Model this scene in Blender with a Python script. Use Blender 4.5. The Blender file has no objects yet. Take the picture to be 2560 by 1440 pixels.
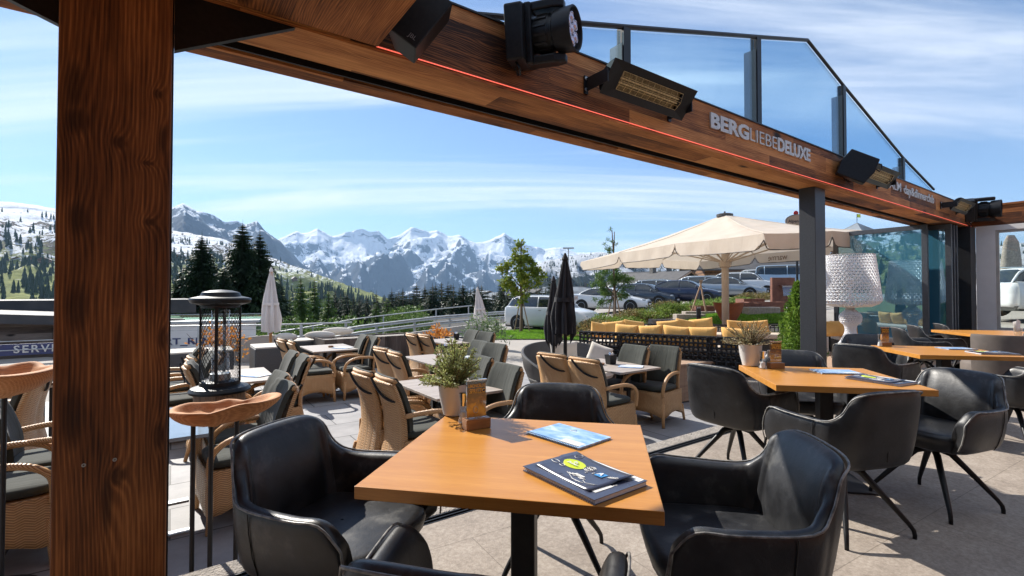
import bpy, bmesh, math, random
from mathutils import Vector, Matrix, noise
R = math.radians
random.seed(7)
HAZE = 6.0e-5
SC = bpy.context.scene
COL = SC.collection
# ---------------------------------------------------------------- camera
FPX, CX, CY, PIT = 1200.0, 1280.0, 712.0, R(1.0)
EYE = Vector((0, 0, 1.75))
cd = bpy.data.cameras.new('camera'); cam = bpy.data.objects.new('camera', cd); COL.objects.link(cam)
cd.sensor_width = 36; cd.lens = 36 * FPX / 2560; cd.shift_y = -(720 - CY) / 2560
cd.clip_start = 0.05; cd.clip_end = 60000
cam.location = EYE; cam.rotation_euler = (R(90) + PIT, 0, 0)
SC.camera = cam
cP, sP = math.cos(PIT), math.sin(PIT)
def ray(u, v):
    a = (u - CX) / FPX; b = (CY - v) / FPX
    return Vector((a, cP - b * sP, sP + b * cP))
def at(u, v, z):                      # point where the sight line meets height z
    r = ray(u, v); return EYE + r * ((z - EYE.z) / r.z)
def atY(u, v, Y):
    r = ray(u, v); return EYE + r * (Y / r.y)
# the building front: s runs along it, d away from the camera
TH = math.atan(1697 / 1200.0)
TV = Vector((math.sin(TH), math.cos(TH), 0)); NV = Vector((-math.cos(TH), math.sin(TH), 0))
FRZ = math.atan2(TV.y, TV.x)
def FP(s, d, z=0): return TV * s + NV * d + Vector((0, 0, z))
def su(u, d):                         # s of the point seen in column u on the plane at distance d
    x = (u - CX) / FPX
    return d * (NV.x - x * NV.y) / (x * TV.y - TV.x)
def zv(u, v, s, d):
    p = FP(s, d); r = ray(u, v); return EYE.z + r.z * p.y / r.y

# ---------------------------------------------------------------- objects
def tag(o, label=None, cat=None, group=None, kind=None):
    if label: o['label'] = label
    if cat: o['category'] = cat
    if group: o['group'] = group
    if kind: o['kind'] = kind
    return o
def empty(name, loc=(0, 0, 0), rz=0, label=None, cat=None, group=None):
    o = bpy.data.objects.new(name, None); COL.objects.link(o)
    o.location = loc; o.rotation_euler = (0, 0, rz); o.empty_display_size = .1
    return tag(o, label, cat, group)
def copy_tree(o, loc=None, rz=None, label=None, parent=None, group=None, scale=None):
    c = o.copy(); COL.objects.link(c); c.parent = parent
    for ch in list(o.children): copy_tree(ch, parent=c)
    if loc is not None: c.location = loc
    if rz is not None: c.rotation_euler = (0, 0, rz)
    if scale is not None: c.scale = (scale,) * 3 if not hasattr(scale, '__len__') else scale
    if label: c['label'] = label
    if group: c['group'] = group
    return c
def cr(pts, n):                       # Catmull-Rom through points (tuples)
    out = []
    P = [pts[0]] + list(pts) + [pts[-1]]
    for i in range(1, len(P) - 2):
        a, b, c, d = P[i-1], P[i], P[i+1], P[i+2]
        for k in range(n):
            t = k / n
            out.append(tuple(.5 * (2*b[j] + (c[j]-a[j])*t + (2*a[j]-5*b[j]+4*c[j]-d[j])*t*t + (3*b[j]-a[j]-3*c[j]+d[j])*t**3) for j in range(len(b))))
    out.append(tuple(pts[-1])); return out
def lerp(a, b, t): return a + (b - a) * t
def interp(tab, x):
    if x <= tab[0][0]: return tab[0][1]
    for (x0, y0), (x1, y1) in zip(tab, tab[1:]):
        if x <= x1: return y0 + (y1 - y0) * (x - x0) / (x1 - x0)
    return tab[-1][1]
def sst(a, b, x):
    t = max(0, min(1, (x - a) / (b - a))); return t * t * (3 - 2 * t)
class MB:
    def __init__(s): s.v = []; s.f = []; s.uv = {}
    def add(s, vs, fs, M=None, uvs=None):
        n = len(s.v)
        s.v += [tuple(M @ Vector(v)) if M is not None else tuple(v) for v in vs]
        for i, f in enumerate(fs):
            if uvs: s.uv[len(s.f)] = [uvs[k] for k in f]
            s.f.append(tuple(n + k for k in f))
        return s
    def box(s, c, d, rz=0, M=None):
        x, y, z = d[0] / 2, d[1] / 2, d[2] / 2
        vs = [(i*x, j*y, k*z) for i in (-1, 1) for j in (-1, 1) for k in (-1, 1)]
        T = Matrix.Translation(c) @ Matrix.Rotation(rz, 4, 'Z')
        if M is not None: T = Matrix.Translation(c) @ M
        return s.add(vs, [(0,1,3,2),(4,6,7,5),(0,4,5,1),(2,3,7,6),(0,2,6,4),(1,5,7,3)], T)
    def bx(s, x0, x1, y0, y1, z0, z1):
        return s.box(((x0+x1)/2, (y0+y1)/2, (z0+z1)/2), (abs(x1-x0), abs(y1-y0), abs(z1-z0)))
    def tube(s, path, r, n=8, cap=True, closed=False):
        path = [Vector(p) for p in path]; m = len(path)
        rs = r if hasattr(r, '__len__') else [r] * m
        vs = []; up = None
        for i, p in enumerate(path):
            if closed: t = path[(i+1) % m] - path[i-1]
            else: t = path[min(i+1, m-1)] - path[max(i-1, 0)]
            t.normalize()
            if up is None: up = Vector((0, 0, 1)) if abs(t.z) < .9 else Vector((1, 0, 0))
            a = t.cross(up)
            if a.length < 1e-4: a = t.cross(Vector((0, 1, .1)))
            a.normalize(); b = a.cross(t).normalized(); up = b
            for k in range(n):
                w = 2 * math.pi * k / n
                vs.append(p + (a * math.cos(w) + b * math.sin(w)) * rs[i])
        fs = []
        for i in range(m if closed else m - 1):
            j = (i + 1) % m
            for k in range(n):
                l = (k + 1) % n; fs.append((i*n+k, j*n+k, j*n+l, i*n+l))
        if cap and not closed:
            fs.append(tuple(range(n))); fs.append(tuple((m-1)*n + k for k in reversed(range(n))))
        return s.add(vs, fs)
    def lathe(s, prof, n=24, c=(0, 0, 0), M=None, wob=None):
        vs = []
        for r, z in prof:
            for k in range(n):
                w = 2 * math.pi * k / n; q = r * (wob(w, z) if wob else 1)
                vs.append((c[0] + q * math.cos(w), c[1] + q * math.sin(w), c[2] + z))
        fs = []
        for i in range(len(prof) - 1):
            for k in range(n):
                l = (k + 1) % n; fs.append((i*n+k, i*n+l, (i+1)*n+l, (i+1)*n+k))
        if prof[0][0] > 0: fs.append(tuple(reversed(range(n))))
        if prof[-1][0] > 0: fs.append(tuple((len(prof)-1)*n + k for k in range(n)))
        return s.add(vs, fs, M)
    def grid(s, rows, closed=False, uvs=None):        # rows: list of equal lists of points
        m, n = len(rows), len(rows[0]); vs = [p for r_ in rows for p in r_]
        fs = [(i*n+k, i*n+(k+1) % n, (i+1)*n+(k+1) % n, (i+1)*n+k) for i in range(m-1) for k in range(n if closed else n-1)]
        return s.add(vs, fs, None, uvs)
    def prism(s, poly, z0, z1, M=None):
        n = len(poly)
        vs = [(x, y, z0) for x, y in poly] + [(x, y, z1) for x, y in poly]
        fs = [tuple(reversed(range(n))), tuple(range(n, 2*n))] + [(k, (k+1) % n, n+(k+1) % n, n+k) for k in range(n)]
        return s.add(vs, fs, M)
    def ball(s, c, r, n=10, sz=(1, 1, 1), M=None):
        prof = [(math.sin(math.pi*i/n), -math.cos(math.pi*i/n)) for i in range(n+1)]
        T = Matrix.Translation(c) @ (M if M is not None else Matrix()) @ Matrix.Diagonal((r*sz[0], r*sz[1], r*sz[2], 1))
        prof[0] = (0.001, -1); prof[-1] = (0.001, 1)
        return s.lathe(prof, 2*n, M=T)
    def mesh(s, name, smooth=False):
        me = bpy.data.meshes.new(name); me.from_pydata(s.v, [], s.f)
        if s.uv:
            ul = me.uv_layers.new(name='UVMap'); i = 0
            for fi, f in enumerate(s.f):
                for k in range(len(f)):
                    ul.data[i].uv = s.uv[fi][k] if fi in s.uv else (0, 0); i += 1
        if smooth: me.shade_smooth()
        return me
    def build(s, name, mt, parent=None, smooth=False, bevel=0, sub=0, fix=False, loc=None, auto=None, seg=2):
        me = s.mesh(name, smooth or auto)
        if fix:
            b = bmesh.new(); b.from_mesh(me); bmesh.ops.recalc_face_normals(b, faces=b.faces); b.to_mesh(me); b.free()
        if mt: me.materials.append(mt)
        if auto:
            me.set_sharp_from_angle(angle=R(auto))
        o = bpy.data.objects.new(name, me); COL.objects.link(o)
        if parent: o.parent = parent
        if loc is not None: o.location = loc
        if bevel:
            m = o.modifiers.new('b', 'BEVEL'); m.width = bevel; m.segments = seg; m.limit_method = 'ANGLE'; m.angle_limit = R(40)
        if sub:
            m = o.modifiers.new('s', 'SUBSURF'); m.levels = m.render_levels = sub
        return o
def text_mesh(name, body, size, mt, parent, M, ext=.004, off=0.0, xs=1.0, sp=1.0, mirror=False, width=None):
    c = bpy.data.curves.new(name, 'FONT'); c.body = body; c.size = size; c.extrude = ext; c.offset = off
    c.align_x = 'CENTER'; c.align_y = 'CENTER'; c.space_character = sp; c.resolution_u = 3
    o = bpy.data.objects.new(name, c); COL.objects.link(o)
    dg = bpy.context.evaluated_depsgraph_get(); me = bpy.data.meshes.new_from_object(o.evaluated_get(dg))
    bpy.data.objects.remove(o); me.name = name
    if width:
        w = max(v.co.x for v in me.vertices) - min(v.co.x for v in me.vertices); xs = width / w
    S = Matrix.Diagonal((-xs if mirror else xs, 1, 1, 1)); me.transform(M @ S)
    if mirror: me.flip_normals()
    me.materials.clear(); me.materials.append(mt)
    o = bpy.data.objects.new(name, me); COL.objects.link(o)
    if parent: o.parent = parent
    return o
# ---------------------------------------------------------------- materials
class NT:
    def __init__(s, name):
        s.m = bpy.data.materials.new(name); s.m.use_nodes = True; s.t = s.m.node_tree; s.n = s.t.nodes
        s.b = s.n['Principled BSDF']; s.out = s.n['Material Output']
    def new(s, ty, **kw):
        x = s.n.new(ty)
        for k, v in kw.items():
            if k.startswith('i_'):
                x.inputs[k[2:].replace('_', ' ')].default_value = v
            else: setattr(x, k, v)
        return x
    def link(s, a, b): s.t.links.new(a, b)
    def coord(s, kind='Object', scale=(1, 1, 1), rot=(0, 0, 0), loc=(0, 0, 0)):
        tc = s.new('ShaderNodeTexCoord'); mp = s.new('ShaderNodeMapping')
        mp.inputs['Scale'].default_value = scale; mp.inputs['Rotation'].default_value = rot; mp.inputs['Location'].default_value = loc
        s.link(tc.outputs[kind], mp.inputs[0]); return mp.outputs[0]
    def noise(s, vec, scale, detail=4, rough=.55, dist=0):
        x = s.new('ShaderNodeTexNoise'); x.inputs['Scale'].default_value = scale; x.inputs['Detail'].default_value = detail
        x.inputs['Roughness'].default_value = rough; x.inputs['Distortion'].default_value = dist
        s.link(vec, x.inputs['Vector']); return x.outputs[0]
    def math(s, op, a, b=0.0, c=0.0, clamp=False):
        x = s.new('ShaderNodeMath', operation=op, use_clamp=clamp)
        for i, q in enumerate((a, b, c)):
            if hasattr(q, 'default_value') or hasattr(q, 'is_linked'): s.link(q, x.inputs[i])
            else: x.inputs[i].default_value = q
        return x.outputs[0]
    def ramp(s, fac, stops, mode='LINEAR'):
        x = s.new('ShaderNodeValToRGB'); x.color_ramp.interpolation = mode; e = x.color_ramp.elements
        while len(e) < len(stops): e.new(.5)
        for q, (p, c) in zip(e, stops): q.position = p; q.color = (*c, 1) if len(c) == 3 else c
        s.link(fac, x.inputs[0]); return x.outputs[0]
    def mix(s, fac, a, b, mode='MIX'):
        x = s.new('ShaderNodeMix', data_type='RGBA', blend_type=mode)
        for i, q in ((0, fac), (6, a), (7, b)):
            if hasattr(q, 'is_linked'): s.link(q, x.inputs[i])
            elif i == 0: x.inputs[0].default_value = q
            else: x.inputs[i].default_value = (*q, 1)
        return x.outputs[2]
    def bump(s, h, st=.3, dist=.01):
        x = s.new('ShaderNodeBump'); x.inputs['Strength'].default_value = st; x.inputs['Distance'].default_value = dist
        s.link(h, x.inputs['Height']); s.link(x.outputs[0], s.b.inputs['Normal']); return x
    def col(s, c): (s.link(c, s.b.inputs['Base Color']) if hasattr(c, 'is_linked') else setattr(s.b.inputs['Base Color'], 'default_value', (*c, 1))); return s
    def set(s, **kw):
        for k, v in kw.items():
            i = s.b.inputs[k.replace('_', ' ')]
            if hasattr(v, 'is_linked'): s.link(v, i)
            else: i.default_value = v
        return s
def plain(name, c1, c2=None, scale=8, rough=.6, metal=0, bump=0, bd=.003, st=(1, 1, 1), spec=.5, detail=4, kind='Object', lo=.35, hi=.65, rvar=.0):
    t = NT(name); v = t.coord(kind, st); n = t.noise(v, scale, detail)
    if c2 is None: c2 = tuple(x * .8 for x in c1)
    t.col(t.ramp(n, [(lo, c1), (hi, c2)]))
    t.set(Roughness=rough, Metallic=metal, Specular_IOR_Level=spec)
    if rvar: t.set(Roughness=t.math('MULTIPLY_ADD', n, rvar, rough - rvar * .5))
    if bump:
        n2 = t.noise(v, scale * 5, 3); t.bump(n2, bump, bd)
    return t.m
def oldwood(name, axis, dark, mid, light, sc=1.0, plank=None, knots=True, rough=.7, rings=34, klist=None):
    t = NT(name); st = [8.0 * sc] * 3; st[axis] = 1.3 * sc
    tc = t.new('ShaderNodeTexCoord'); src = tc.outputs['Object']
    var = None
    if plank:                          # (axis across, board width, board length)
        ax, wd, ln = plank
        sep = t.new('ShaderNodeSeparateXYZ'); t.link(src, sep.inputs[0])
        row = t.math('FLOOR', t.math('DIVIDE', sep.outputs[ax], wd))
        sh = t.math('MULTIPLY', row, .377 * ln)
        cl = t.math('FLOOR', t.math('DIVIDE', t.math('ADD', sep.outputs[axis], sh), ln))
        idn = t.math('ADD', t.math('MULTIPLY', row, 7.13), t.math('MULTIPLY', cl, 3.71))
        wn = t.new('ShaderNodeTexWhiteNoise', noise_dimensions='1D'); t.link(idn, wn.inputs['W']); var = wn.outputs['Value']
        va = t.new('ShaderNodeVectorMath', operation='ADD'); t.link(src, va.inputs[0])
        vs = t.new('ShaderNodeVectorMath', operation='SCALE'); t.link(wn.outputs['Color'], vs.inputs[0]); vs.inputs['Scale'].default_value = 9
        t.link(vs.outputs[0], va.inputs[1]); src = va.outputs[0]
    mp = t.new('ShaderNodeMapping'); mp.inputs['Scale'].default_value = st; t.link(src, mp.inputs[0]); v = mp.outputs[0]
    n = t.noise(v, .42, 3, .5, .35)
    sx_ = t.new('ShaderNodeSeparateXYZ'); t.link(src, sx_.inputs[0]); oth = [i_ for i_ in range(3) if i_ != axis]
    acr = t.math('ADD', sx_.outputs[oth[0]], t.math('MULTIPLY', sx_.outputs[oth[1]], .83))
    ks = [2.6] * 3; ks[axis] = 1.3
    mk = t.new('ShaderNodeMapping'); mk.inputs['Scale'].default_value = ks; t.link(src, mk.inputs[0])
    vo = t.new('ShaderNodeTexVoronoi'); vo.inputs['Scale'].default_value = 1.0; t.link(mk.outputs[0], vo.inputs['Vector'])
    wrap = t.math('POWER', t.math('SUBTRACT', 1.0, t.math('MULTIPLY', vo.outputs['Distance'], 1.6), clamp=True), 2.5)
    ring = t.math('SINE', t.math('ADD', t.math('ADD', t.math('MULTIPLY', acr, 470.0 * sc), t.math('MULTIPLY', n, rings * 3)), t.math('MULTIPLY', wrap, 34.0 if knots else 0.0)))
    ring0 = ring
    kk = None
    if klist:                          # big knots and resin flames of this one post: (x, z, half width, half height)
        ph = None
        for kx, kz, rx, rz in klist:
            dx = t.math('DIVIDE', t.math('SUBTRACT', sx_.outputs[0], kx), rx); dz = t.math('DIVIDE', t.math('SUBTRACT', sx_.outputs[2], kz), rz)
            d2 = t.math('ADD', t.math('MULTIPLY', dx, dx), t.math('MULTIPLY', dz, dz))
            d2 = t.math('ADD', d2, t.math('MULTIPLY_ADD', n, 1.4, -.7))
            core = t.math('SUBTRACT', 1.25, d2, clamp=True); w_ = t.math('DIVIDE', 1.0, t.math('ADD', 1.0, t.math('MULTIPLY', t.math('ABSOLUTE', d2), .45)))
            kk = core if kk is None else t.math('MAXIMUM', kk, core); ph = w_ if ph is None else t.math('ADD', ph, w_)
        ring = t.math('SINE', t.math('ADD', t.math('ADD', t.math('MULTIPLY', acr, 430.0 * sc), t.math('MULTIPLY', n, rings * 3)), t.math('MULTIPLY', ph, 13.0)))
    ring = t.math('POWER', t.math('MULTIPLY_ADD', ring, .5, .5), 1.6)
    fs = [170.0] * 3; fs[axis] = 3.0
    mp2 = t.new('ShaderNodeMapping'); mp2.inputs['Scale'].default_value = fs; t.link(src, mp2.inputs[0])
    fib = t.noise(mp2.outputs[0], 1.0, 4, .6)
    mp3 = t.new('ShaderNodeMapping'); s3 = [3.0] * 3; s3[axis] = .8; mp3.inputs['Scale'].default_value = s3; t.link(src, mp3.inputs[0])
    big = t.noise(mp3.outputs[0], 1.3, 5, .6)
    val = t.math('ADD', t.math('MULTIPLY_ADD', ring, .09, -.03), t.math('ADD', t.math('MULTIPLY', fib, .45), t.math('MULTIPLY', big, .6)))
    if var: val = t.math('ADD', val, t.math('MULTIPLY_ADD', var, .24, -.12))
    c = t.ramp(val, [(.36, dark), (.54, mid), (.72, light)])
    if kk is not None: c = t.mix(t.math('MULTIPLY', kk, .62), c, tuple(x * .5 for x in dark))
    if knots and not klist:
        k = t.math('MULTIPLY', t.math('SUBTRACT', 1.0, t.math('MULTIPLY', vo.outputs['Distance'], 6.5), clamp=True), 1.6, clamp=True)
        c = t.mix(k, c, tuple(x * .35 for x in dark))
    t.col(c); t.set(Roughness=rough, Specular_IOR_Level=.35); t.bump(val, .45, .004)
    return t.m
DK, MD, LT = (.028, .009, .0035), (.16, .048, .012), (.36, .13, .036)
M = {}
KL = []
for u_, v_, ru, rv in ((292, 356, 15, 17), (178, 215, 20, 60), (185, 300, 24, 35), (192, 545, 22, 42), (192, 768, 24, 62), (372, 555, 15, 11), (300, 880, 10, 90), (185, 1045, 24, 75), (408, 845, 11, 30), (300, 1190, 17, 22), (275, 1255, 12, 70), (400, 1090, 12, 34), (402, 350, 9, 40), (388, 235, 10, 13), (365, 408, 13, 7)):
    s_ = su(u_, 2.65); KL.append((s_, zv(u_, v_, s_, 2.65), ru * 1.75 / 1000, rv * 1.8 / 1000))
M['post_wood'] = oldwood('old_post_wood', 2, (.026, .008, .003), (.20, .068, .019), (.48, .19, .058), sc=.9, rings=17, klist=KL)
M['beam_wood'] = oldwood('beam_board_wood', 0, DK, (.30, .105, .029), (.60, .26, .082), sc=1.2, plank=(2, .205, 2.3))
M['soffit_wood'] = oldwood('lit_soffit_board_wood', 0, (.09, .03, .01), (.43, .165, .048), (.72, .34, .12), sc=1.2, plank=(1, .2, 2.6))  # lighter than the fascia: light on the underside is put into the colour
M['ceil_wood'] = oldwood('lit_ceiling_board_wood', 1, (.08, .026, .008), (.36, .13, .036), (.64, .28, .095), sc=1.2, plank=(0, .24, 3.1))  # ceiling boards too carry the bounced light in their colour
M['cross_wood'] = oldwood('cross_beam_wood', 1, DK, (.2, .062, .016), (.42, .16, .045), sc=1.2, plank=(2, .2, 2.0))
M['steel'] = plain('dark_painted_steel', (.045, .047, .052), (.06, .062, .068), 60, .45, .2, .15, .0006)
M['blacksteel'] = plain('black_steel', (.011, .011, .013), (.016, .016, .018), 30, .42, .3)
M['black'] = plain('black_plastic', (.006, .006, .007), (.011, .011, .012), 40, .42, 0, .2, .0008, spec=.3)
M['chrome'] = plain('polished_chrome', (.75, .75, .76), (.65, .65, .66), 10, .12, 1.0)
M['alu'] = plain('brushed_metal', (.42, .43, .44), (.34, .35, .36), 20, .35, .9)
M['galv'] = plain('galvanised_steel', (.42, .44, .46), (.32, .34, .36), 6, .5, .6)
def glass(name, tint=(.93, .97, .96), refl=.12, rcol=(1, 1, 1), rough=.0, fres=True):
    t = NT(name); t.n.remove(t.b)
    tr = t.new('ShaderNodeBsdfTransparent'); tr.inputs[0].default_value = (*tint, 1)
    gl = t.new('ShaderNodeBsdfGlossy'); gl.inputs['Roughness'].default_value = rough; gl.inputs['Color'].default_value = (*rcol, 1)
    mx = t.new('ShaderNodeMixShader')
    if fres:
        lw = t.new('ShaderNodeLayerWeight'); lw.inputs[0].default_value = .5
        t.link(t.math('ADD', t.math('MULTIPLY', t.math('POWER', lw.outputs['Facing'], 4.0), .6), refl * .5, clamp=True), mx.inputs[0])
    else: mx.inputs[0].default_value = refl
    t.link(tr.outputs[0], mx.inputs[1]); t.link(gl.outputs[0], mx.inputs[2]); t.link(mx.outputs[0], t.out.inputs[0])
    return t.m
M['glass'] = glass('clear_glass')
M['railglass'] = glass('bluish_rail_glass', (.74, .86, .93), .16, (.85, .93, 1))
def doorglass():  # teal diffuse painted in for part of the blue sky reflection
    t = NT('sky_painted_door_glass'); t.n.remove(t.b); d = t.new('ShaderNodeBsdfDiffuse'); d.inputs[0].default_value = (.07, .24, .34, 1); g = t.new('ShaderNodeBsdfGlossy'); g.inputs['Roughness'].default_value = .012; g.inputs['Color'].default_value = (.60, .86, 1, 1)
    mx = t.new('ShaderNodeMixShader'); mx.inputs[0].default_value = .44; t.link(d.outputs[0], mx.inputs[1]); t.link(g.outputs[0], mx.inputs[2]); t.link(mx.outputs[0], t.out.inputs[0]); return t.m
M['doorglass'] = doorglass()
M['glassware'] = glass('drinking_glass', (.95, .96, .96), .16)
M['fringe'] = M['glass']
def leather():
    t = NT('worn_black_leather'); v = t.coord('Object')
    n = t.noise(v, 7, 6, .62); n2 = t.noise(v, 260, 3, .6); n3 = t.noise(v, 2.2, 3)
    s = t.math('ADD', t.math('MULTIPLY', n, .6), t.math('MULTIPLY', n3, .5))
    t.col(t.ramp(s, [(.42, (.006, .0065, .008)), (.58, (.022, .023, .026)), (.70, (.11, .11, .106))]))
    t.set(Roughness=t.math('MULTIPLY_ADD', n, .3, .27), Specular_IOR_Level=.5); n4 = t.noise(v, 19, 4, .6, 1.6); t.bump(t.math('ADD', t.math('MULTIPLY', n2, .35), t.math('ADD', n, t.math('MULTIPLY', n4, .8))), .38, .003)
    return t.m
M['leather'] = leather()
M['taupe'] = plain('taupe_suede_leather', (.13, .105, .09), (.09, .074, .064), 5, .75, 0, .2, .001)
M['piping'] = plain('leather_piping', (.30, .29, .27), (.09, .09, .088), 30, .4)
def tabletop(name, c1, c2, c3, axis=0, rough=.33, spec=.5, bands=True):
    t = NT(name); st = [26.0] * 3; st[axis] = 1.1; st2 = [260.0] * 3; st2[axis] = 16
    a = t.noise(t.coord('Object', st), 1, 5, .6); b = t.noise(t.coord('Object', st2), 1, 2)
    t.col(t.ramp(t.math('ADD', t.math('MULTIPLY', a, .6), t.math('MULTIPLY', b, .4)), [(.30, c1), (.5, c2), (.70, c3)]))
    t.set(Roughness=rough, Specular_IOR_Level=spec); t.bump(b, .1, .0006); return t.m
M['beech'] = tabletop('oiled_beech', (.41, .165, .028), (.49, .215, .042), (.57, .27, .06))
M['greytop'] = tabletop('weathered_grey_board', (.23, .19, .165), (.34, .29, .25), (.45, .39, .34), 0, .5)
M['deckwood'] = tabletop('weathered_deck_wood', (.25, .16, .11), (.36, .24, .165), (.44, .31, .22), 0, .7)
def wicker():
    t = NT('tan_wicker'); tc = t.new('ShaderNodeTexCoord'); sp = t.new('ShaderNodeSeparateXYZ'); t.link(tc.outputs['UV'], sp.inputs[0])
    u, v = sp.outputs[0], sp.outputs[1]
    tri = t.math('PINGPONG', t.math('MULTIPLY', u, 22.0), 1.0)       # chevron columns, u in metres
    w = t.math('ADD', t.math('MULTIPLY', v, 62.0), t.math('MULTIPLY', tri, 1.15))
    fr = t.math('PINGPONG', w, .5); fr2 = t.math('MULTIPLY', fr, 2.0)
    edge = t.math('PINGPONG', t.math('MULTIPLY', u, 22.0), .5)
    h = t.math('MULTIPLY', t.math('POWER', fr2, .55), t.math('MULTIPLY_ADD', edge, .8, .6))
    n = t.noise(t.coord('Object'), 9, 4)
    c = t.mix(t.math('SUBTRACT', 1.0, fr2, clamp=True), t.ramp(n, [(.3, (.62, .37, .17)), (.7, (.74, .47, .235))]), (.28, .135, .045))
    t.col(c); t.set(Roughness=.5); t.bump(h, .9, .006); return t.m
M['wicker'] = wicker()
def rattan():
    t = NT('woven_rattan_arm'); tc = t.coord('Object'); wv = t.new('ShaderNodeTexWave', bands_direction='DIAGONAL')
    wv.inputs['Scale'].default_value = 42; wv.inputs['Distortion'].default_value = 1.0; t.link(tc, wv.inputs['Vector'])
    t.col(t.ramp(wv.outputs['Fac'], [(.1, (.34, .16, .06)), (.6, (.68, .41, .19))])); t.set(Roughness=.45); t.bump(wv.outputs['Fac'], .7, .004); return t.m
M['rattan'] = rattan()
def fabric(name, c1, c2, wr=.5, rough=.9, s=3):
    t = NT(name); v = t.coord('Object'); n = t.noise(v, s, 4); f = t.noise(v, 420, 2); w = t.noise(t.coord('Object', (14, 3, 2)), 1.2, 3, .5, .8)
    t.col(t.ramp(t.math('ADD', t.math('MULTIPLY', n, .7), t.math('MULTIPLY', f, .3)), [(.4, c1), (.6, c2)])); t.set(Roughness=rough, Specular_IOR_Level=.2, Sheen_Weight=.15)
    t.bump(t.math('ADD', w, t.math('MULTIPLY', f, .06)), wr, .012); return t.m
M['cushion'] = fabric('dark_olive_cushion', (.040, .044, .038), (.060, .064, .054))
M['strap'] = fabric('black_strap', (.012, .012, .013), (.02, .02, .02), .1)
M['cream'] = fabric('cream_cushion', (.55, .50, .43), (.64, .59, .52), .3)
M['yellow'] = fabric('mustard_pillow', (.66, .36, .10), (.76, .45, .15), .5)
M['canopy'] = fabric('cream_canopy', (.47, .40, .325), (.53, .46, .38), .35, .85, 2)
M['whitecloth'] = fabric('white_parasol_cloth', (.66, .61, .58), (.74, .69, .66), .35)
M['blackcloth'] = fabric('black_parasol_cloth', (.013, .013, .016), (.026, .025, .029), .5, .7)
M['greywicker'] = plain('grey_woven_plastic', (.085, .082, .082), (.055, .053, .054), 90, .6, 0, .6, .004)
M['blackwicker'] = plain('black_woven_rope', (.012, .012, .013), (.03, .03, .032), 40, .45, 0, .4, .003)
M['white'] = plain('white_paint', (.74, .72, .70), (.68, .66, .64), 3, .6)
M['whiteplast'] = plain('white_lamp_plastic', (.90, .90, .91), (.86, .87, .89), 4, .3)
M['ceramic'] = plain('white_ceramic', (.72, .68, .63), (.68, .64, .60), 6, .28)
M['corten'] = plain('rusty_corten_steel', (.20, .085, .055), (.13, .052, .036), 5, .8, 0, .4, .004)
M['rust'] = plain('rust_orange_clay', (.30, .085, .025), (.20, .055, .02), 4, .65, 0, .3, .003)
M['stone'] = plain('rough_grey_stone', (.36, .32, .28), (.24, .215, .19), 14, .9, 0, 1, .02)
M['darkstone'] = plain('dark_stone', (.12, .115, .11), (.20, .19, .18), 9, .85, 0, .8, .015)
M['paper'] = plain('paper', (.62, .66, .72), (.56, .60, .66), 5, .45)
def floor_int():
    t = NT('sand_stone_floor'); v = t.coord('Object'); n = t.noise(v, 46, 8, .72); n2 = t.noise(v, 4, 4); n3 = t.noise(v, 240, 3, .7)
    br = t.new('ShaderNodeTexBrick'); br.offset = .5; br.inputs['Scale'].default_value = 1; br.inputs['Brick Width'].default_value = 1.2; br.inputs['Row Height'].default_value = .6
    br.inputs['Mortar Size'].default_value = .0028; br.inputs['Mortar Smooth'].default_value = .2; br.inputs['Color1'].default_value = (1, 1, 1, 1); br.inputs['Color2'].default_value = (.93, .93, .93, 1); br.inputs['Mortar'].default_value = (.62, .6, .58, 1)
    t.link(t.coord('Object', rot=(0, 0, R(4))), br.inputs['Vector'])
    s = t.math('ADD', t.math('MULTIPLY', n, .55), t.math('ADD', t.math('MULTIPLY', n2, .25), t.math('MULTIPLY', n3, .2)))
    c = t.ramp(s, [(.36, (.18, .145, .116)), (.5, (.30, .25, .205)), (.64, (.43, .37, .31))])
    t.col(t.mix(1.0, c, br.outputs['Color'], 'MULTIPLY')); t.set(Roughness=.72); t.bump(t.math('ADD', n, n3), .55, .006); return t.m
M['floor'] = floor_int()
def tiles():
    t = NT('grey_stone_pavers'); v = t.coord('Object'); n = t.noise(v, 3, 6, .65); n3 = t.noise(v, 160, 4, .7)
    br = t.new('ShaderNodeTexBrick'); br.offset = .5; br.inputs['Scale'].default_value = 1; br.inputs['Brick Width'].default_value = .9; br.inputs['Row Height'].default_value = .6
    br.inputs['Mortar Size'].default_value = .007; br.inputs['Mortar Smooth'].default_value = .1; br.inputs['Color1'].default_value = (1, 1, 1, 1); br.inputs['Color2'].default_value = (.82, .82, .84, 1); br.inputs['Mortar'].default_value = (.22, .22, .22, 1)
    t.link(t.coord('Object'), br.inputs['Vector'])
    c = t.ramp(t.math('ADD', t.math('MULTIPLY', n, .6), t.math('MULTIPLY', n3, .4)), [(.35, (.21, .21, .215)), (.65, (.345, .34, .345))])
    t.col(t.mix(1.0, c, br.outputs['Color'], 'MULTIPLY')); t.set(Roughness=.66)
    t.bump(t.math('ADD', t.math('MULTIPLY', n3, .25), t.math('MULTIPLY', br.outputs['Fac'], -1)), .5, .004); return t.m
M['tiles'] = tiles()
def cloth(name, c1, c2, tr=.3, wr=.35):
    m = fabric(name, c1, c2, wr, .85, 2); nt = m.node_tree; b_ = nt.nodes['Principled BSDF']; tl = nt.nodes.new('ShaderNodeBsdfTranslucent'); tl.inputs[0].default_value = (*[c * 1.1 for c in c2], 1)
    mx = nt.nodes.new('ShaderNodeMixShader'); mx.inputs[0].default_value = tr; nt.links.new(b_.outputs[0], mx.inputs[1]); nt.links.new(tl.outputs[0], mx.inputs[2]); nt.links.new(mx.outputs[0], nt.nodes['Material Output'].inputs[0]); return m
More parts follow.
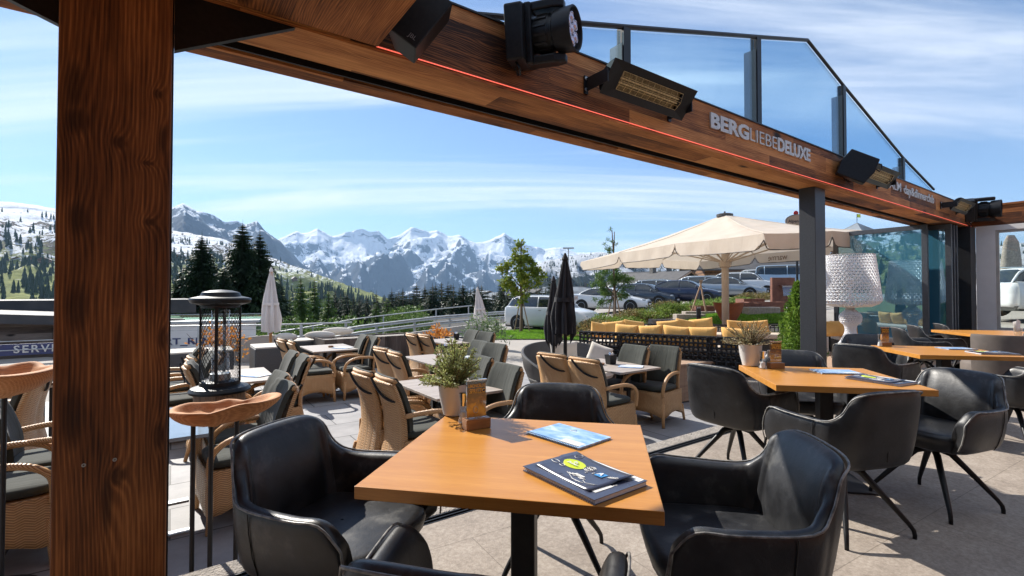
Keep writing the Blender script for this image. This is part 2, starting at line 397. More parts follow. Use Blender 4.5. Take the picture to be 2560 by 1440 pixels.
M['parasolcloth'] = cloth('cream_parasol_cloth', (.60, .52, .43), (.67, .59, .50), .30, .9)
def leafm(name, c1, c2, c3=None, scale=2.5, tr=.35, rough=.55):
    t = NT(name); n = t.noise(t.coord('Object'), scale, 3); wn = t.noise(t.coord('Object'), scale * 14, 1)
    s = t.math('ADD', t.math('MULTIPLY', n, .5), t.math('MULTIPLY', wn, .5))
    c = t.ramp(s, [(.36, c1), (.52, c2), (.66, c3 or c2)]); t.col(c); t.set(Roughness=rough, Specular_IOR_Level=.3)
    tl = t.new('ShaderNodeBsdfTranslucent'); t.link(c, tl.inputs[0]); mx = t.new('ShaderNodeMixShader'); mx.inputs[0].default_value = tr
    t.link(t.b.outputs[0], mx.inputs[1]); t.link(tl.outputs[0], mx.inputs[2]); t.link(mx.outputs[0], t.out.inputs[0]); return t.m
# ================================================================ world, sun
SUN_AZ, SUN_EL = R(-47), R(38.5)          # clockwise from the view direction
w = bpy.data.worlds.new('World'); SC.world = w; w.use_nodes = True
wn_, wl = w.node_tree.nodes, w.node_tree.links
bg = wn_['Background']
sky = wn_.new('ShaderNodeTexSky'); sky.sky_type = 'NISHITA'; sky.sun_disc = False; sky.sun_elevation = SUN_EL; sky.sun_rotation = SUN_AZ
sky.altitude = 1600; sky.air_density = 1.1; sky.dust_density = .35; sky.ozone_density = 4.2
tc = wn_.new('ShaderNodeTexCoord'); sp = wn_.new('ShaderNodeSeparateXYZ'); wl.new(tc.outputs['Generated'], sp.inputs[0])
def wm(op, a, b=0.0, cl=False):
    x = wn_.new('ShaderNodeMath'); x.operation = op; x.use_clamp = cl
    for i, q in enumerate((a, b)):
        if hasattr(q, 'is_linked'): wl.new(q, x.inputs[i])
        else: x.inputs[i].default_value = q
    return x.outputs[0]
zz = wm('ADD', wm('MAXIMUM', sp.outputs[2], 0.0), .12)
cx_, cy_ = wm('DIVIDE', sp.outputs[0], zz), wm('DIVIDE', sp.outputs[1], zz)
cb = wn_.new('ShaderNodeCombineXYZ'); wl.new(cx_, cb.inputs[0]); wl.new(cy_, cb.inputs[1])
def cloud(rot, sc, st, lo, hi, det=8, dist=.6, loc=(0, 0, 0)):
    mp = wn_.new('ShaderNodeMapping'); mp.inputs['Rotation'].default_value = (0, 0, rot); mp.inputs['Scale'].default_value = st; mp.inputs['Location'].default_value = loc
    wl.new(cb.outputs[0], mp.inputs[0]); n = wn_.new('ShaderNodeTexNoise'); n.inputs['Scale'].default_value = sc; n.inputs['Detail'].default_value = det
    n.inputs['Roughness'].default_value = .58; n.inputs['Distortion'].default_value = dist; wl.new(mp.outputs[0], n.inputs['Vector'])
    m = wn_.new('ShaderNodeMapRange'); m.inputs[1].default_value = lo; m.inputs[2].default_value = hi; m.interpolation_type = 'SMOOTHSTEP'; wl.new(n.outputs[0], m.inputs[0]); return m.outputs[0]
c1 = cloud(R(-28), .55, (.28, 1.5, 1), .47, .66, 10, .7, (3.1, .4, 0)); c2 = cloud(R(-14), 1.5, (.35, 1.6, 1), .50, .74, 9, 1.0, (7, 2, 0))
cl = wm('MULTIPLY', wm('ADD', wm('MULTIPLY', c1, .75), wm('MULTIPLY', c2, .4), True), .80)
mxc = wn_.new('ShaderNodeMix'); mxc.data_type = 'RGBA'; wl.new(cl, mxc.inputs[0]); wl.new(sky.outputs[0], mxc.inputs[6]); mxc.inputs[7].default_value = (7.6, 7.9, 8.3, 1)
wl.new(mxc.outputs[2], bg.inputs[0]); bg.inputs[1].default_value = .083
sl = bpy.data.lights.new('sun', 'SUN'); sl.energy = 5.0; sl.angle = R(.5); sl.color = (1, .945, .86)
so = bpy.data.objects.new('sun', sl); COL.objects.link(so)
sd = Vector((math.sin(SUN_AZ) * math.cos(SUN_EL), math.cos(SUN_AZ) * math.cos(SUN_EL), math.sin(SUN_EL)))
so.rotation_euler = sd.to_track_quat('Z', 'Y').to_euler(); so.location = (0, 0, 20)
SC.view_settings.view_transform = 'Standard'; SC.view_settings.look = 'None'; SC.view_settings.exposure = .99; SC.view_settings.gamma = 1
SC.cycles.max_bounces = 10; SC.cycles.transparent_max_bounces = 24; SC.cycles.volume_bounces = 0; SC.cycles.use_denoising = True
SC.cycles.diffuse_bounces = 3; SC.cycles.glossy_bounces = 3; SC.cycles.transmission_bounces = 4; SC.cycles.caustics_reflective = False; SC.cycles.caustics_refractive = False
# ================================================================ levels
ZI = .40                                   # interior floor above the terrace (z = 0)
DB, DBO = 2.68, 3.32                       # inner face and outer edge of the beam
ZU, ZT = 3.16, 3.58
SE = 13.9
def fac(name, label=None, cat=None, group=None, kind=None):
    o = empty(name, (0, 0, 0), FRZ, label, cat, group)
    if kind: o['kind'] = kind
    return o
# interior floor and its edge
f = fac('interior_floor', kind='structure')
MB().bx(-9, SE + .4, -6, DB - .09, ZI - .3, ZI).build('floor_slab', M['floor'], f)
e = MB().bx(-9, SE - .3, DB - .012, DB + .13, ZI - .298, ZI + .004).build('floor_edge', M['stone'], f, bevel=.008)
b = MB().bx(-9, SE - .3, DB - .09, DB - .012, ZI - .3, ZI - .018)
for q in (DB - .086, DB - .052, DB - .018): b.bx(-9, SE - .3, q - .004, q + .004, ZI - .018, ZI + .002)
g = fac('door_track', 'black double door track sunk along the sandy floor edge', 'door track'); b.build('rail', M['blacksteel'], g)
# terrace
f = fac('terrace_floor', kind='structure')
MB().add([(-14, DB + .1, 0), (10.2, DB + .1, 0), (10.2, 7.6, 0), (4.5, 9.4, 0), (-14, 13.2, 0)], [(0, 1, 2, 3, 4)]).build('paving', M['tiles'], f)
# ---- beam
bm = fac('timber_beam', 'long brown reclaimed timber beam spanning the open terrace front', 'beam')
MB().bx(-8, SE, DB, DBO - .30, ZU, ZT).build('fascia', M['beam_wood'], bm)
MB().bx(-8, SE, DB + .004, DBO - .298, ZU - .02, ZU - .002).build('soffit', M['soffit_wood'], bm)
MB().bx(-8, SE, DBO - .295, DBO - .15, ZU + .10, ZT - .01).bx(-8, SE, DBO-.19, DBO-.175, ZU - .012, ZU + .1).build('blind_slot', M['blacksteel'], bm)
MB().bx(-8, SE, DBO - .148, DBO, ZU - .02, ZT - .02).build('outer_trim', M['soffit_wood'], bm)
MB().bx(-8, SE, DB - .012, DBO + .03, ZT, ZT + .012).build('cap_sheet', M['blacksteel'], bm)
t = NT('glowing_red_strip'); t.set(Emission_Color=(1, .16, .10, 1), Emission_Strength=.55); t.col((.7, .1, .07))
M['led'] = t.m
MB().bx(.94, SE - .05, DB - .006, DB - .002, ZU + .002, ZU + .008).build('light_strip', M['led'], bm)
# roof over the near part
rf = fac('canopy_roof', 'wide board lined roof soffit over the dining room corner', 'roof')
MB().bx(-8, .94, -6, DB - .02, ZU - .004, ZU + .45).build('board_soffit', M['ceil_wood'], rf)
MB().bx(-8, .97, -6, DB - .02, ZU + .452, ZU + .47).build('roof_sheet', M['blacksteel'], rf)
# haunch and wooden post
s0, s1 = -.392, -.012
ps = fac('wooden_post', 'thick dark old timber post with knots holding up the roof corner', 'post')
MB().bx(s0, s1, DB - .03, DB + .31, -.02, ZU - .005).build('shaft', M['post_wood'], ps, bevel=.012, seg=3)
MB().bx(s1 + .001, s1 + .006, DB + .02, DB + .30, 0, ZU - .006).build('edge_plate', M['blacksteel'], ps)
for k, (u, v) in enumerate(((216, 1163), (293, 1149))):
    q = su(u, DB - .03); z = zv(u, v, q, DB - .03)
    MB().lathe([(.003, -.004), (.0075, -.003), (.0075, .002), (.004, .002), (.003, -.001)], 12, M=Matrix.Translation((q, DB - .031, z)) @ Matrix.Rotation(R(90), 4, 'X')).build('screw', M['alu'], ps)
q = su(290, DB - .04); MB().bx(q - .05, q + .09, DB - .07, DB - .032, .37, .415).build('foot_bracket', M['blacksteel'], ps, bevel=.003)
hn = fac('steel_haunch', 'black steel plate bracket tapering from the old timber post to the beam', 'bracket')
sR = su(735, DB - .01); zL = zv(425, 125, s1, DB)
def plate(pts, d0, d1):
    n = len(pts); return MB().add([(s, d0, z) for s, z in pts] + [(s, d1, z) for s, z in pts], [tuple(range(n)), tuple(reversed(range(n, 2*n)))] + [(k, (k+1) % n, n+(k+1) % n, n+k) for k in range(n)])
plate([(s1 + .007, ZU - .023), (s1 + .007, zL), (sR, ZU - .023)], DB + .0, DB + .035).build('haunch_plate', M['black'], hn, fix=True)
hn2 = fac('steel_haunch', 'black steel bracket on the outer side of the old timber post', 'bracket')
plate([(s0 - .004, ZU - .023), (s0 - .004, ZU - .30), (s0 - .75, ZU - .023)], DB + .0, DB + .035).build('haunch_plate', M['black'], hn2, fix=True)
# steel post by the terrace
sp_ = fac('steel_post', 'square dark grey steel post under the beam beside the wide cream parasol', 'post')
MB().bx(6.80, 7.10, 2.80, 3.0, ZI + .012, ZU - .022).build('shaft', M['steel'], sp_, bevel=.006)
MB().bx(6.74, 7.16, 2.74, 3.06, ZI + .001, ZI + .014).build('base_plate', M['steel'], sp_)
# ---- lettering
FM = lambda s, z, d=DB: Matrix(((1, 0, 0, s), (0, 0, -1, d - .008), (0, 1, 0, z), (0, 0, 0, 1)))
M['letter'] = plain('pale_letter_metal', (.62, .58, .54), (.5, .47, .44), 12, .45, .3)
lt = fac('sign_lettering', 'pale raised capital letters fixed to the timber beam beside the widest heater', 'lettering')
a, bb = su(1777, DB), su(2026, DB); W_ = bb - a
zc = .5 * (zv(1900, 352, (a + bb) / 2, DB) + zv(1900, 352, (a + bb) / 2, DB)) 
text_mesh('bold_letters', 'BERG', .2, M['letter'], lt, FM(a + W_ * .165, zc), .008, .008, width=W_ * .33)
text_mesh('thin_letters', 'LIEBE', .2, M['letter'], lt, FM(a + W_ * .475, zc), .008, -.002, width=W_ * .27)
text_mesh('bold_letters', 'DELUXE', .2, M['letter'], lt, FM(a + W_ * .81, zc), .008, .008, width=W_ * .38)
lt = fac('sign_lettering', 'small pale club name letters fixed to the beam between two heaters', 'lettering')
a, bb = su(2222, DB), su(2338, DB); W_ = bb - a
zc = zv(2285, 482, su(2285, DB), DB)
text_mesh('capital_letters', 'IALM', .2, M['letter'], lt, FM(a + W_ * .12, zc), .008, .001, width=W_ * .24)
text_mesh('club_letters', 'day&dinnerclub', .2, M['letter'], lt, FM(a + W_ * .64, zc - .005), .008, .003, width=W_ * .68)
# ---- balustrade
bl = fac('glass_balustrade', 'slanted glass balustrade with dark posts standing on the timber beam', 'balustrade')
DG = 2.86
def gtop(u, v): s = su(u, DG); return (s, zv(u, v, s, DG))
tops = [gtop(1190, 41), gtop(1562, 70), gtop(1895, 94), gtop(2021, 102), gtop(2110, 214), gtop(2258, 394), gtop(2335, 474)]
def topz(s): return interp(tops, s)
MB().tube([(s, DG - .02, z) for s, z in tops], .022, 6).build('top_rail', M['blacksteel'], bl)
pp = [su(u, DG) for u in (1562, 1895, 2110, 2258)]
for s in pp:
    z = topz(s); b = MB().bx(s - .045, s + .045, DG - .04, DG + .04, ZT + .014, z - .012)
    b.build('post', M['blacksteel'], bl)
    MB().bx(s - .060, s - .050, DG - .03, DG + .11, ZT + .014, z - .16).build('post_plate', plain('light_grey_paint', (.13, .135, .13), (.09, .095, .095), 60, .6) if s == pp[0] else M['steel'], bl)
edges = [tops[0][0]] + pp + [tops[-1][0]]
for i in range(len(edges) - 1):
    a, c = edges[i] + .05, edges[i+1] - .05; ks = sorted([a, c] + [s for s, z in tops if a < s < c])
    pts = [(a, ZT + .02), (c, ZT + .02)] + [(s, max(topz(s) - .03, ZT + .025)) for s in reversed(ks)]
    plate(pts, DG - .006, DG + .006).build('glass_pane', M['railglass'], bl, fix=True)
# ---- heaters on the beam
M['emitter'] = plain('gold_reflector', (.85, .68, .38), (.45, .33, .16), 60, .3, .7)
M['reflector'] = plain('darkened_gold_back', (.30, .22, .10), (.12, .085, .04), 40, .4, .6)  # gold darkened in colour, for the shaded gap behind the wires
def heater(s, L, z, label, d=DB - .22, first=None):
    if first: return copy_tree(first, FP(s, d, z), FRZ, label)
    h = empty('radiant_heater', FP(s, d, z), FRZ, label, 'heater', 'heaters on the timber beam')
    n = 10; hh, dp = .13, .075
    T = Matrix.Rotation(R(38), 4, 'X')           # face looks down and inwards
    # curved back shell, open face towards -y
    rows = []
    for x in (-L/2, -L/2 + .02, L/2 - .02, L/2):
        sc = .86 if abs(abs(x) - L/2) < .001 else 1
        rows.append([T @ Vector((x, dp * math.sin(math.pi * k / n) * sc, hh * math.cos(math.pi * k / n) * sc)) for k in range(n + 1)])
    b = MB().grid(rows)
    for r_ in (rows[0], rows[-1]): b.add(r_, [tuple(range(n+1))])
    b.build('housing', M['black'], h, fix=True, auto=40)
    b = MB(); a = .62
    def P_(x, z_, y=0): return T @ Vector((x, y, z_))
    L1, h1 = L * .5, hh; L2, h2 = L * .36, hh * .52
    o_ = [P_(-L1, -h1), P_(L1, -h1), P_(L1, h1), P_(-L1, h1)]; i_ = [P_(-L2, -h2, .01), P_(L2, -h2, .01), P_(L2, h2, .01), P_(-L2, h2, .01)]
    b.add(o_ + i_, [(0, 1, 5, 4), (1, 2, 6, 5), (2, 3, 7, 6), (3, 0, 4, 7)]); b.build('front_frame', M['black'], h, fix=True)
    MB().add([P_(-L2, -h2, .03), P_(L2, -h2, .03), P_(L2, h2, .03), P_(-L2, h2, .03)], [(0, 1, 2, 3)]).build('reflector', M['reflector'], h)
    b = MB()
    for k in range(11): x = lerp(-L2, L2, k / 10); b.tube([P_(x, -h2, .004), P_(x, 0, -.014), P_(x, h2, .004)], .0022, 4)
    for k in range(5): q = lerp(-h2, h2, k / 4); b.tube([P_(-L2, q, -.008 + .012 * abs(q) / h2), P_(L2, q, -.008 + .012 * abs(q) / h2)], .002, 4)
    b.build('wire_grille', M['emitter'], h)
    for q in (-.25, .25): MB().tube([P_(-L2 * .98, h2 * q, .018), P_(L2 * .98, h2 * q, .018)], .006, 6).build('heating_tube', M['emitter'], h)
    for x in (-L/2 - .012, L/2 + .006):
        b = MB(); b.bx(x - .004, x + .004, -.02, .205, -.05, .05); b.bx(x - .02, x + .02, .205, .216, -.07, .07)
        b.build('mount_bracket', M['blacksteel'], h)
    for z_ in (-.04, .045): MB().lathe([(.0, -.004), (.014, -.002), (.014, .004), (.006, .006), (.006, .001)], 12, M=Matrix.Translation((-L/2 - .02, .2, z_)) @ Matrix.Rotation(R(90), 4, 'X')).build('bolt', M['alu'], h)
    return h
ha = su(1515, DB - .2); hb = su(1722, DB - .2); hs = (ha + hb) / 2
h1 = heater(hs, (hb - ha), zv(1622, 232, hs, DB - .2), 'wide black infrared heater beside the bold capital lettering')
hs2 = su(2203, DB - .2); heater(hs2, 0, zv(2203, 442, hs2, DB - .2), 'black infrared heater mounted in the middle stretch of the beam', first=h1)
hs3 = su(2409, DB - .2); heater(hs3, 0, zv(2409, 517, hs3, DB - .2), 'small looking infrared heater at the far end of the beam', first=h1)
# ---- moving-head stage lights
t = NT('lens_glass'); t.col((.55, .5, .6)); t.set(Roughness=.08, Metallic=.6); M['lens'] = t.m
def stage_light(loc, rz, tilt, label, first=None, pan=0):
    if first: return copy_tree(first, loc, rz, label)
    h = empty('stage_light', loc, rz, label, 'stage light', 'moving head lights on the beam')
    # base against the beam (+y), yoke, head
    MB().prism([(-.17, -.17), (.17, -.17), (.2, 0), (.17, .17), (-.17, .17), (-.2, 0)], .0, .12, Matrix.Translation((0, .2, 0)) @ Matrix.Rotation(R(90), 4, 'X')).build('base_box', M['black'], h, bevel=.012)
    b = MB()
    for sx in (-1, 1):
        M_ = Matrix.Translation((sx * .165, 0, 0)) @ Matrix.Rotation(R(90), 4, 'Y')
        b.prism([(-.06, .09), (-.075, -.10), (-.04, -.17), (.04, -.17), (.075, -.10), (.06, .09)], -.028, .028, M_)
    b.bx(-.19, .19, .04, .09, -.09, .09); b.build('yoke', M['black'], h, bevel=.012)
    T = Matrix.Translation((0, -.09, 0)) @ Matrix.Rotation(tilt, 4, 'X')
    prof = [(.06, -.16), (.10, -.15), (.118, -.09), (.12, -.01), (.112, .0), (.112, .02), (.128, .03), (.135, .08), (.14, .15), (.135, .155), (.128, .15), (.122, .12), (.0005, .12)]
    MB().lathe(prof, 28, M=T).build('lamp_head', M['black'], h, auto=35)
    b = MB()
    for k in range(9):
        w_ = k * 2 * math.pi / 9; b.box((0, 0, 0), (.012, .02, .08), M=None)
    b = MB()
    for k in range(14):
        w_ = k * 2 * math.pi / 14; M_ = T @ Matrix.Rotation(w_, 4, 'Z') @ Matrix.Translation((.121, 0, -.055)); b.add([(x, y, z) for x in (-.006, .006) for y in (-.006, .006) for z in (-.04, .04)], [(0,1,3,2),(4,6,7,5),(0,4,5,1),(2,3,7,6),(0,2,6,4),(1,5,7,3)], M_)
    b.build('cooling_ribs', M['blacksteel'], h)
    for k in range(7):
        r_ = 0 if k == 6 else .074; w_ = k * math.pi / 3
        MB().lathe([(.0, .012), (.02, .010), (.028, .0), (.03, -.01), (.033, .006), (.035, -.01)], 14, M=T @ Matrix.Translation((r_ * math.cos(w_), r_ * math.sin(w_), .128))).build('lens', M['lens'], h, smooth=True)
    MB().tube([(.17, .15, -.12), (.22, .12, -.14), (.25, .13, -.09), (.24, .16, -.04), (.19, .17, -.05)], .008, 6).build('power_cable', M['black'], h)
    for k in range(3): MB().bx(-.03 + k * .03, -.015 + k * .03, .085, .092, .135, .15).build('control_button', M['alu'], h)
    return h
def fz(u, v, d): s = su(u, d); return FP(s, d, zv(u, v, s, d))
l1 = stage_light(fz(1352, 88, DB - .2), FRZ + R(8), R(100), 'big black moving head light hanging high beside the speaker')
for o in l1.children:
    if o.name.split('.')[0] in ('lamp_head', 'cooling_ribs', 'lens', 'yoke'): pass
l1.rotation_euler = (0, R(90 - 12), FRZ + R(38)); l1.rotation_mode = 'XYZ'
copy_tree(l1, fz(2140, 424, DB - .16), None, 'round black moving head light turned away beside the middle heater').rotation_euler = (0, R(150), FRZ + R(120))
l3 = copy_tree(l1, fz(2455, 524, DB - .2), None, 'black moving head light with a round lens cluster in the far corner'); l3.rotation_euler = (0, R(78), FRZ + R(15)); l3.scale = (1.25,) * 3
# speaker
s_ = empty('loudspeaker', fz(1050, 62, DB - .2), FRZ, 'slanted black wedge loudspeaker on the beam beside the board soffit', 'loudspeaker')
T = Matrix.Rotation(R(34), 4, 'Y') @ Matrix.Rotation(R(14), 4, 'X') @ Matrix.Rotation(R(-25), 4, 'Z')
MB().prism([(-.10, -.10), (.10, -.10), (.07, .10), (-.07, .10)], -.17, .17, T).build('cabinet', M['black'], s_, bevel=.008)
MB().add([T @ Vector(p) for p in ((-.09, -.1015, -.16), (.09, -.1015, -.16), (.09, -.1015, .16), (-.09, -.1015, .16))], [(0, 1, 2, 3)]).build('speaker_grille', M['black'], s_)
text_mesh('badge_letters', 'JBL', .035, M['alu'], s_, T @ Matrix.Translation((.05, -.103, -.13)) @ Matrix.Rotation(R(90), 4, 'X'), .0006)
MB().bx(-.02, .02, .08, .2, -.03, .03).build('wall_bracket', M['blacksteel'], s_)
rwl = fac('added_rear_wall', kind='structure')
MB().bx(-9, SE, -6.3, -6.02, ZI, ZU + 1.2).build('bounce_board_wall', M['cross_wood'], rwl)  # unseen wall, added to block low sky and bounce warm light forward
# ---- cross beam, end wall, window
cbm = fac('timber_cross_beam', 'brown timber cross beam above the pale end wall', 'beam')
MB().bx(SE, SE + .35, -6, DBO, ZU, ZT - .02).build('fascia', M['cross_wood'], cbm)
MB().bx(SE - .02, SE + .37, -6, DBO + .02, ZT - .018, ZT + .02).build('board_top', M['cross_wood'], cbm)
ew = fac('end_wall', kind='structure')
WD, WZ0, WZ1 = su(2488, 1), 0, 0
# wall plane s = SE: distance where a column is seen
def du(u, s=SE):
    x = (u - CX) / FPX; return s * (TV.x - x * TV.y) / (x * NV.y - NV.x)
d0, d1 = 2.62, du(2490)
zb = zv(2520, 826, SE, du(2520)); zt = zv(2520, 574, SE, du(2520))
b = MB().bx(SE, SE + .3, d1, d0, ZI, ZU - .003).bx(SE, SE + .3, -5, d1 - .0005, zt, ZU - .003).bx(SE, SE + .3, -5, d1 - .0005, ZI, zb).bx(SE, SE + .3, -6, -2.6, zb + .001, zt - .001)
b.build('wall_panel', M['white'], ew)
wn = fac('window', 'tall clear window in the pale end wall looking on the parking', 'window')
b = MB()
for a_ in (d1 - .05, -.1, -2.6): b.bx(SE + .02, SE + .09, a_, a_ + .05, zb + .002, zt - .002)
b.bx(SE + .02, SE + .09, -2.55, d1 - .05, zt - .05, zt - .002).bx(SE + .02, SE + .09, -2.55, d1 - .05, zb + .002, zb + .05)
b.build('frame', plain('pale_frame', (.45, .42, .38), None, 5, .5), wn, bevel=.004)
MB().bx(SE - .06, SE + .0, -2.6, d1 + .03, zb - .03, zb + .004).build('sill', M['white'], wn, bevel=.004)
MB().bx(SE + .05, SE + .056, -2.55, d1 - .05, zb + .05, zt - .05).build('glass_pane', M['glass'], wn)
# ---- folding doors
M['frame_grey'] = plain('grey_door_frame', (.075, .08, .09), (.09, .095, .105), 20, .4, .4)
def door(s, da, db_, label, gm, angle=0, z1=ZU - .03):
    o = empty('folding_door', FP(s, da), FRZ + angle, label, 'door', 'folded glass doors beside the beam end')
    L = db_ - da; z0 = .03; fw = .095
    MB().bx(-.035, .035, 0, fw, z0, z1).bx(-.035, .035, L - fw, L, z0, z1).bx(-.034, .034, fw, L - fw, z0, z0 + fw).bx(-.034, .034, fw, L - fw, z1 - fw, z1).build('frame', M['frame_grey'], o, bevel=.004)
    MB().bx(-.012, .012, fw - .01, L - fw + .01, z0 + fw - .01, z1 - fw + .01).build('glass_pane', gm, o)
    MB().tube([(-.04, L - .05, 1.1), (-.085, L - .05, 1.1), (-.085, L - .05, 1.3), (-.04, L - .05, 1.3)], .009, 6).build('handle', M['blacksteel'], o)
    return o
sA = su(2320, DB + .35)
door(sA, DB + .34, DB + 2.05, 'large glass door swung outwards mirroring blue sky and slopes', M['doorglass'], R(-3))
for k, (ds) in enumerate((.32, .52, .72)):
    door(sA + ds, DB + .05, DB + 1.65, ('dark folded glass door directly behind the mirroring one', 'dark folded glass door in the middle of the stack', 'dark folded glass door closest to the pale wall')[k], M['doorglass'], R((-2, 1, 0)[k]))
eb = fac('steel_post', 'black steel end post between the folded doors and pale wall', 'post')
MB().bx(SE - .42, SE - .01, DB - .06, DB + .3, ZI + .002, ZU - .022).build('shaft', M['blacksteel'], eb, bevel=.005)
# ================================================================ black leather armchair (faces +y, origin on the floor)
def leather_chair(label, group):
    o = empty('leather_armchair', (0, 0, 0), 0, label, 'armchair', group)
    plan = [(0, -.265), (.12, -.262), (.205, -.245), (.250, -.212), (.264, -.186), (.282, -.135), (.300, .06), (.304, .18), (.298, .262)]
    top = [.84, .838, .826,   .792, .705, .660, .662, .665, .595]
    lean = [(0, -.078), (-.004, -.075), (-.014, -.07), (-.020, -.058), (-.004, -.042), (.022, -.020), (.036, .0), (.034, .0), (.02, -.02)]
    botz = [.43, .43, .43, .43, .43, .43, .43, .44, .49]
    P_ = cr([(plan[i][0], plan[i][1], top[i], lean[i][0], lean[i][1], botz[i]) for i in range(9)], 4)
    full = [(-p[0], p[1], p[2], -p[3], p[4], p[5], -1) for p in reversed(P_[1:])] + [p + (1,) for p in P_]
    rows = []; rim = []; n_ = len(full)
    for i, p in enumerate(full):
        x, y, zt, lx, ly, zb, sg = p
        a = full[max(i - 1, 0)]; c = full[min(i + 1, n_ - 1)]
        tx, ty = c[0] - a[0], c[1] - a[1]; l = math.hypot(tx, ty) or 1; nx, ny = ty / l, -tx / l          # outward
        th = .058
        def pt(h, off):              # h 0..1 from seat bottom to top
            z = lerp(.44, zt, h); e = h ** 1.3
            return (x + lx * e + nx * off, y + ly * e + ny * off, z)
        ins = .80 if sg else 1
        under = [(x * .35, y * .35 + .0, .375), (x * .72, y * .72 + .0, .382), (x * .93, y * .93, .405 + max(0, zb - .43) * .6)]
        if i in (0, n_ - 1):
            pass
        outer = [pt(.0, -.004), pt(.3, .008), pt(.65, .008), pt(.93, .0), pt(1.0, -.014)]
        bk_ = sst(.225, .12, abs(x)) if y < -.1 else 0; cr__ = .014 * math.exp(-((abs(x) - .262) / .016) ** 2) * (y < -.1)
        inner = [pt(1.0, -th + .016), pt(.93, -th - .014 * bk_ + cr__), pt(.6, -th - .004 - .034 * bk_ + cr__), pt(.25, -th - .03 * bk_ + cr__), (x * .8, y * .8, .45)]
        rows.append(under + outer + inner)
        rim.append(pt(.985, -.001))
    b = MB(); b.grid(rows)
    k = len(rows[0])
    b.add(rows[0], [tuple(range(k))]); b.add(rows[-1], [tuple(reversed(range(k)))])
    me = b.build('shell', M['leather'], o, smooth=True, fix=False)
    bmm = bmesh.new(); bmm.from_mesh(me.data); bmesh.ops.remove_doubles(bmm, verts=bmm.verts, dist=.0004); bmesh.ops.recalc_face_normals(bmm, faces=bmm.faces); bmm.to_mesh(me.data); bmm.free()
    m = me.modifiers.new('s', 'SUBSURF'); m.levels = m.render_levels = 1
    rim = [rim[0]] + rim
    e0 = rows[0]; e1 = rows[-1]
    fr0 = [tuple(lerp(e0[j][q], e0[j][q], 0) for q in range(3)) for j in (3, 4, 5, 6)]
    MB().tube([(p[0], p[1] + .004, p[2]) for p in fr0] + rim[1:] + [(e1[j][0], e1[j][1] + .004, e1[j][2]) for j in (6, 5, 4, 3)], .0040, 6).build('piping', M['piping'], o, smooth=True)
    # seat cushion
    b = MB(); sr = []
    for z, s in ((.40, .86), (.44, .97), (.475, 1.0), (.497, .97), (.505, .86), (.508, .4), (.509, .02)):
        sr.append([(.262 * s * math.copysign(abs(math.cos(w)) ** .45, math.cos(w)), .01 + .262 * s * math.copysign(abs(math.sin(w)) ** .45, math.sin(w)), z) for w in [2 * math.pi * q / 32 for q in range(32)]])
    b.grid(sr, True); b.build('seat_cushion', M['leather'], o, smooth=True)
    b = MB(); b.grid([[(p[0] * .62, p[1] * .62 + .01, .37) for p in sr[0]], [(p[0] * .9, p[1] * .9, .40) for p in sr[0]]], True); b.add([(p[0] * .62, p[1] * .62 + .01, .37) for p in sr[0]], [tuple(range(32))])
    b.build('seat_base', M['leather'], o, smooth=True)
    y0 = -.262
    MB().tube([(0, y0 - .055 * (h ** 1.3) - .008, lerp(.45, .815, h)) for h in (0, .2, .4, .6, .8, .97)], .0022, 5).build('back_seam', M['black'], o)
    for sg in (0, 1):
        i_ = [k for k, p in enumerate(full) if abs(abs(p[0]) - .288) < .006 and p[1] < -.07][-1 if sg else 0]
        MB().tube([Vector(q_) * 1.006 for q_ in rows[i_][2:7]], .002, 5).build('side_seam', M['black'], o)
    MB().lathe([(.035, .335), (.05, .35), (.05, .372)], 16).build('swivel_hub', M['black'], o)
    for q in range(4):
        w_ = math.pi / 4 + q * math.pi / 2; c, s = math.cos(w_), math.sin(w_)
        MB().tube([(c * r_, s * r_, z) for r_, z in ((.02, .35), (.09, .325), (.2, .20), (.305, .075), (.325, .045), (.33, .02), (.33, 0))], [.019, .02, .0165, .0125, .0115, .011, .0105], 10).build('leg', M['black'], o, smooth=True)
    return o
GI = 'black leather armchairs round the beech tables'
def dirv(az): return Vector((math.sin(R(az)), math.cos(R(az)), 0))
def put(az): return -R(az)
ch = None
def lchair(x, y, az, label):
    global ch
    if ch is None:
        ch = leather_chair(label, GI); ch.location = (x, y, ZI + .001); ch.rotation_euler = (0, 0, -R(az)); return ch
    return copy_tree(ch, (x, y, ZI + .001), -R(az), label)
lchair(-.64, 1.80, 108, 'big black armchair beside the carved bowl on thin rods')
lchair(-.06, 1.19, 14, 'black armchair cropped at the bottom edge with only backrest top showing')
lchair(.74, 1.70, -84, 'black armchair with sunlit grey backrest opposite the bowl side of the main table')
lchair(.22, 2.42, 188, 'black armchair tucked behind the main table, only its round backrest showing')
lchair(1.68, 3.60, 58, 'black armchair with a seamed back near the weathered wooden box')
lchair(1.93, 2.83, -14, 'black armchair seen squarely from behind at the second beech table')
lchair(2.72, 3.12, -107, 'black armchair with shiny sunlit backrest on the far side of the second table')
lchair(2.42, 4.02, 196, 'black armchair half hidden beside the square steel post')
lchair(3.72, 4.98, 62, 'black armchair with pale worn back in front of the big white lamp')
lchair(4.28, 5.72, 200, 'black armchair behind the third table with the card holder')
lchair(4.40, 4.22, -14, 'black armchair cropped by the frame in front of the third table')
lchair(6.05, 7.10, 110, 'first black armchair of the row before the mirroring glass door')
lchair(6.72, 7.62, 110, 'middle black armchair of the row before the glass doors')
lchair(7.50, 8.02, 112, 'last black armchair of the row close to the pale wall')
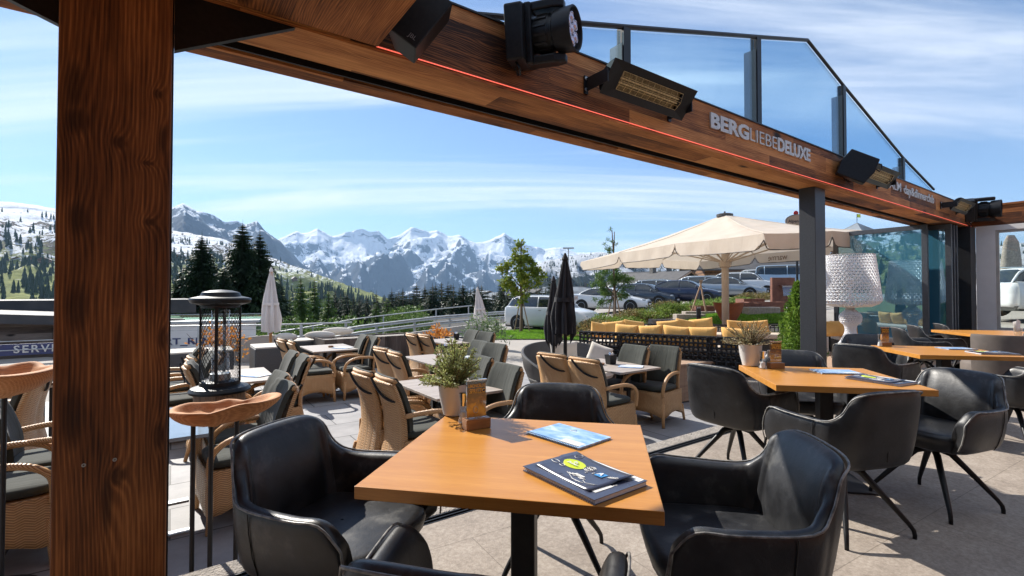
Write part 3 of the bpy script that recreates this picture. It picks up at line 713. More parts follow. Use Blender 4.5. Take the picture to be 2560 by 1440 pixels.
# taupe tub chair
t_ = empty('tub_chair', (6.35, 6.25, ZI + .001), R(8), 'large round taupe tub chair between two beech tables', 'tub chair')
b = MB(); rows = []
for k in range(25):
    w_ = math.pi * (1.0 + k / 24.0); w2 = w_
    c, s = math.cos(w_), math.sin(w_)
    rows.append([(c * r_, s * r_ + .02, z) for r_, z in ((.41, .12), (.43, .45), (.435, .80), (.425, .825), (.385, .825), (.37, .79), (.355, .46), (.355, .30))])
b.grid(rows); b.add(rows[0], [tuple(range(8))]); b.add(rows[-1], [tuple(range(8))]); b.build('backrest', M['taupe'], t_, fix=True, auto=50)
MB().lathe([(.30, .06), (.36, .10), (.36, .42), (.33, .47), (.0, .48)], 28, c=(0, .04, 0)).build('seat', M['taupe'], t_, smooth=True)
MB().lathe([(.28, 0), (.28, .06)], 24, c=(0, .04, 0)).build('base', M['black'], t_)
# ================================================================ beech tables
def beech(cx, cy, sx, sy, az, label, first=None):
    if first: return copy_tree(first, (cx, cy, ZI + .001), -R(az), label)
    o = empty('dining_table', (cx, cy, ZI + .001), -R(az), label, 'table', 'square beech tables')
    MB().bx(-sx/2, sx/2, -sy/2, sy/2, .71, .75).build('tabletop', M['beech'], o, bevel=.0025)
    b = MB(); b.bx(-.045, .045, -.045, .045, .012, .70); b.build('column', M['blacksteel'], o, bevel=.006)
    MB().bx(-.22, .22, -.22, .22, .70, .7095).build('mount_plate', M['blacksteel'], o)
    MB().bx(-.23, .23, -.23, .23, 0, .012).build('base', M['blacksteel'], o, bevel=.003)
    return o
TMAIN = (.047, 1.846); TAZ = 10.8
tb = beech(*TMAIN, .925, .882, TAZ, 'nearest beech table with open menus and a rosemary pot')
beech(2.26, 3.49, 0, 0, TAZ, 'second beech table with a flowering pot beside the steel post', tb)
beech(4.50, 5.02, 0, 0, TAZ, 'third beech table carrying a card holder and a flat menu', tb)
beech(7.35, 7.25, 0, 0, TAZ, 'beech table close to the pale wall holding napkins', tb).scale = (1.25, 1.25, 1)
# ---- table things
ZTOP = ZI + .752
M['navy'] = plain('navy_print', (.035, .042, .075), (.055, .062, .10), 5, .3)
M['lime'] = plain('lime_print', (.52, .62, .02), (.48, .58, .02), 5, .4)
M['whiteprint'] = plain('white_print', (.72, .72, .70), None, 5, .5)
M['blueprint'] = plain('blue_print', (.05, .25, .55), None, 5, .5)
def menu_blue():
    t = NT('blue_sky_menu_cover'); n = t.noise(t.coord('Object', (1, 2.5, 1)), 9, 5, .6, .5)
    t.col(t.ramp(n, [(.38, (.16, .32, .60)), (.55, (.36, .52, .74)), (.68, (.66, .74, .82))])); t.set(Roughness=.28); return t.m
M['bluecover'] = menu_blue()
def arc(cx, cy, rx, ry, a0, a1, n=14, z=0): return [(cx + rx * math.cos(R(lerp(a0, a1, k/n))), cy + ry * math.sin(R(lerp(a0, a1, k/n))), z) for k in range(n+1)]
def menu(kind, loc, rz, label, W=.30, H=.215, pages=.008):
    o = empty('menu_book', loc, rz, label, 'menu', 'spiral bound menus on the tables')
    MB().bx(-W/2 + .004, W/2 - .003, -H/2 + .006, H/2 - .003, .001, pages).build('pages', M['paper'] if kind != 'blue' else M['whiteprint'], o)
    b = MB().bx(-W/2, W/2, -H/2, H/2, pages, pages + .0015); b.bx(-W/2, W/2, -H/2, H/2, 0, .001)
    b.build('cover', M['navy'] if kind == 'navy' else M['bluecover'], o)
    b = MB(); n = 34
    for k in range(n):
        x = lerp(-W/2 + .008, W/2 - .008, k / (n-1)); b.tube([(x + dx, -H/2 + .004 + .008 * math.cos(w_), .0055 + .0065 * math.sin(w_)) for w_, dx in [(2 * math.pi * q / 8, .0004 * q) for q in range(9)]], .0009, 4)
    b.build('spiral_binding', M['blacksteel'] if kind == 'blue' else M['alu'], o)
    if kind == 'blue':
        MB().bx(.03, W/2 - .012, -H/2 + .012, -H/2 + .06, pages + .0016, pages + .0019).build('pale_label', M['whiteprint'], o)
        b = MB().tube([(-.03, .05, pages+.002), (-.015, .075, pages+.002), (0, .05, pages+.002), (-.03, .05, pages+.002)], .0012, 4); b.build('logo_mark', M['whiteprint'], o)
    else:
        MB().bx(-W/2 + .004, W/2 - .01, H/2 - .03, H/2 - .003, pages + .0016, pages + .0019).build('photo_strip', M['whiteprint'], o)
        text_mesh('cover_text', 'Speisekarte', .014, M['whiteprint'], o, Matrix.Translation((W/2 - .035, -H/2 + .1, pages + .002)) @ Matrix.Rotation(R(90), 4, 'Z'), .0001)
    return o
def mpos(u, v, z=ZTOP): return at(u, v, z)
def quadpose(p, q):                                  # centre line of the long spiral edge p->q
    return math.atan2(q.y - p.y, q.x - p.x)
def flyer(loc, rz, label, W=.27, H=.19):             # loose glossy ice cream card, corners lifting
    o = empty('ice_cream_card', loc, rz, label, 'menu card')
    rows = []; n = 14
    def hz(x, y): return .0005 + .010 * ((x / (W/2)) ** 2) * (.4 + .6 * (y > 0)) * (1 if x < 0 else .7)
    for j in range(9):
        y = lerp(-H/2, H/2, j / 8); rows.append([(lerp(-W/2, W/2, k/n), y, hz(lerp(-W/2, W/2, k/n), y)) for k in range(n+1)])
    c = MB().grid(rows).build('card', M['navy'], o, smooth=True); m = c.modifiers.new('t', 'SOLIDIFY'); m.thickness = .0012
    def Z(x, y): return hz(x, y) + .0012
    MB().add([(0, 0, 0)] + [( -.055 + .045 * math.cos(2*math.pi*k/28), .015 + .032 * math.sin(2*math.pi*k/28), Z(-.055 + .045 * math.cos(2*math.pi*k/28), .015 + .032 * math.sin(2*math.pi*k/28))) for k in range(28)], [tuple(range(1, 29))]).build('lime_disc', M['lime'], o)
    for i, s_ in enumerate(('Eis', 'Zauber')):
        text_mesh('disc_text', s_, .017, M['whiteprint'], o, Matrix.Translation((-.055, .023 - .016 * i, .0072)), .0002, .0004)
    b = MB()
    for pts in ([arc(.005, .03, .02, .02, 0, 360, 20), arc(.005, .03, .015, .015, 0, 360, 18)] + [[(.005, .03, 0), (.005 + .015 * math.cos(q), .03 + .015 * math.sin(q), 0)] for q in [k * math.pi / 5 for k in range(10)]]
                + [arc(-.095, .07, .012, .016, 0, 360), arc(-.113, -.02, .018, .010, 20, 380), arc(-.075, -.022, .012, .007, 0, 360), arc(.02, .0, .004, .004, 0, 360, 8), arc(.04, .012, .004, .004, 0, 360, 8)]
                + [arc(.03 + .006 * k, -.045 + .004 * (k % 3), .015, .006, 30 * k, 30 * k + 200, 8) for k in range(-6, 5)]
                + [[(.0, -.04, 0), (.05, -.032, 0), (.065, -.055, 0), (.085, -.064, 0), (.115, -.05, 0)], [(-.0, -.055, 0), (.035, -.072, 0), (.07, -.072, 0), (.08, -.068, 0)], [(.10, -.078, 0), (.118, -.045, 0)]]
                + [arc(.115 + .006 * k, .03 + .003 * k, .006, .005, 0, 360, 8) for k in range(-2, 2)] + [[(.095, .018, 0), (.108, .026, 0)]]):
        b.tube([(x, y, Z(x, y) + .0003) for x, y, z in pts], .0009, 4)
    b.build('fruit_drawing', M['whiteprint'], o)
    MB().add([(x, y, Z(x, y) + .0004) for x, y in ((.050, .004), (.085, .004), (.085, .034), (.050, .034))], [(0, 1, 2, 3)]).build('blue_square', M['blueprint'], o)
    text_mesh('square_letter', 'A', .03, M['whiteprint'], o, Matrix.Translation((.067, .019, .0068)), .0001, .0006)
    return o
p, q = mpos(1305, 1176), mpos(1488, 1265)
rz = quadpose(p, q); mid = (p + q) / 2; up = Vector((-math.sin(rz), math.cos(rz), 0))
W_ = (q - p).length
menu('navy', mid + up * .118, rz, 'thick navy spiral menu lying under the ice cream card', W=.33, H=.235, pages=.014)
flyer(mid + up * .128 + Vector((.0, 0, .0165)) + Vector((math.cos(rz), math.sin(rz), 0)) * -.012, rz - R(3), 'glossy dark ice cream card with lime disc on top of the navy menu')
c_ = empty('paper_slip', mid + up * .085 + Vector((0, 0, .0157)), rz - R(1), 'white paper strip poking out under the ice cream card', 'paper slip')
MB().bx(-.10, .135, -.045, .03, 0, .0012).build('slip', M['whiteprint'], c_)
b = MB(); 
for k in range(9): b.tube([(-.04 + k * .012, -.035 + .004 * math.sin(k * 2.3), .0015), (-.032 + k * .012, -.03 + .005 * math.cos(k * 1.7), .0015)], .0008, 4)
b.build('scribble', M['navy'], c_)
p, q = mpos(1322, 1090), mpos(1420, 1121); rz = quadpose(p, q); up = Vector((-math.sin(rz), math.cos(rz), 0))
menu('blue', (p + q) / 2 + up * .115 + Vector((.005, 0, 0)), rz, 'pale blue spiral menu on the nearest beech table', W=.29, H=.21, pages=.006)
p, q = mpos(2105, 944), mpos(2262, 968); rz = quadpose(p, q); up = Vector((-math.sin(rz), math.cos(rz), 0)); mid = (p+q)/2 + up * .10
menu('navy', mid, rz, 'navy spiral menu under a card on the second beech table', W=.33, H=.235, pages=.012)
flyer(mid + Vector((-.02, .01, .0145)), rz, 'glossy card with lime disc on the second beech table')
p, q = mpos(2052, 934), mpos(2150, 936); menu('blue', (p+q)/2 + Vector((.02, .08, 0)), quadpose(p, q), 'pale spiral menu lying flat at the middle of the second table', W=.29, H=.2, pages=.006)
p = mpos(2480, 884); menu('navy', p, R(-12), 'navy spiral menu on the third beech table', W=.33, H=.235, pages=.012)
flyer(p + Vector((-.03, .01, .0145)), R(-14), 'glossy card with lime disc on the third beech table')
p = mpos(2390, 872); menu('blue', p, R(-6), 'pale spiral menu lying on the third beech table', W=.29, H=.2, pages=.006)
# card holder + sauce bottles + plant pots
def poster():
    t = NT('drink_poster'); v = t.coord('Generated'); sp2 = t.new('ShaderNodeSeparateXYZ'); t.link(v, sp2.inputs[0]); n = t.noise(t.coord('Object'), 38, 4, .6, 1.0)
    h = t.math('ADD', sp2.outputs[2], t.math('MULTIPLY_ADD', n, .5, -.25))
    t.col(t.ramp(h, [(.0, (.50, .21, .02)), (.28, (.62, .32, .035)), (.42, (.25, .13, .05)), (.56, (.045, .032, .028)), (.8, (.03, .022, .016)), (.9, (.02, .016, .012))])); t.set(Roughness=.15); return t.m
M['poster'] = poster()
M['smallwood'] = tabletop('dark_oiled_holder_wood', (.17, .075, .028), (.26, .12, .045), (.33, .16, .06))
M['gold'] = plain('gold_print', (.72, .40, .06), None, 5, .35)
def holder(loc, rz, label, first=None):
    if first: return copy_tree(first, loc, rz, label)
    o = empty('card_holder', loc, rz, label, 'card holder', 'drink card holders on the tables')
    MB().bx(-.058, .058, -.028, .028, 0, .046).build('wood_block', M['smallwood'], o, bevel=.002)
    T = lambda x0, x1, y, z0, z1: [(x0, y, z0), (x1, y, z0), (x1, y, z1), (x0, y, z1)]
    MB().bx(-.047, .047, -.004, .004, .0462, .21).build('acrylic_sleeve', M['glassware'], o)
    MB().bx(-.045, .045, -.002, .002, .05, .205).build('printed_card', M['poster'], o)
    for s_, z, w_, sz in (('LIMONCELLO', .187, .082, .020), ('SPRITZ', .164, .060, .028)):
        text_mesh('card_text', s_, sz, M['gold'], o, Matrix.Translation((-.006 if sz > .02 else 0, -.0052, z)) @ Matrix.Rotation(R(90), 4, 'X'), .0002, .0004, width=w_)
    MB().tube([(.033 + .008 * math.cos(k), -.0052, .166 + .008 * math.sin(k)) for k in [q * .6 for q in range(11)]], .002, 5).build('lemon_drawing', M['gold'], o)
    MB().tube([(-.005 + .011 * math.cos(k), -.0052, .083 + .015 * math.sin(k)) for k in [q * .6 for q in range(11)]], .0015, 5).build('glass_drawing', M['canopy'], o)
    MB().bx(-.049, .049, -.006, .006, .21, .215).build('metal_clip', M['chrome'], o)
    return o
pp_ = mpos(1190, 1073); hd = holder(pp_ + Vector((.0, .02, 0)), R(28), 'drink card in a dark wood block on the nearest table')
holder(mpos(1943, 922) + Vector((0, .02, 0)), R(4), 'drink card in a wood block on the second table', hd)
holder(mpos(2216, 866) + Vector((0, .02, 0)), R(2), 'drink card in a wood block on the third table', hd)
M['pepper'] = plain('peppercorns', (.10, .06, .04), (.25, .19, .14), 300, .8)
M['salt'] = plain('salt_grain', (.72, .72, .72), None, 5, .8)
def shaker(loc, label, fill, first=None, s=1.0):
    o = empty('spice_mill', loc, 0, label, 'spice mill', 'spice mills on the beech tables')
    MB().lathe([(.026, 0), (.027, .004), (.019, .055), (.017, .078)], 20).build('glass_body', M['glassware'], o, smooth=True)
    MB().lathe([(.0225, .006), (.0165, .05), (.0, .052)], 16).build('filling', fill, o)
    MB().lathe([(.0172, .078), (.0175, .082), (.023, .13), (.0235, .137), (.0, .138)], 24).build('steel_cap', M['chrome'], o, auto=40)
    return o
q_ = mpos(1160, 1056)
shaker(q_, 'salt mill with steel cap beside the nearest card holder', M['salt'])
shaker(q_ + Vector((.062, .06, 0)), 'pepper mill half hidden behind the nearest card holder', M['pepper'])
for i, (u, v, lb, fl) in enumerate(((1907, 921, 'salt mill beside the flowering pot on the second table', M['salt']), (1926, 918, 'pepper mill between salt mill and card on the second table', M['pepper']), (2200, 866, 'salt mill on the third beech table', M['salt']), (2210, 864, 'pepper mill on the third beech table', M['pepper']), )):
    shaker(mpos(u, v), lb, fl)
def leaf_quads(mb, pts, size, asp=.45, rnd=random, droop=0):
    for p in pts:
        d = Vector((rnd.gauss(0, 1), rnd.gauss(0, 1), rnd.gauss(0, .8) - droop)).normalized(); a = d.orthogonal().normalized()
        a = Matrix.Rotation(rnd.uniform(0, 6.28), 3, d) @ a; L = size * rnd.uniform(.6, 1.3); w_ = L * asp; p = Vector(p)
        mb.add([p, p + d * L * .5 + a * w_ * .5, p + d * L, p + d * L * .5 - a * w_ * .5], [(0, 1, 2, 3)])
M['rosemary'] = leafm('rosemary_needles', (.16, .20, .06), (.34, .38, .13), (.58, .60, .34), 20)
M['heather'] = leafm('pale_heather', (.20, .20, .09), (.38, .34, .17), (.55, .36, .26), 26)
M['twig'] = plain('twig_bark', (.16, .10, .06), (.09, .06, .04), 20, .8)
M['soil'] = plain('potting_soil', (.035, .025, .018), (.06, .045, .03), 60, .95)
def pot_plant(loc, label, kind, n=70, spread=.16, hgt=.2, s=1.0, rng=None):
    rng = rng or random.Random(3)
    o = empty('potted_plant', loc, 0, label, 'potted plant', 'small potted plants on the tables'); o.scale = (s, s, s)
    MB().lathe([(.045, 0), (.052, .004), (.072, .09), (.078, .15), (.080, .155), (.075, .155), (.072, .14), (.0, .138)], 32).build('pot', M['ceramic'], o, auto=40)
    MB().lathe([(.071, .1385), (.0, .145)], 16).build('soil', M['soil'], o)
    b = MB(); st = MB()
    for k in range(n):
        az = rng.uniform(0, 6.28); r_ = rng.random() ** .6; up = hgt * rng.uniform(.55, 1.1) * (1.15 - .75 * r_ * r_); tip = Vector((math.cos(az) * r_ * spread, math.sin(az) * r_ * spread, .14 + up if r_ < .85 else .14 + up * .5))
        base = Vector((math.cos(az) * .03 * r_, math.sin(az) * .03 * r_, .14)); path = []
        for j in range(9):
            t = j / 8; p = base.lerp(tip, t); p.z = lerp(base.z, tip.z, t ** .8) ; p += Vector((rng.gauss(0, .003), rng.gauss(0, .003), 0)); path.append(p)
        st.tube(path, [.0018] * 8 + [.0008], 4)
        for j in range(1, 9):
            for q in range(8 if kind == 'rosemary' else 5):
                t = path[j] - path[j-1]; p = path[j-1].lerp(path[j], rng.random()); t.normalize()
                d = (t * .8 + Vector((rng.gauss(0, .7), rng.gauss(0, .7), rng.gauss(0, .5)))).normalized(); L = (.020 if kind == 'rosemary' else .011) * rng.uniform(.6, 1.2)
                a = d.orthogonal().normalized() * L * (.14 if kind == 'rosemary' else .3); b.add([p, p + d * L * .5 + a, p + d * L, p + d * L * .5 - a], [(0, 1, 2, 3)])
    st.build('stems', M['twig'], o); b.build('foliage', M[kind], o)
    return o
pot_plant(mpos(1135, 1036), 'rosemary in a white pot on the nearest table', 'rosemary', 110, .165, .19)
pot_plant(mpos(1876, 914), 'pale flowering plant in a white pot on the second table', 'heather', 95, .21, .17, 1.15, random.Random(8))
# napkin stand on the far table
o = empty('napkin_holder', mpos(2545, 838) , R(20), 'white folded napkins in a glass on the table by the pale wall', 'napkins')
MB().add([(-.06, 0, .05), (.06, 0, .05), (.09, .01, .2), (-.02, 0, .23), (-.08, -.01, .15)], [(0, 1, 2, 3, 4)]).add([(-.05, .02, .05), (.05, .03, .05), (.04, .03, .2), (-.06, .03, .19)], [(0, 1, 2, 3)]).build('napkins', M['white'], o)
MB().lathe([(.04, 0), (.05, .11), (.047, .11), (.037, .006), (0, .005)], 18).build('glass', M['glassware'], o, smooth=True)
# ================================================================ wicker chair (faces +y)
def wicker_chair(label, group):
    o = empty('wicker_armchair', (0, 0, 0), 0, label, 'wicker chair', group)
    prof = cr([(-.315, .10, .275), (-.27, .28, .262), (-.245, .45, .252), (-.262, .66, .25), (-.315, .84, .247), (-.365, .965, .235)], 4)
    rows = []; uvs = []; acc = 0; pv = None
    for y, z, hw in prof:
        if pv: acc += math.hypot(y - pv[0], z - pv[1])
        pv = (y, z)
        for k in range(9):
            q = -1 + k / 4
        rows.append([(q * hw, y + .045 * q * q, z - (.012 * q * q if z > .95 else 0)) for q in [-1 + k / 4 for k in range(9)]]); uvs += [(q * hw, acc) for q in [-1 + k / 4 for k in range(9)]]
    bk = MB().grid(rows, uvs=uvs).build('back_panel', M['wicker'], o, smooth=True); m = bk.modifiers.new('t', 'SOLIDIFY'); m.thickness = .03; m.offset = 1
    MB().tube([(-.235, -.31, .96)] + [(q * .235, -.352 + .045 * q * q - .0, .975) for q in (-.9, -.5, 0, .5, .9)] + [(.235, -.31, .96)], .02, 8).build('top_roll', M['rattan'], o, smooth=True)
    # skirt
    path = [(-.27, -.24), (-.28, -.05), (-.285, .15), (-.272, .255), (-.235, .285), (0, .292), (.235, .285), (.272, .255), (.285, .15), (.28, -.05), (.27, -.24)]
    path = [p for p in cr(path, 3)]
    rows = []; uvs = []
    for h in range(6):
        t = h / 5; r_ = []; acc = 0
        for i, (x, y) in enumerate(path):
            if i: acc += math.hypot(x - path[i-1][0], y - path[i-1][1])
            front = math.exp(-((x / .2) ** 4)) if y > .2 else math.exp(-(((y) / .17) ** 4))
            zb = .125 + .05 * front; z = lerp(zb, .445, t); fl = 1 + .035 * (1 - t) ** 2
            r_.append((x * fl, y * fl if y > 0 else y, z)); uvs.append((acc, z))
        rows.append(r_)
    sk = MB().grid(rows, uvs=uvs).build('seat_skirt', M['wicker'], o, smooth=True); m = sk.modifiers.new('t', 'SOLIDIFY'); m.thickness = .012
    MB().prism([(x * .97, y * .97) for x, y in path], .42, .44).build('seat_base', M['wicker'], o)
    for sx in (-1, 1):
        MB().tube([(sx * .272, .268, .30), (sx * .28, .278, .13), (sx * .288, .288, 0)], [.024, .023, .020], 8).build('leg', M['rattan'], o, smooth=True)
        MB().tube([(sx * .262, -.28, .22), (sx * .272, -.335, 0)], [.022, .018], 8).build('leg', M['rattan'], o, smooth=True)
        a_ = cr([(sx * .243, -.225, .655), (sx * .275, -.08, .672), (sx * .30, .07, .675), (sx * .305, .19, .645), (sx * .298, .27, .57), (sx * .283, .285, .46), (sx * .278, .28, .40)], 4)
        MB().tube(a_, .023, 8).build('armrest', M['rattan'], o, smooth=True)
    # cushions
    b = MB(); sr = []
    for z, s in ((.446, .92), (.455, 1.0), (.49, 1.0), (.506, .93), (.511, .6), (.512, .02)):
        sr.append([(.25 * s * math.copysign(abs(math.cos(w)) ** .3, math.cos(w)), .03 + .245 * s * math.copysign(abs(math.sin(w)) ** .3, math.sin(w)), z) for w in [2 * math.pi * q / 32 for q in range(32)]])
    b.grid(sr, True).build('seat_cushion', M['cushion'], o, smooth=True)
    pr = cr([(-.17, .51, .225), (-.182, .66, .228), (-.232, .83, .225), (-.292, .965, .222), (-.318, 1.0, .22), (-.345, .998, .218)], 4)
    rows = [[(q * hw * (1 - .0 * abs(q)), y + .035 * q * q * (1 if z < .96 and y > -.3 else .6), z) for q in [-1 + k / 5 for k in range(11)]] for y, z, hw in pr]
    bc = MB().grid(rows).build('back_cushion', M['cushion'], o, smooth=True); m = bc.modifiers.new('t', 'SOLIDIFY'); m.thickness = .04; m.offset = -1 if False else 1
    m2 = bc.modifiers.new('b', 'BEVEL'); m2.width = .014; m2.segments = 2; m2.limit_method = 'ANGLE'; m2.angle_limit = R(50)
    MB().tube(cr([(-.11, -.405, .97), (-.03, -.385, .885), (.07, -.35, .815), (.17, -.31, .79), (.235, -.265, .80)], 4), .0125, 6).build('strap', M['strap'], o)
    return o
wc = None
GW = 'tan wicker armchairs on the terrace'
def wchair(x, y, az, label):
    global wc
    if wc is None:
        wc = wicker_chair(label, GW); wc.location = (x, y, .002); wc.rotation_euler = (0, 0, -R(az)); return wc
    return copy_tree(wc, (x, y, .002), -R(az + random.uniform(-5, 5)), label)
def wtop(u, v, az, label, hz=.99):                   # from where the top of the back shows
    p = at(u, v, hz); d = dirv(az); wchair(p.x + d.x * .34, p.y + d.y * .34, az, label)
FA, BA = 54, -126
wtop(900, 926, 52, 'wicker chair tucked behind its twin at the table with the rosemary in front')
wtop(955, 941, 56, 'wicker chair seen from behind, closest to the main beech table')
wtop(1212, 892, -122, 'dark cushioned wicker chair left of the green cushioned one near the drink card')
wtop(1275, 912, -128, 'wicker chair with sunlit green cushion just behind the drink card')
wtop(947, 869, 53, 'wicker chair seen from behind at the second terrace row, farther one')
wtop(982, 879, 57, 'wicker chair seen from behind at the second terrace row, nearer one')
wtop(1206, 853, -125, 'wicker chair with green cushion behind the black caddy, farther one')
wtop(1247, 860, -129, 'wicker chair with creased green cushion standing clear of the table')
wtop(1025, 834, 55, 'farthest wicker chair before the plank planter, shown from behind')
wtop(1055, 836, 58, 'wicker chair before the low black sofa, beside the farthest one')
wtop(1187, 826, -124, 'wicker chair near the bollard, the farther one with dark cushion')
wtop(1222, 831, -128, 'wicker chair near the bollard, the nearer one with dark cushion')
wtop(1372, 884, 50, 'wicker chair in front of the round grey sofa, seen from behind')
wtop(1455, 896, 53, 'wicker chair before the second beech table, seen from behind with seat visible')
wtop(1590, 864, -127, 'dark cushioned wicker chair beside the weathered box, farther of two')
wtop(1668, 866, -131, 'dark cushioned wicker chair standing against the weathered wooden box')
wtop(700, 847, 55, 'wicker chair at the plank topped table below the white parasol')
wtop(726, 852, 57, 'second wicker chair below the white parasol, slightly in front of the first')
wtop(914, 838, -124, 'green cushioned wicker chair beside the plank planter, farther of two')
wtop(938, 841, -128, 'green cushioned wicker chair beside the plank planter, nearer of two')
wtop(741, 880, -124, 'wicker chair facing the patio heater, partly hidden by its twin')
wtop(768, 889, -127, 'wicker chair facing the patio heater with bright green cushion side')
wchair(-3.60, 5.98, 54, 'wicker chair mostly hidden by the old post, arm beside the heater')
wchair(-3.25, 5.42, 55, 'wicker chair hidden by the old post at the heater table, nearer one')
wchair(-2.42, 4.36, -126, 'wicker chair with dark mesh back behind the carved bowl')
wchair(-2.16, 3.90, -127, 'wicker chair right behind the carved bowl rods')
wchair(-3.60, 3.72, 55, 'wicker chair outside the old post, farther at the glass top table')
wchair(-3.36, 3.16, 52, 'wicker chair outside the old post, closest to the camera')
wtop(505, 868, -126, 'wicker chair with arms curving beyond the heater cage, farther one')
wtop(540, 884, -128, 'wicker chair right behind the heater cage')
wtop(108, 930, -122, 'wicker chair outside the post seen from the side below the big bowl')
wtop(128, 918, -124, 'wicker chair outside the post partly covered by the timber')
wchair(-5.7, 3.9, 60, 'wicker chair at the far outside table beyond the old post')
# ================================================================ terrace tables
def gtable(x, y, label, top=None, L=1.1, W=.8, first=None, az=54.7):
    if first: return copy_tree(first, (x, y, .002), -R(az) + R(90), label)
    o = empty('terrace_table', (x, y, .002), -R(az) + R(90), label, 'table', 'grey plank terrace tables')
    MB().bx(-W/2, W/2, -L/2, L/2, .725, .75).build('tabletop', top or M['greytop'], o, bevel=.002)
    for sy in (-1, 1):
        MB().bx(-.03, .03, sy * .32 - .03, sy * .32 + .03, .012, .724).build('leg', M['blacksteel'], o, bevel=.004)
        MB().bx(-.30, .30, sy * .32 - .035, sy * .32 + .035, 0, .012).build('foot_plate', M['galv'], o)
    MB().bx(-.02, .02, -.3, .3, .70, .724).build('crossbar', M['blacksteel'], o)
    return o
g1 = gtable(-.70, 5.22, 'grey plank table behind the rosemary pot')
gtable(-1.08, 7.37, 'grey plank table with black caddy in the middle of the terrace', first=g1)
gtable(-1.26, 10.1, 'farthest grey plank table before the low black sofa', first=g1)
gtable(1.36, 6.70, 'grey plank table with menus beside the weathered wooden box', first=g1)
gtable(-3.36, 8.85, 'grey plank table with an ashtray below the white parasol', first=g1)
gtable(-3.36, 5.82, 'grey plank table directly behind the patio heater', first=g1)
M['bluetop'] = plain('glossy_blue_grey_top', (.20, .25, .30), (.26, .31, .36), 3, .12, 0, spec=.8)
g7 = gtable(-2.80, 3.66, 'glossy blue grey table beside the old timber post', M['bluetop'])
gtable(-5.4, 5.6, 'grey table mostly hidden behind the old timber post', first=g1)
# caddies, ashtrays, papers
def caddy(loc, rz, label, first=None):
    if first: return copy_tree(first, loc, rz, label)
    o = empty('condiment_caddy', loc, rz, label, 'caddy', 'black caddies on the terrace tables')
    b = MB(); w0, w1, h = .05, .062, .13
    for a_, c_ in (((-1, -1), (1, -1)), ((1, -1), (1, 1)), ((1, 1), (-1, 1)), ((-1, 1), (-1, -1))):
        b.add([(a_[0]*w0, a_[1]*w0, 0), (c_[0]*w0, c_[1]*w0, 0), (c_[0]*w1, c_[1]*w1, h), (a_[0]*w1, a_[1]*w1, h), (a_[0]*w0*.93, a_[1]*w0*.93, .004), (c_[0]*w0*.93, c_[1]*w0*.93, .004), (c_[0]*w1*.93, c_[1]*w1*.93, h), (a_[0]*w1*.93, a_[1]*w1*.93, h)], [(0, 1, 2, 3), (4, 7, 6, 5), (3, 2, 6, 7)])
    b.add([(-w0, -w0, .003), (w0, -w0, .003), (w0, w0, .003), (-w0, w0, .003)], [(0, 1, 2, 3)]).build('box', M['black'], o)
    for k, (x, y) in enumerate(((-.02, -.02), (.022, -.015), (.0, .025))):
        MB().lathe([(.014, .01), (.014, .145), (.008, .155), (.008, .165), (0, .168)], 12, c=(x, y, 0)).build('shaker', M['chrome'] if k != 1 else M['ceramic'], o, smooth=True)
    return o
cd1 = caddy(at(1114, 884, .754), R(20), 'black caddy on the middle terrace table')
caddy(at(1141, 849, .754), R(10), 'black caddy on the farthest terrace table', cd1)
caddy(at(1527, 910, .754), R(28), 'black caddy on the table beside the wooden box', cd1)
def ash(loc, label, first=None):
    if first: return copy_tree(first, loc, 0, label)
    o = empty('ashtray', loc, 0, label, 'ashtray', 'wooden ashtrays on the terrace tables')
    MB().lathe([(.04, 0), (.052, .025), (.046, .026), (.036, .008), (0, .008)], 20).build('bowl', M['smallwood'], o, auto=40); return o
as1 = ash(at(1097, 895, .753), 'wooden ashtray beside the caddy on the middle terrace table')
ash(at(1123, 855, .753), 'wooden ashtray on the farthest terrace table', as1)
ash(at(1503, 912, .753), 'wooden ashtray on the table beside the wooden box', as1)
ash(at(827, 868, .753), 'ashtray on the table below the white parasol', as1)
def sheet(loc, rz, label, W=.3, H=.21):
    o = empty('menu_sheet', loc, rz, label, 'menu', 'menus lying on the terrace tables')
    MB().bx(-W/2, W/2, -H/2, H/2, 0, .006).build('cover', M['bluecover'], o)
    MB().bx(-W/2 + .02, W/2 + .02, -H/2 + .03, H/2 + .02, .0065, .009).build('inner_sheet', M['paper'], o)
for u, v, lb in ((1165, 893, 'menus on the middle terrace table beside the caddy'), (1178, 852, 'menus on the farthest terrace table'), (1575, 917, 'menus spread on the table beside the wooden box'), (855, 870, 'flat menu on the table below the white parasol'), (635, 939, 'pale menu on the table behind the patio heater')):
    sheet(at(u, v, .753), R(-20), lb)
# ================================================================ ground
def G(x, y):
    up = interp([(2.6, 0), (8, .85), (12, 1.05), (20, 1.75), (40, 2.6), (120, 7)], x) * sst(14.5, 18.5, y)
    if x > 10: up = max(up, interp([(10, 0), (14, .75), (30, 1.9), (120, 7)], x) * sst(-2, 3, y))
    yd = interp([(-60, 12), (-14, 13.0), (-6, 15.5), (-3, 24), (3, 33), (8, 40), (20, 50), (60, 60)], x)
    xd = interp([(-14, 0), (-13.9, 0)], x)
    q = y - yd
    if x < -15: q = max(q, min(-15 - x, 60) if y > -40 else q)
    if q > 0:
        up *= max(0, 1 - q / 30)
        up -= 2.6 * sst(0, 4, q) + .16 * min(q, 60) + .09 * max(0, min(q - 60, 700))
    return up - .012
b = MB(); rows = []
rad = [0.5 * 1.068 ** k for k in range(144)]
rad = [r for r in rad if r < 5200]
for r in rad:
    rows.append([(r * math.sin(R(a * 2.0)), r * math.cos(R(a * 2.0)), (G(r * math.sin(R(a * 2.0)), r * math.cos(R(a * 2.0))) + (noise.noise((r * math.sin(R(a*2)) * .01, r * math.cos(R(a*2)) * .01, 0)) * min(6, max(0, r - 80) * .05)))) for a in range(180)])
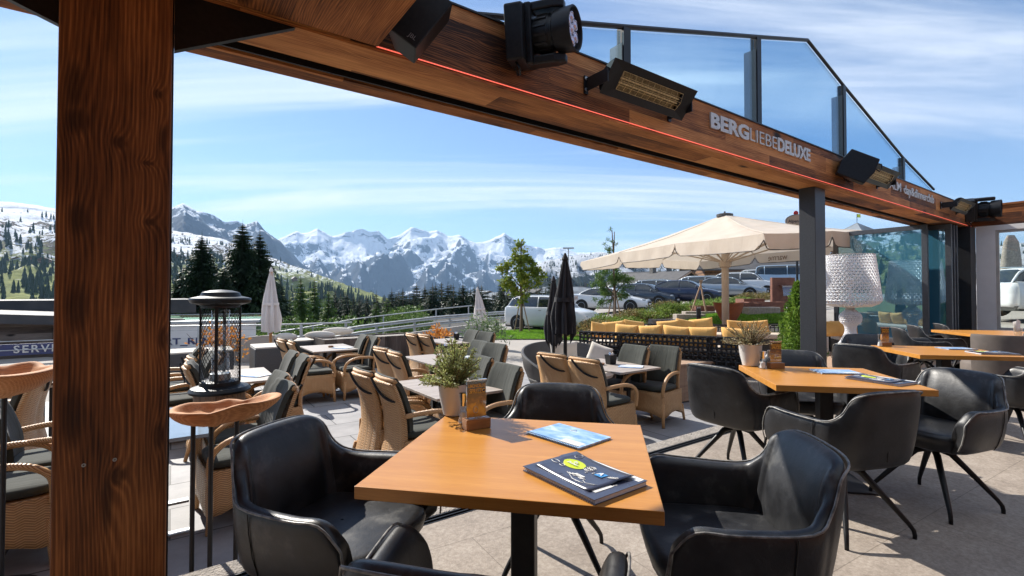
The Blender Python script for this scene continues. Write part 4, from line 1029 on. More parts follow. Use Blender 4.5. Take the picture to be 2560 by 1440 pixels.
b.grid(rows, True); b.add(rows[0], [tuple(range(180))])
def groundmat():
    t = NT('ground_cover'); tc = t.new('ShaderNodeTexCoord'); sp2 = t.new('ShaderNodeSeparateXYZ'); t.link(tc.outputs['Object'], sp2.inputs[0])
    n = t.noise(tc.outputs['Object'], .8, 6, .6); n2 = t.noise(tc.outputs['Object'], 30, 4, .7)
    pav = t.ramp(t.math('ADD', t.math('MULTIPLY', n, .6), t.math('MULTIPLY', n2, .4)), [(.35, (.25, .225, .20)), (.65, (.36, .33, .295))])
    gr = t.ramp(t.noise(tc.outputs['Object'], .03, 6, .65), [(.35, (.03, .05, .018)), (.65, (.10, .13, .035))])
    low = t.math('SUBTRACT', t.math('MULTIPLY', sp2.outputs[2], -1.0), .8, clamp=True)
    t.col(t.mix(low, pav, gr)); t.set(Roughness=.9); t.bump(n2, .4, .01); return t.m
o = b.build('ground', groundmat(), smooth=True); tag(o, kind='structure')
def gz(x, y): return G(x, y)
def gat(u, v, it=8):                                  # where a sight line meets the ground
    r = ray(u, v); z = 0.0; p = None
    Y = 4.0
    while Y < 300:
        p = EYE + r * (Y / r.y)
        if p.z < G(p.x, p.y): return Vector((p.x, p.y, G(p.x, p.y)))
        Y *= 1.004
    return p
def patch(name, poly, mt, off, step=.5, kind='structure', label=None, cat=None):
    # sheet draped on the ground, polygon given in x, y
    bm_ = bmesh.new(); xs = [p[0] for p in poly]; ys = [p[1] for p in poly]
    f_ = bm_.faces.new([bm_.verts.new((x, y, 0)) for x, y in poly])
    for ax, lo, hi in ((0, min(xs), max(xs)), (1, min(ys), max(ys))):
        q = lo + step
        while q < hi:
            no = [0, 0, 0]; no[ax] = 1; co = [0, 0, 0]; co[ax] = q
            bmesh.ops.bisect_plane(bm_, geom=bm_.verts[:] + bm_.edges[:] + bm_.faces[:], plane_co=co, plane_no=no); q += step
    for v_ in bm_.verts: v_.co.z = G(v_.co.x, v_.co.y) + off
    me = bpy.data.meshes.new(name); bm_.to_mesh(me); bm_.free(); me.materials.append(mt)
    o = bpy.data.objects.new(name, me); COL.objects.link(o); tag(o, label, cat, kind=kind); return o
def asphalt():
    t = NT('worn_light_asphalt'); v = t.coord('Object'); n = t.noise(v, .7, 6, .6); n2 = t.noise(v, 60, 4, .7)
    t.col(t.ramp(t.math('ADD', t.math('MULTIPLY', n, .6), t.math('MULTIPLY', n2, .4)), [(.35, (.20, .185, .17)), (.65, (.31, .29, .265))])); t.set(Roughness=.85); t.bump(n2, .4, .01); return t.m
M['asphalt'] = asphalt()
patch('parking_road', [(-14, 17.3), (-5, 17.6), (1, 20.7), (4, 21.6), (9, 21.0), (16, 19.5), (30, 12), (60, 12), (60, 50), (10, 38), (3, 32), (-4, 23.5), (-14, 20)], M['asphalt'], .02, 1.5)
# ---- lawns
M['lawnbase'] = plain('lawn_soil', (.055, .11, .018), (.085, .15, .025), 3, .95)
M['grass'] = leafm('grass_blades', (.09, .21, .02), (.17, .34, .03), (.28, .44, .06), 1.2, .4)
def lawn(name, poly, n, label, seed):
    patch(name + '_ground', poly, M['lawnbase'], .035, .6)
    rng = random.Random(seed); b = MB(); xs = [p[0] for p in poly]; ys = [p[1] for p in poly]; c = 0
    def inside(x, y):
        r_ = False
        for i in range(len(poly)):
            x0, y0 = poly[i-1]; x1, y1 = poly[i]
            if (y0 > y) != (y1 > y) and x < (x1 - x0) * (y - y0) / (y1 - y0) + x0: r_ = not r_
        return r_
    while c < n:
        x, y = rng.uniform(min(xs), max(xs)), rng.uniform(min(ys), max(ys))
        if not inside(x, y): continue
        c += 1; z = G(x, y) + .03; h = rng.uniform(.04, .085); w_ = .014; a = rng.uniform(0, 3.14); dx, dy = math.cos(a) * w_, math.sin(a) * w_
        b.add([(x - dx, y - dy, z), (x + dx, y + dy, z), (x + rng.gauss(0, .02), y + rng.gauss(0, .02), z + h)], [(0, 1, 2)])
    o = b.build(name, M['grass']); tag(o, label, 'grass', kind='stuff')
P2 = lambda u, v: tuple(gat(u, v)[:2])
lawn('grass', [P2(1228, 850), P2(1250, 829), P2(1380, 826), P2(1462, 832), P2(1500, 850), P2(1380, 850)], 16000, 'bright green lawn strip below the young maple tree', 1)
lawn('grass', [P2(1690, 806), P2(1740, 790), P2(1850, 784), P2(1960, 786), P2(1985, 812), P2(1800, 815)], 14000, 'bright green lawn around the heart shaped rusty planter', 2)
# ---- lounge platform with black woven fence
ZL = .40
lf0, lf1 = Vector((1.30, 9.15, 0)), Vector((3.95, 7.62, 0))
pf = empty('lounge_platform', (0, 0, 0)); tag(pf, kind='structure')
MB().prism([(1.25, 9.1), (4.1, 7.45), (8.6, 8.6), (13, 14.5), (10.5, 16.6), (2.7, 16.2)], -.1, ZL).build('platform_floor', M['deckwood'], pf)
b = MB(); rng = random.Random(5)
d_ = (lf1 - lf0).normalized(); n_ = Vector((d_.y, -d_.x, 0))
for r_ in range(2):
    s = 1.6
    while s < 3.6:
        L = rng.uniform(.25, .5); p = lf0 + d_ * (s + L / 2) + n_ * (.10 + rng.uniform(-.02, .02))
        b.box((p.x, p.y, .10 + .19 * r_), (L - .015, .28, .185), math.atan2(d_.y, d_.x)); s += L
o = b.build('stone_edging', M['stone'], bevel=.02); tag(o, 'rough low stone edging blocks under the black woven fence', 'stone wall')
def weave(p0, p1, z0, z1, name, label, group='black woven lounge panels', cell=.072, r=.018, posts=.75):
    L = (p1 - p0).length; o = empty(name, (p0.x, p0.y, z0), math.atan2(p1.y - p0.y, p1.x - p0.x), label, 'woven panel', group); h = z1 - z0
    b = MB(); nx = max(2, int(L / cell)); nz = max(2, int(h / cell))
    for k in range(nz):
        z = (k + .5) * h / nz
        b.tube([(L * q / (nx * 2), .016 * math.sin(q * math.pi / 2 + k * math.pi), z) for q in range(nx * 2 + 1)], r, 4)
    for k in range(nx + 1):
        x = L * k / nx
        b.tube([(x, .016 * math.sin(q * math.pi / 2 + math.pi / 2 + k * math.pi), h * q / (nz * 2)) for q in range(nz * 2 + 1)], r, 4)
    b.build('weave', M['blackwicker'], o)
    b = MB(); b.tube([(0, 0, h), (L, 0, h)], .02, 6); b.build('top_rail', M['blacksteel'], o)
    k = 0.0
    while k <= L + .01: MB().bx(k - .015, k + .015, -.02, .02, -.02, h).build('post', M['blacksteel'], o); k += L / max(1, round(L / posts))
    return o
weave(lf0, lf1, ZL + .04, 1.02, 'woven_fence', 'long black woven rope fence in front of the mustard pillows')
def lseat(u0, v0, u1, v1, z, back, label, fwd):
    p0, p1 = at(u0, v0, z), at(u1, v1, z)
    return p0, p1
# benches inside: woven backs with pillows
benches = [((2.0, 11.9), (4.2, 11.9), 'black woven bench back at the rear row of the lounge'), ((4.35, 11.7), (6.9, 11.4), 'black woven bench back behind the parasol pole'), ((7.2, 10.9), (9.2, 10.3), 'black woven bench back beyond the steel post')]
for (a, c, lb) in benches:
    weave(Vector((*a, 0)), Vector((*c, 0)), ZL + .05, .98, 'woven_bench_back', lb, cell=.09, r=.012)
    L = (Vector(c) - Vector(a)).length; an = math.atan2(c[1] - a[1], c[0] - a[0])
    o = empty('lounge_bench', (a[0], a[1], ZL), an, 'woven bench seat ' + lb.split('back ', 1)[1], 'bench', 'lounge benches')
    MB().bx(0, L, -.75, -.04, .02, .32).build('seat_base', M['blackwicker'], o); MB().bx(.01, L - .01, -.77, -.05, .32, .42).build('seat_cushion', M['canopy'], o, bevel=.03)
L = (lf1 - lf0).length; o = empty('lounge_bench', lf0 + Vector((0, 0, ZL)), math.atan2(d_.y, d_.x), 'woven bench seat along the front fence of the lounge', 'bench', 'lounge benches')
MB().bx(.1, L - .1, .06, .72, .02, .32).build('seat_base', M['blackwicker'], o); MB().bx(.1, L - .1, .06, .74, .321, .42).build('seat_cushion', M['canopy'], o, bevel=.03)
def pillow_mesh(w, h, t, seed=0):
    rng = random.Random(seed); n = 10; b = MB()
    for sd in (1, -1):
        rows = []
        for j in range(n + 1):
            y = -1 + 2 * j / n; r_ = []
            for k in range(n + 1):
                x = -1 + 2 * k / n; pin = 1 - .07 * (1 - abs(x) ** 2) * abs(y) ** 3; piny = 1 - .07 * (1 - abs(y) ** 2) * abs(x) ** 3
                f_ = (max(0, 1 - x ** 4) * max(0, 1 - y ** 4)) ** .6
                r_.append((x * w / 2 * piny * (1 if abs(y) < 1 else 1), sd * t / 2 * f_ + .0, y * h / 2 * pin))
            rows.append(r_)
        b.grid(rows if sd < 0 else [list(reversed(r_)) for r_ in rows])
    me = b.mesh('pillow', True); return me
pm = {}
def pillow(p, rz, tilt, mt, label, group, w=.5, h=.4, t=.17, roll=0, name='pillow'):
    key = (w, h, t, mt.name)
    if key not in pm:
        me = pillow_mesh(w, h, t); me.materials.append(mt)
        bb_ = bmesh.new(); bb_.from_mesh(me); bmesh.ops.remove_doubles(bb_, verts=bb_.verts, dist=.0005); bmesh.ops.recalc_face_normals(bb_, faces=bb_.faces); bb_.to_mesh(me); bb_.free(); pm[key] = me
    o = bpy.data.objects.new(name, pm[key]); COL.objects.link(o); o.location = p; o.rotation_euler = (tilt, roll, rz)
    tag(o, label, 'pillow', group); m = o.modifiers.new('s', 'SUBSURF'); m.levels = m.render_levels = 1
GY = 'mustard pillows in the woven lounge'
def pl(u, v, z, rz, lb, roll=0, w=.52): pillow(at(u, v, z), R(rz), R(-14), M['yellow'], lb, GY, roll=R(roll), w=w)
FR_ = math.degrees(math.atan2(d_.y, d_.x))
for i, (u, v, roll, w_, lb) in enumerate(((1556, 834, 3, .5, 'mustard pillow farthest along the front fence row'), (1618, 838, -4, .5, 'mustard pillow second along the front fence row'), (1683, 844, 4, .55, 'mustard pillow third along the front fence row'), (1750, 848, -2, .55, 'mustard pillow fourth along the front fence row'), (1840, 856, 2, .6, 'mustard pillow at the parasol pole in the front fence row'))):
    uu = (u - CX) / FPX; k_ = (uu * lf0.y - lf0.x) / (d_.x - uu * d_.y); p = lf0 + d_ * k_ - n_ * .20; p.z = .99; pillow(p, R(FR_), R(-14), M['yellow'], lb, GY, w=w_ * .95, h=.40, roll=R(roll))
for i, (u, v, rz, roll, lb) in enumerate(((1502, 826, 20, 10, 'mustard pillow at the outer corner of the lounge by the dry shrub'), (1535, 822, -10, -6, 'mustard pillow in the rear lounge row, outermost'), (1585, 820, 15, 8, 'mustard pillow in the rear lounge row, leaning second'), (1672, 820, -20, -6, 'mustard pillow low in the middle rear row'), (1715, 818, 10, 10, 'mustard pillow leaning before the black bollard'), (1753, 815, -28, -8, 'tall mustard pillow turned beside the bollard'), (1845, 820, 4, 4, 'mustard pillow just beside the parasol pole'), (1893, 820, -5, -4, 'mustard pillow next to the cypress shrub'), (2077, 822, 10, 0, 'mustard pillow between steel post and lamp'), (2110, 822, -15, 0, 'mustard pillow behind the lamp foot'))):
    p = atY(u, v, 10.9 if u < 2000 else 10.3); pillow(p, R(rz), R(-12), M['yellow'], lb, GY, w=.56, h=.37, roll=R(roll))
for u, lb in ((1600, 'pale low lounge table behind the first mustard pillows'), (1700, 'dark patterned low lounge table in the middle of the lounge')):
    p = atY(u, 843, 10.4); o = empty('lounge_table', (p.x, p.y, ZL), R(10), lb, 'table', 'low lounge tables')
    MB().bx(-.4, .4, -.3, .3, .42, .46).build('tabletop', M['greytop'] if u == 1600 else M['blackwicker'], o, bevel=.004); MB().bx(-.36, .36, -.26, .26, 0, .42).build('woven_base', M['blackwicker'], o)
# ---- weathered wooden box
p = at(1700, 898, .62); bx0 = empty('wooden_box', (p.x + .05, p.y, 0), FRZ - R(8), 'weathered wooden plank box between wicker chairs and woven fence', 'box')
MB().bx(-.85, .62, -.42, .42, .585, .62).build('lid', M['deckwood'], bx0, bevel=.004)
b = MB()
for k in range(10):
    x = lerp(-.82, .59, k / 10); b.bx(x, x + .137, -.40, -.38, .02, .583)
for k in range(6):
    y = lerp(-.38, .40, k / 6); b.bx(.59 - .018, .592, y, y + .126, .02, .583)
b.bx(-.80, .57, -.379, .39, .02, .58); b.build('side_planks', M['deckwood'], bx0)
# ---- round grey sofa with cream cushions
p = at(1425, 925, .5); ds = empty('round_sofa', (p.x + .05, p.y + .35, .002), R(20), 'round grey wicker daybed shell with cream cushions', 'daybed')
b = MB(); rows = []
for k in range(33):
    a = R(-35 + 250 * k / 32); hgt = .50 + .36 * math.sin(math.pi * k / 32) ** .7
    c, s = math.cos(a), math.sin(a)
    rows.append([(c * r_, s * r_, z) for r_, z in ((.60, .03), (.72, .30), (.80, .50), (.84, hgt - .02), (.83, hgt), (.80, hgt), (.79, hgt - .02), (.76, .45), (.72, .38))])
b.grid(rows); b.add(rows[0], [tuple(range(9))]); b.add(rows[-1], [tuple(range(9))]); b.build('shell', M['greywicker'], ds, fix=True, auto=45)
MB().lathe([(.60, .03), (.71, .28), (.74, .34), (0, .35)], 36).build('base', M['greywicker'], ds, smooth=True)
MB().lathe([(.64, .355), (.71, .37), (.73, .42), (.70, .47), (0, .48)], 36).build('seat_cushion', M['cream'], ds, auto=50)
wl_ = ds.location
for (u, v, rz, tl, roll, w_, lb) in ((1412, 880, 10, -10, 0, .55, 'square cream cushion leaning in the round daybed'), (1500, 889, -25, -14, 18, .42, 'white cushion standing on its corner in the round daybed')):
    q = at(u, v, .72); pillow(Vector((q.x, q.y + .12, .70)), R(rz), R(tl), M['cream'], lb, 'cream cushions', w=w_, h=.42, t=.14, roll=R(roll), name='cushion')
# ---- big square parasol
ze = 3.0; P2_ = atY(1909, 584, 10.1); P1 = atY(1452, 655, 19.2)
Pc = atY(1813, 700, 15.2); cxp, cyp = Pc.x, Pc.y
azp = math.atan2(P1.y - P2_.y, P1.x - P2_.x)
o = empty('cream_parasol', (cxp, cyp, ZL + .002), R(0), 'huge open cream parasol with scalloped edge over the woven lounge', 'parasol')
e1 = (P1 - P2_); e1.z = 0; e1n = e1.normalized(); e2n = Vector((-e1n.y, e1n.x, 0)); e2n = -e2n if e2n.x < 0 else e2n
C2 = Vector((P2_.x, P2_.y, 0)); L1 = e1.length; 
L2 = 2 * ((Vector((cxp, cyp, 0)) - C2).dot(e2n)); L2 = max(L2, 5.0)
cen = Vector((cxp, cyp, 0)); h1_ = L1 / 2; h2_ = L2 / 2
cc = C2 + e1n * h1_ + e2n * h2_ - cen
ztop = atY(1812, 536, 15.2).z - ZL
nseg = 3
corners = [cc - e1n * h1_ - e2n * h2_, cc + e1n * h1_ - e2n * h2_, cc + e1n * h1_ + e2n * h2_, cc - e1n * h1_ + e2n * h2_]
zed = [P2_.z, P1.z, P1.z + .1, P2_.z + .05]
rimp = []
for i in range(4):
    a, c = corners[i], corners[(i+1) % 4]
    for k in range(nseg): t_ = k / nseg; q = a.lerp(c, t_); rimp.append((q.x, q.y, lerp(zed[i], zed[(i+1) % 4], t_) - ZL + (.12 * math.sin(math.pi * t_) if k else 0)))
N_ = len(rimp); b = MB(); rows = []
for j in range(7):
    t_ = j / 6; row = []
    for i in range(N_):
        for m_ in range(4):
            f_ = m_ / 4; a = Vector(rimp[i]); c = Vector(rimp[(i+1) % N_]); q = a.lerp(c, f_)
            sag = -.05 * math.sin(math.pi * f_) * math.sin(math.pi * min(1, t_ * 1.0)) - .16 * math.sin(math.pi * t_) * .6
            row.append((q.x * t_ if j else 0, q.y * t_ if j else 0, lerp(ztop, q.z, t_) + sag - (.02 * math.sin(math.pi * f_) if j == 6 else 0)))
    rows.append(row)
cn = MB().grid(rows, True).build('canopy', M['parasolcloth'], o, smooth=True)
b = MB()
for i in range(N_):                                   # valance flaps
    a = Vector(rimp[i]); c = Vector(rimp[(i+1) % N_]); out = (Vector(((a+c).x / 2, (a+c).y / 2, 0)) - Vector((cc.x, cc.y, 0)) * 0).normalized()
    rr = []
    for j in range(4):
        r_ = []
        for m_ in range(13):
            f_ = m_ / 12; q = a.lerp(c, f_); e_ = min(f_, 1 - f_); drop = .34 * (1 - math.exp(-(e_ / .03) ** 1.5) * .6)
            wob = .035 * math.sin(m_ * 1.9 + i * 2.1) * j / 3
            r_.append((q.x + out.x * wob, q.y + out.y * wob, q.z - .02 * math.sin(math.pi * f_) - drop * j / 3))
        rr.append(r_)
    b.grid(rr)
b.build('valance', M['parasolcloth'], o, smooth=True)
M['piping_dark'] = plain('grey_edge_piping', (.10, .085, .075), None, 5, .6)
b = MB()
for i in range(N_):
    a = Vector(rimp[i]); c = Vector(rimp[(i+1) % N_]); pts = []
    for m_ in range(25):
        f_ = m_ / 24; q = a.lerp(c, f_); e_ = min(f_, 1 - f_); drop = .344 * (1 - math.exp(-(e_ / .03) ** 1.5) * .6); pts.append((q.x, q.y, q.z - .02 * math.sin(math.pi * f_) - drop))
    b.tube(pts, .013, 4)
b.build('edge_piping', M['piping_dark'], o)
b = MB()
for i in range(0, N_, 2): b.tube([(0, 0, ztop - .02)] + [Vector(rimp[i]) * t_ + Vector((0, 0, ztop * (1 - t_) - .096 * math.sin(math.pi * t_) + .012)) for t_ in (.25, .5, .75, 1)], .008, 4)
b.build('seam', M['canopy'], o)
MB().tube([(0, 0, 0), (0, 0, ztop - .05)], .108, 20).build('pole', M['canopy'], o, smooth=True)
MB().lathe([(.11, 0), (.15, .02), (.17, .04), (.17, .2), (.11, .24)], 16, c=(0, 0, ztop - 1.7)).build('runner', M['canopy'], o)
MB().lathe([(.24, -.08), (.25, .0), (.18, .02), (.03, .03), (.025, .09), (0, .1)], 16, c=(0, 0, ztop)).build('finial', M['greywicker'], o)
for i in range(0, N_): 
    q = Vector(rimp[i]); MB().tube([(0, 0, ztop - 1.55), (q.x * .5, q.y * .5, lerp(ztop, q.z, .5) - .22)], .022, 5).build('strut', M['canopy'], o)
    MB().tube([(0, 0, ztop - .14)] + [(q.x * t_, q.y * t_, lerp(ztop, q.z, t_) - .15 * math.sin(math.pi * t_) - .03) for t_ in (.3, .6, .98)], .02, 5).build('rib', M['canopy'], o)
M['brownprint'] = plain('brown_print', (.20, .125, .075), None, 5, .8)
i0 = 2 * nseg                                         # far long edge, seen from inside: mirrored letters
def valtext(body, u_t, size=.30):
    best = min(((abs(CX + FPX * (cxp + Vector(rimp[k % N_]).lerp(Vector(rimp[(k+1) % N_]), f).x) / (cyp + Vector(rimp[k % N_]).lerp(Vector(rimp[(k+1) % N_]), f).y) - u_t), k, f) for k in range(nseg, 3 * nseg) for f in [j_ / 40 for j_ in range(40)])); i, f_ = best[1], best[2]
    a = Vector(rimp[i % N_]); c = Vector(rimp[(i+1) % N_]); q = a.lerp(c, f_); dx = (a - c).normalized(); inn = -Vector((q.x, q.y, 0)).normalized()
    yv = Vector((0, 0, 1)); xv = dx; zvv = xv.cross(yv)
    if zvv.dot(inn) < 0: xv = -xv; zvv = -zvv
    p = q + zvv * .06 - Vector((0, 0, .20)); Mx = Matrix(((xv.x, 0, zvv.x, p.x), (xv.y, 0, zvv.y, p.y), (xv.z, 1, zvv.z, p.z), (0, 0, 0, 1)))
    text_mesh('valance_text', body, size, M['brownprint'], o, Mx, .001, .0, mirror=True)
valtext('Küche', 1815); valtext('warme', 1950); valtext('ganztags', 2125, .36); PAR = o
# ---- giant white lamp
lp = Vector((6.62, 9.4, 0)); lo_ = empty('giant_lamp', lp, 0, 'giant white lattice lamp with a perforated shade beside the glass door', 'lamp')
def lattice(prof, n, mt, name, th=.011):
    b = MB(); rows = []
    for i, (r_, z) in enumerate(prof): rows.append([(r_ * math.cos(2*math.pi*(k + .5 * (i % 2)) / n), r_ * math.sin(2*math.pi*(k + .5 * (i % 2)) / n), z) for k in range(n)])
    fs = []
    for i in range(len(prof) - 1):
        for k in range(n):
            a, a2 = i*n + k, i*n + (k+1) % n; c, c2 = (i+1)*n + k, (i+1)*n + (k+1) % n
            if i % 2 == 0: fs += [(a, a2, c), (a2, c2, c)]
            else: fs += [(a, a2, c2), (a, c2, c)]
    b.add([p for r_ in rows for p in r_], fs); ob = b.build(name, mt, lo_); m = ob.modifiers.new('w', 'WIREFRAME'); m.thickness = th; m.use_even_offset = False; return ob
sh = [(lerp(.505, .395, (k / 18) ** 1.1) if k > 1 else (.33, .45)[k], 1.50 + 1.0 * k / 18) for k in range(19)]
lattice(sh, 40, M['whiteplast'], 'lamp_shade', .029)
bp = cr([(.27, .0), (.26, .10), (.20, .35), (.23, .68), (.17, .80), (.09, .98), (.10, 1.12), (.17, 1.20), (.175, 1.32), (.10, 1.40), (.07, 1.47), (.30, 1.50)], 3)
lattice(bp, 26, M['whiteplast'], 'lamp_base', .022)
MB().tube([(0, 0, 0), (0, 0, 1.9)], .02, 8).build('stem', M['whiteplast'], lo_)
MB().ball((0, 0, 1.98), .07).build('bulb', M['ceramic'], lo_, smooth=True)
# ---- closed parasols
def closed(loc, zb, zt, rmax, mt, label, pole=.025, base=None, skew=(0, 0), name='closed_parasol', pm_=None, seed=1, ragged=.12, ground=0.0):
    o = empty(name, loc, 0, label, 'parasol'); rng = random.Random(seed); n = 64; nf = 8; rows = []
    ph = [rng.uniform(-.3, .3) for _ in range(nf)]; lens = [rng.uniform(0, ragged) for _ in range(nf)]
    hs_ = 14
    for j in range(hs_ + 1):
        t_ = j / hs_; r_ = []
        for k in range(n):
            w_ = 2 * math.pi * k / n; fold = .5 + .5 * math.cos(nf * w_ + 1.3 * math.sin(3 * t_) )
            idx = int(nf * k / n); ln = lens[idx] * (1 - fold)
            rad_ = (.03 + (rmax - .03) * t_ ** .85 * (1 - .22 * sst(.75, 1, t_))) * (.55 + .45 * fold) * (1 + .08 * math.sin(w_ * 3 + j * .5))
            z = lerp(zt, zb, t_) - (ln * sst(.6, 1, t_))
            r_.append((rad_ * math.cos(w_) + skew[0] * t_, rad_ * math.sin(w_) + skew[1] * t_, z))
        rows.append(r_)
    c_ = MB().grid(rows, True).build('canopy', mt, o, smooth=True)
    MB().tube([(0, 0, ground), (0, 0, zt - .02)], pole, 10).build('pole', pm_ or M['blacksteel'], o)
    MB().lathe([(.03, -.04), (.045, 0), (.03, .04), (.012, .08), (0, .09)], 12, c=(0, 0, zt)).build('finial', mt, o)
    tt = .55; MB().lathe([((.03 + (rmax - .03) * tt ** .85) * .99, -.03), ((.03 + (rmax - .03) * tt ** .85) * .99, .03)], 24, c=(skew[0]*tt, skew[1]*tt, lerp(zt, zb, tt))).build('tie_strap', mt, o)
    return o
def zat(u, v, Y): return atY(u, v, Y).z
Yb = 6.45; p = atY(1413, 800, Yb)
o = closed((p.x, p.y, 0), zat(1413, 832, Yb), zat(1410, 648, Yb), .205, M['blackcloth'], 'closed black parasol standing between the terrace tables', skew=(-.02, 0), seed=4, ragged=.16)
t_ = MB(); 
MB().lathe([(.25, 0), (.25, .05), (.05, .07), (.035, .25)], 20).build('base', M['blacksteel'], o)
text_mesh('canopy_mark', 'M', .09, M['whiteprint'], o, Matrix.Translation((.13, -.135, zat(1410, 745, Yb))) @ Matrix.Rotation(R(40), 4, 'Z') @ Matrix.Rotation(R(90), 4, 'X'), .001, .003)
Yb = 8.2; p = atY(1384, 800, Yb)
closed((p.x, p.y, 0), zat(1384, 850, Yb), zat(1385, 702, Yb), .19, M['blackcloth'], 'smaller closed black parasol behind the front black one', seed=9, ragged=.2)
Yb = 11.2; p = atY(677, 800, Yb); M['orangewood'] = tabletop('oiled_orange_pole', (.45, .19, .06), (.55, .25, .09), (.6, .3, .12), 2)
o = closed((p.x, p.y, -.2), zat(677, 828, Yb) + .2, zat(677, 677, Yb) + .2, .27, M['whitecloth'], 'closed white parasol with wooden pole near the sofas', pole=.035, pm_=M['orangewood'], seed=2, ragged=.05)
Yb = 15.5; p = atY(1193, 800, Yb)
o = closed((p.x, p.y, 0), zat(1193, 812, Yb), zat(1184, 724, Yb), .27, M['whitecloth'], 'leaning closed white parasol behind the potted oleander', skew=(.15, 0), seed=3, ragged=.05)
# ---- heater lantern on slatted drum
Yh = 4.55; p = atY(550, 960, Yh); hz = lambda v: zat(550, v, Yh)
hl = empty('patio_heater', (p.x, p.y, 0), 0, 'black lantern shaped patio heater with glass tube and wire cage', 'patio heater')
k_ = Yh / 1200.0; zb_ = hz(978); rt = 68 * k_
MB().lathe([(rt * .55, hz(765) - .0), (rt * .95, hz(757)), (rt * 1.0, hz(749)), (rt * .97, hz(745)), (rt * .66, hz(740)), (rt * .60, hz(731)), (rt * .35, hz(726)), (0, hz(724))], 40).build('hood', M['black'], hl, auto=30)
MB().lathe([(rt * .62, hz(770)), (rt * .62, hz(760)), (.0, hz(760))], 32).build('collar', M['blacksteel'], hl)
MB().lathe([(rt * .98, zb_), (rt * 1.0, zb_ + .02), (rt * .92, zb_ + .045), (rt * .66, zb_ + .065), (rt * .64, zb_ + .10), (rt * .5, zb_ + .11), (0, zb_ + .11)], 40).build('base_ring', M['black'], hl, auto=30)
rc = rt * .64
for q in range(4):
    w_ = R(20 + 90 * q); x, y = rc * math.cos(w_), rc * math.sin(w_); MB().box((x, y, (hz(768) + zb_ + .09) / 2), (.026, .012, hz(768) - zb_ - .09), w_ + R(90)).build('upright', M['black'], hl)
rows = []; zz0, zz1 = zb_ + .10, hz(775); nn = 30; mm = 40
b = MB()
for s in (1, -1):
    for k in range(nn):
        b.tube([(rc * .97 * math.cos(2*math.pi*k/nn + s * 2.4 * t_), rc * .97 * math.sin(2*math.pi*k/nn + s * 2.4 * t_), lerp(zz0, zz1, t_)) for t_ in [j / 12 for j in range(13)]], .0017, 3, cap=False)
b.build('wire_cage', M['blacksteel'], hl)
MB().lathe([(.075, zz0), (.075, hz(775))], 28).build('glass_tube', glass('heater_glass_tube', (.93, .94, .94), .22), hl, smooth=True)
MB().lathe([(.09, zz0), (.085, zz0 + .07), (.0, zz0 + .08)], 20).build('burner', M['alu'], hl)
dr = empty('slatted_drum', (p.x, p.y, 0), 0, 'striped wooden slat drum carrying the patio heater', 'drum table')
ms = oldwood('striped_slats', 2, (.10, .05, .03), (.30, .19, .12), (.5, .36, .26), 1.2, rough=.6)
b = MB()
for k in range(30):
    w_ = 2 * math.pi * k / 30; r_ = rt * .78; b.box((r_ * math.cos(w_), r_ * math.sin(w_), (zb_ - .004) / 2), (.02, 2 * math.pi * r_ / 30 * .97, zb_ - .006), w_)
b.build('slats', ms, dr); MB().lathe([(rt * .77, .01), (rt * .77, zb_ - .012), (0, zb_ - .012)], 24).build('drum_core', M['blacksteel'], dr)
# ---- carved bowls on rods
M['bowlwood'] = oldwood('carved_root_wood', 0, (.26, .10, .04), (.50, .23, .09), (.66, .36, .17), 1.0, rough=.75, rings=10)
def bowl(loc, rz, label, seed, L=.42, W=.21, H=.15, legs=((-.17, .0), (-.03, -.03), (.11, .02)), lz=None, tilt=0):
    o = empty('carved_bowl_stand', (loc.x, loc.y, 0), rz, label, 'bowl stand', 'carved wooden bowls on steel rods'); z0 = loc.z; rng = random.Random(seed)
    n = 40; rows = []
    def rimr(w_):
        r_ = 1 / math.sqrt((math.cos(w_) / L) ** 2 + (math.sin(w_) / W) ** 2); return r_ * (1 + .05 * math.sin(3 * w_ + seed) + .03 * math.sin(7 * w_ + seed * 2) + .015 * math.sin(11 * w_)) + (.07 * max(0, math.cos(w_)) ** 8)
    def rz_(w_): return .008 * math.sin(2 * w_ + seed) + .007 * math.sin(5 * w_) + .018 * max(0, math.cos(w_)) ** 4
    prof = [(.12, -1.0), (.45, -.97), (.78, -.68), (.95, -.30), (1.0, -.06), (.985, .0), (.87, .02), (.80, -.08), (.68, -.36), (.5, -.56), (.02, -.64)]
    for i, (q, h) in enumerate(prof):
        r_ = []
        for k in range(n):
            w_ = 2 * math.pi * k / n; rr = rimr(w_) * q * (1 + .05 * noise.noise((w_ * 2, q * 3, seed)))
            fz_ = rz_(w_) * (1 if q > .8 else q) ; 
            r_.append((rr * math.cos(w_), rr * math.sin(w_), z0 + h * H + fz_ + tilt * rr * math.cos(w_) + .012 * noise.noise((math.cos(w_) * 3, math.sin(w_) * 3, h * 3 + seed))))
        rows.append(r_)
    b = MB().grid(rows, True); b.add(rows[0], [tuple(reversed(range(n)))])
    bb_ = b.build('bowl', M['bowlwood'], o, smooth=True, sub=1)
    for x, y in legs: MB().tube([(x, y, .005), (x, y, z0 - H * .84)], .0125, 10).build('rod', M['blacksteel'], o)
    MB().lathe([(.26, 0), (.26, .006), (0, .006)], 32).build('base_disc', M['blacksteel'], o)
    return o
Yw = 2.82; p = atY(548, 1012, Yw); bowl(p, R(12), 'carved root wood bowl on three thin black rods beside the post', 2.0, L=.27, W=.17, H=.11, legs=((-.135, .0), (-.03, -.03), (.095, .0)), tilt=.06)
Yw = 2.75; p = atY(-40, 925, Yw); bowl(p, R(-6), 'large cracked wooden bowl cropped at the picture edge', 5.0, L=.36, W=.24, H=.16, tilt=-.02)
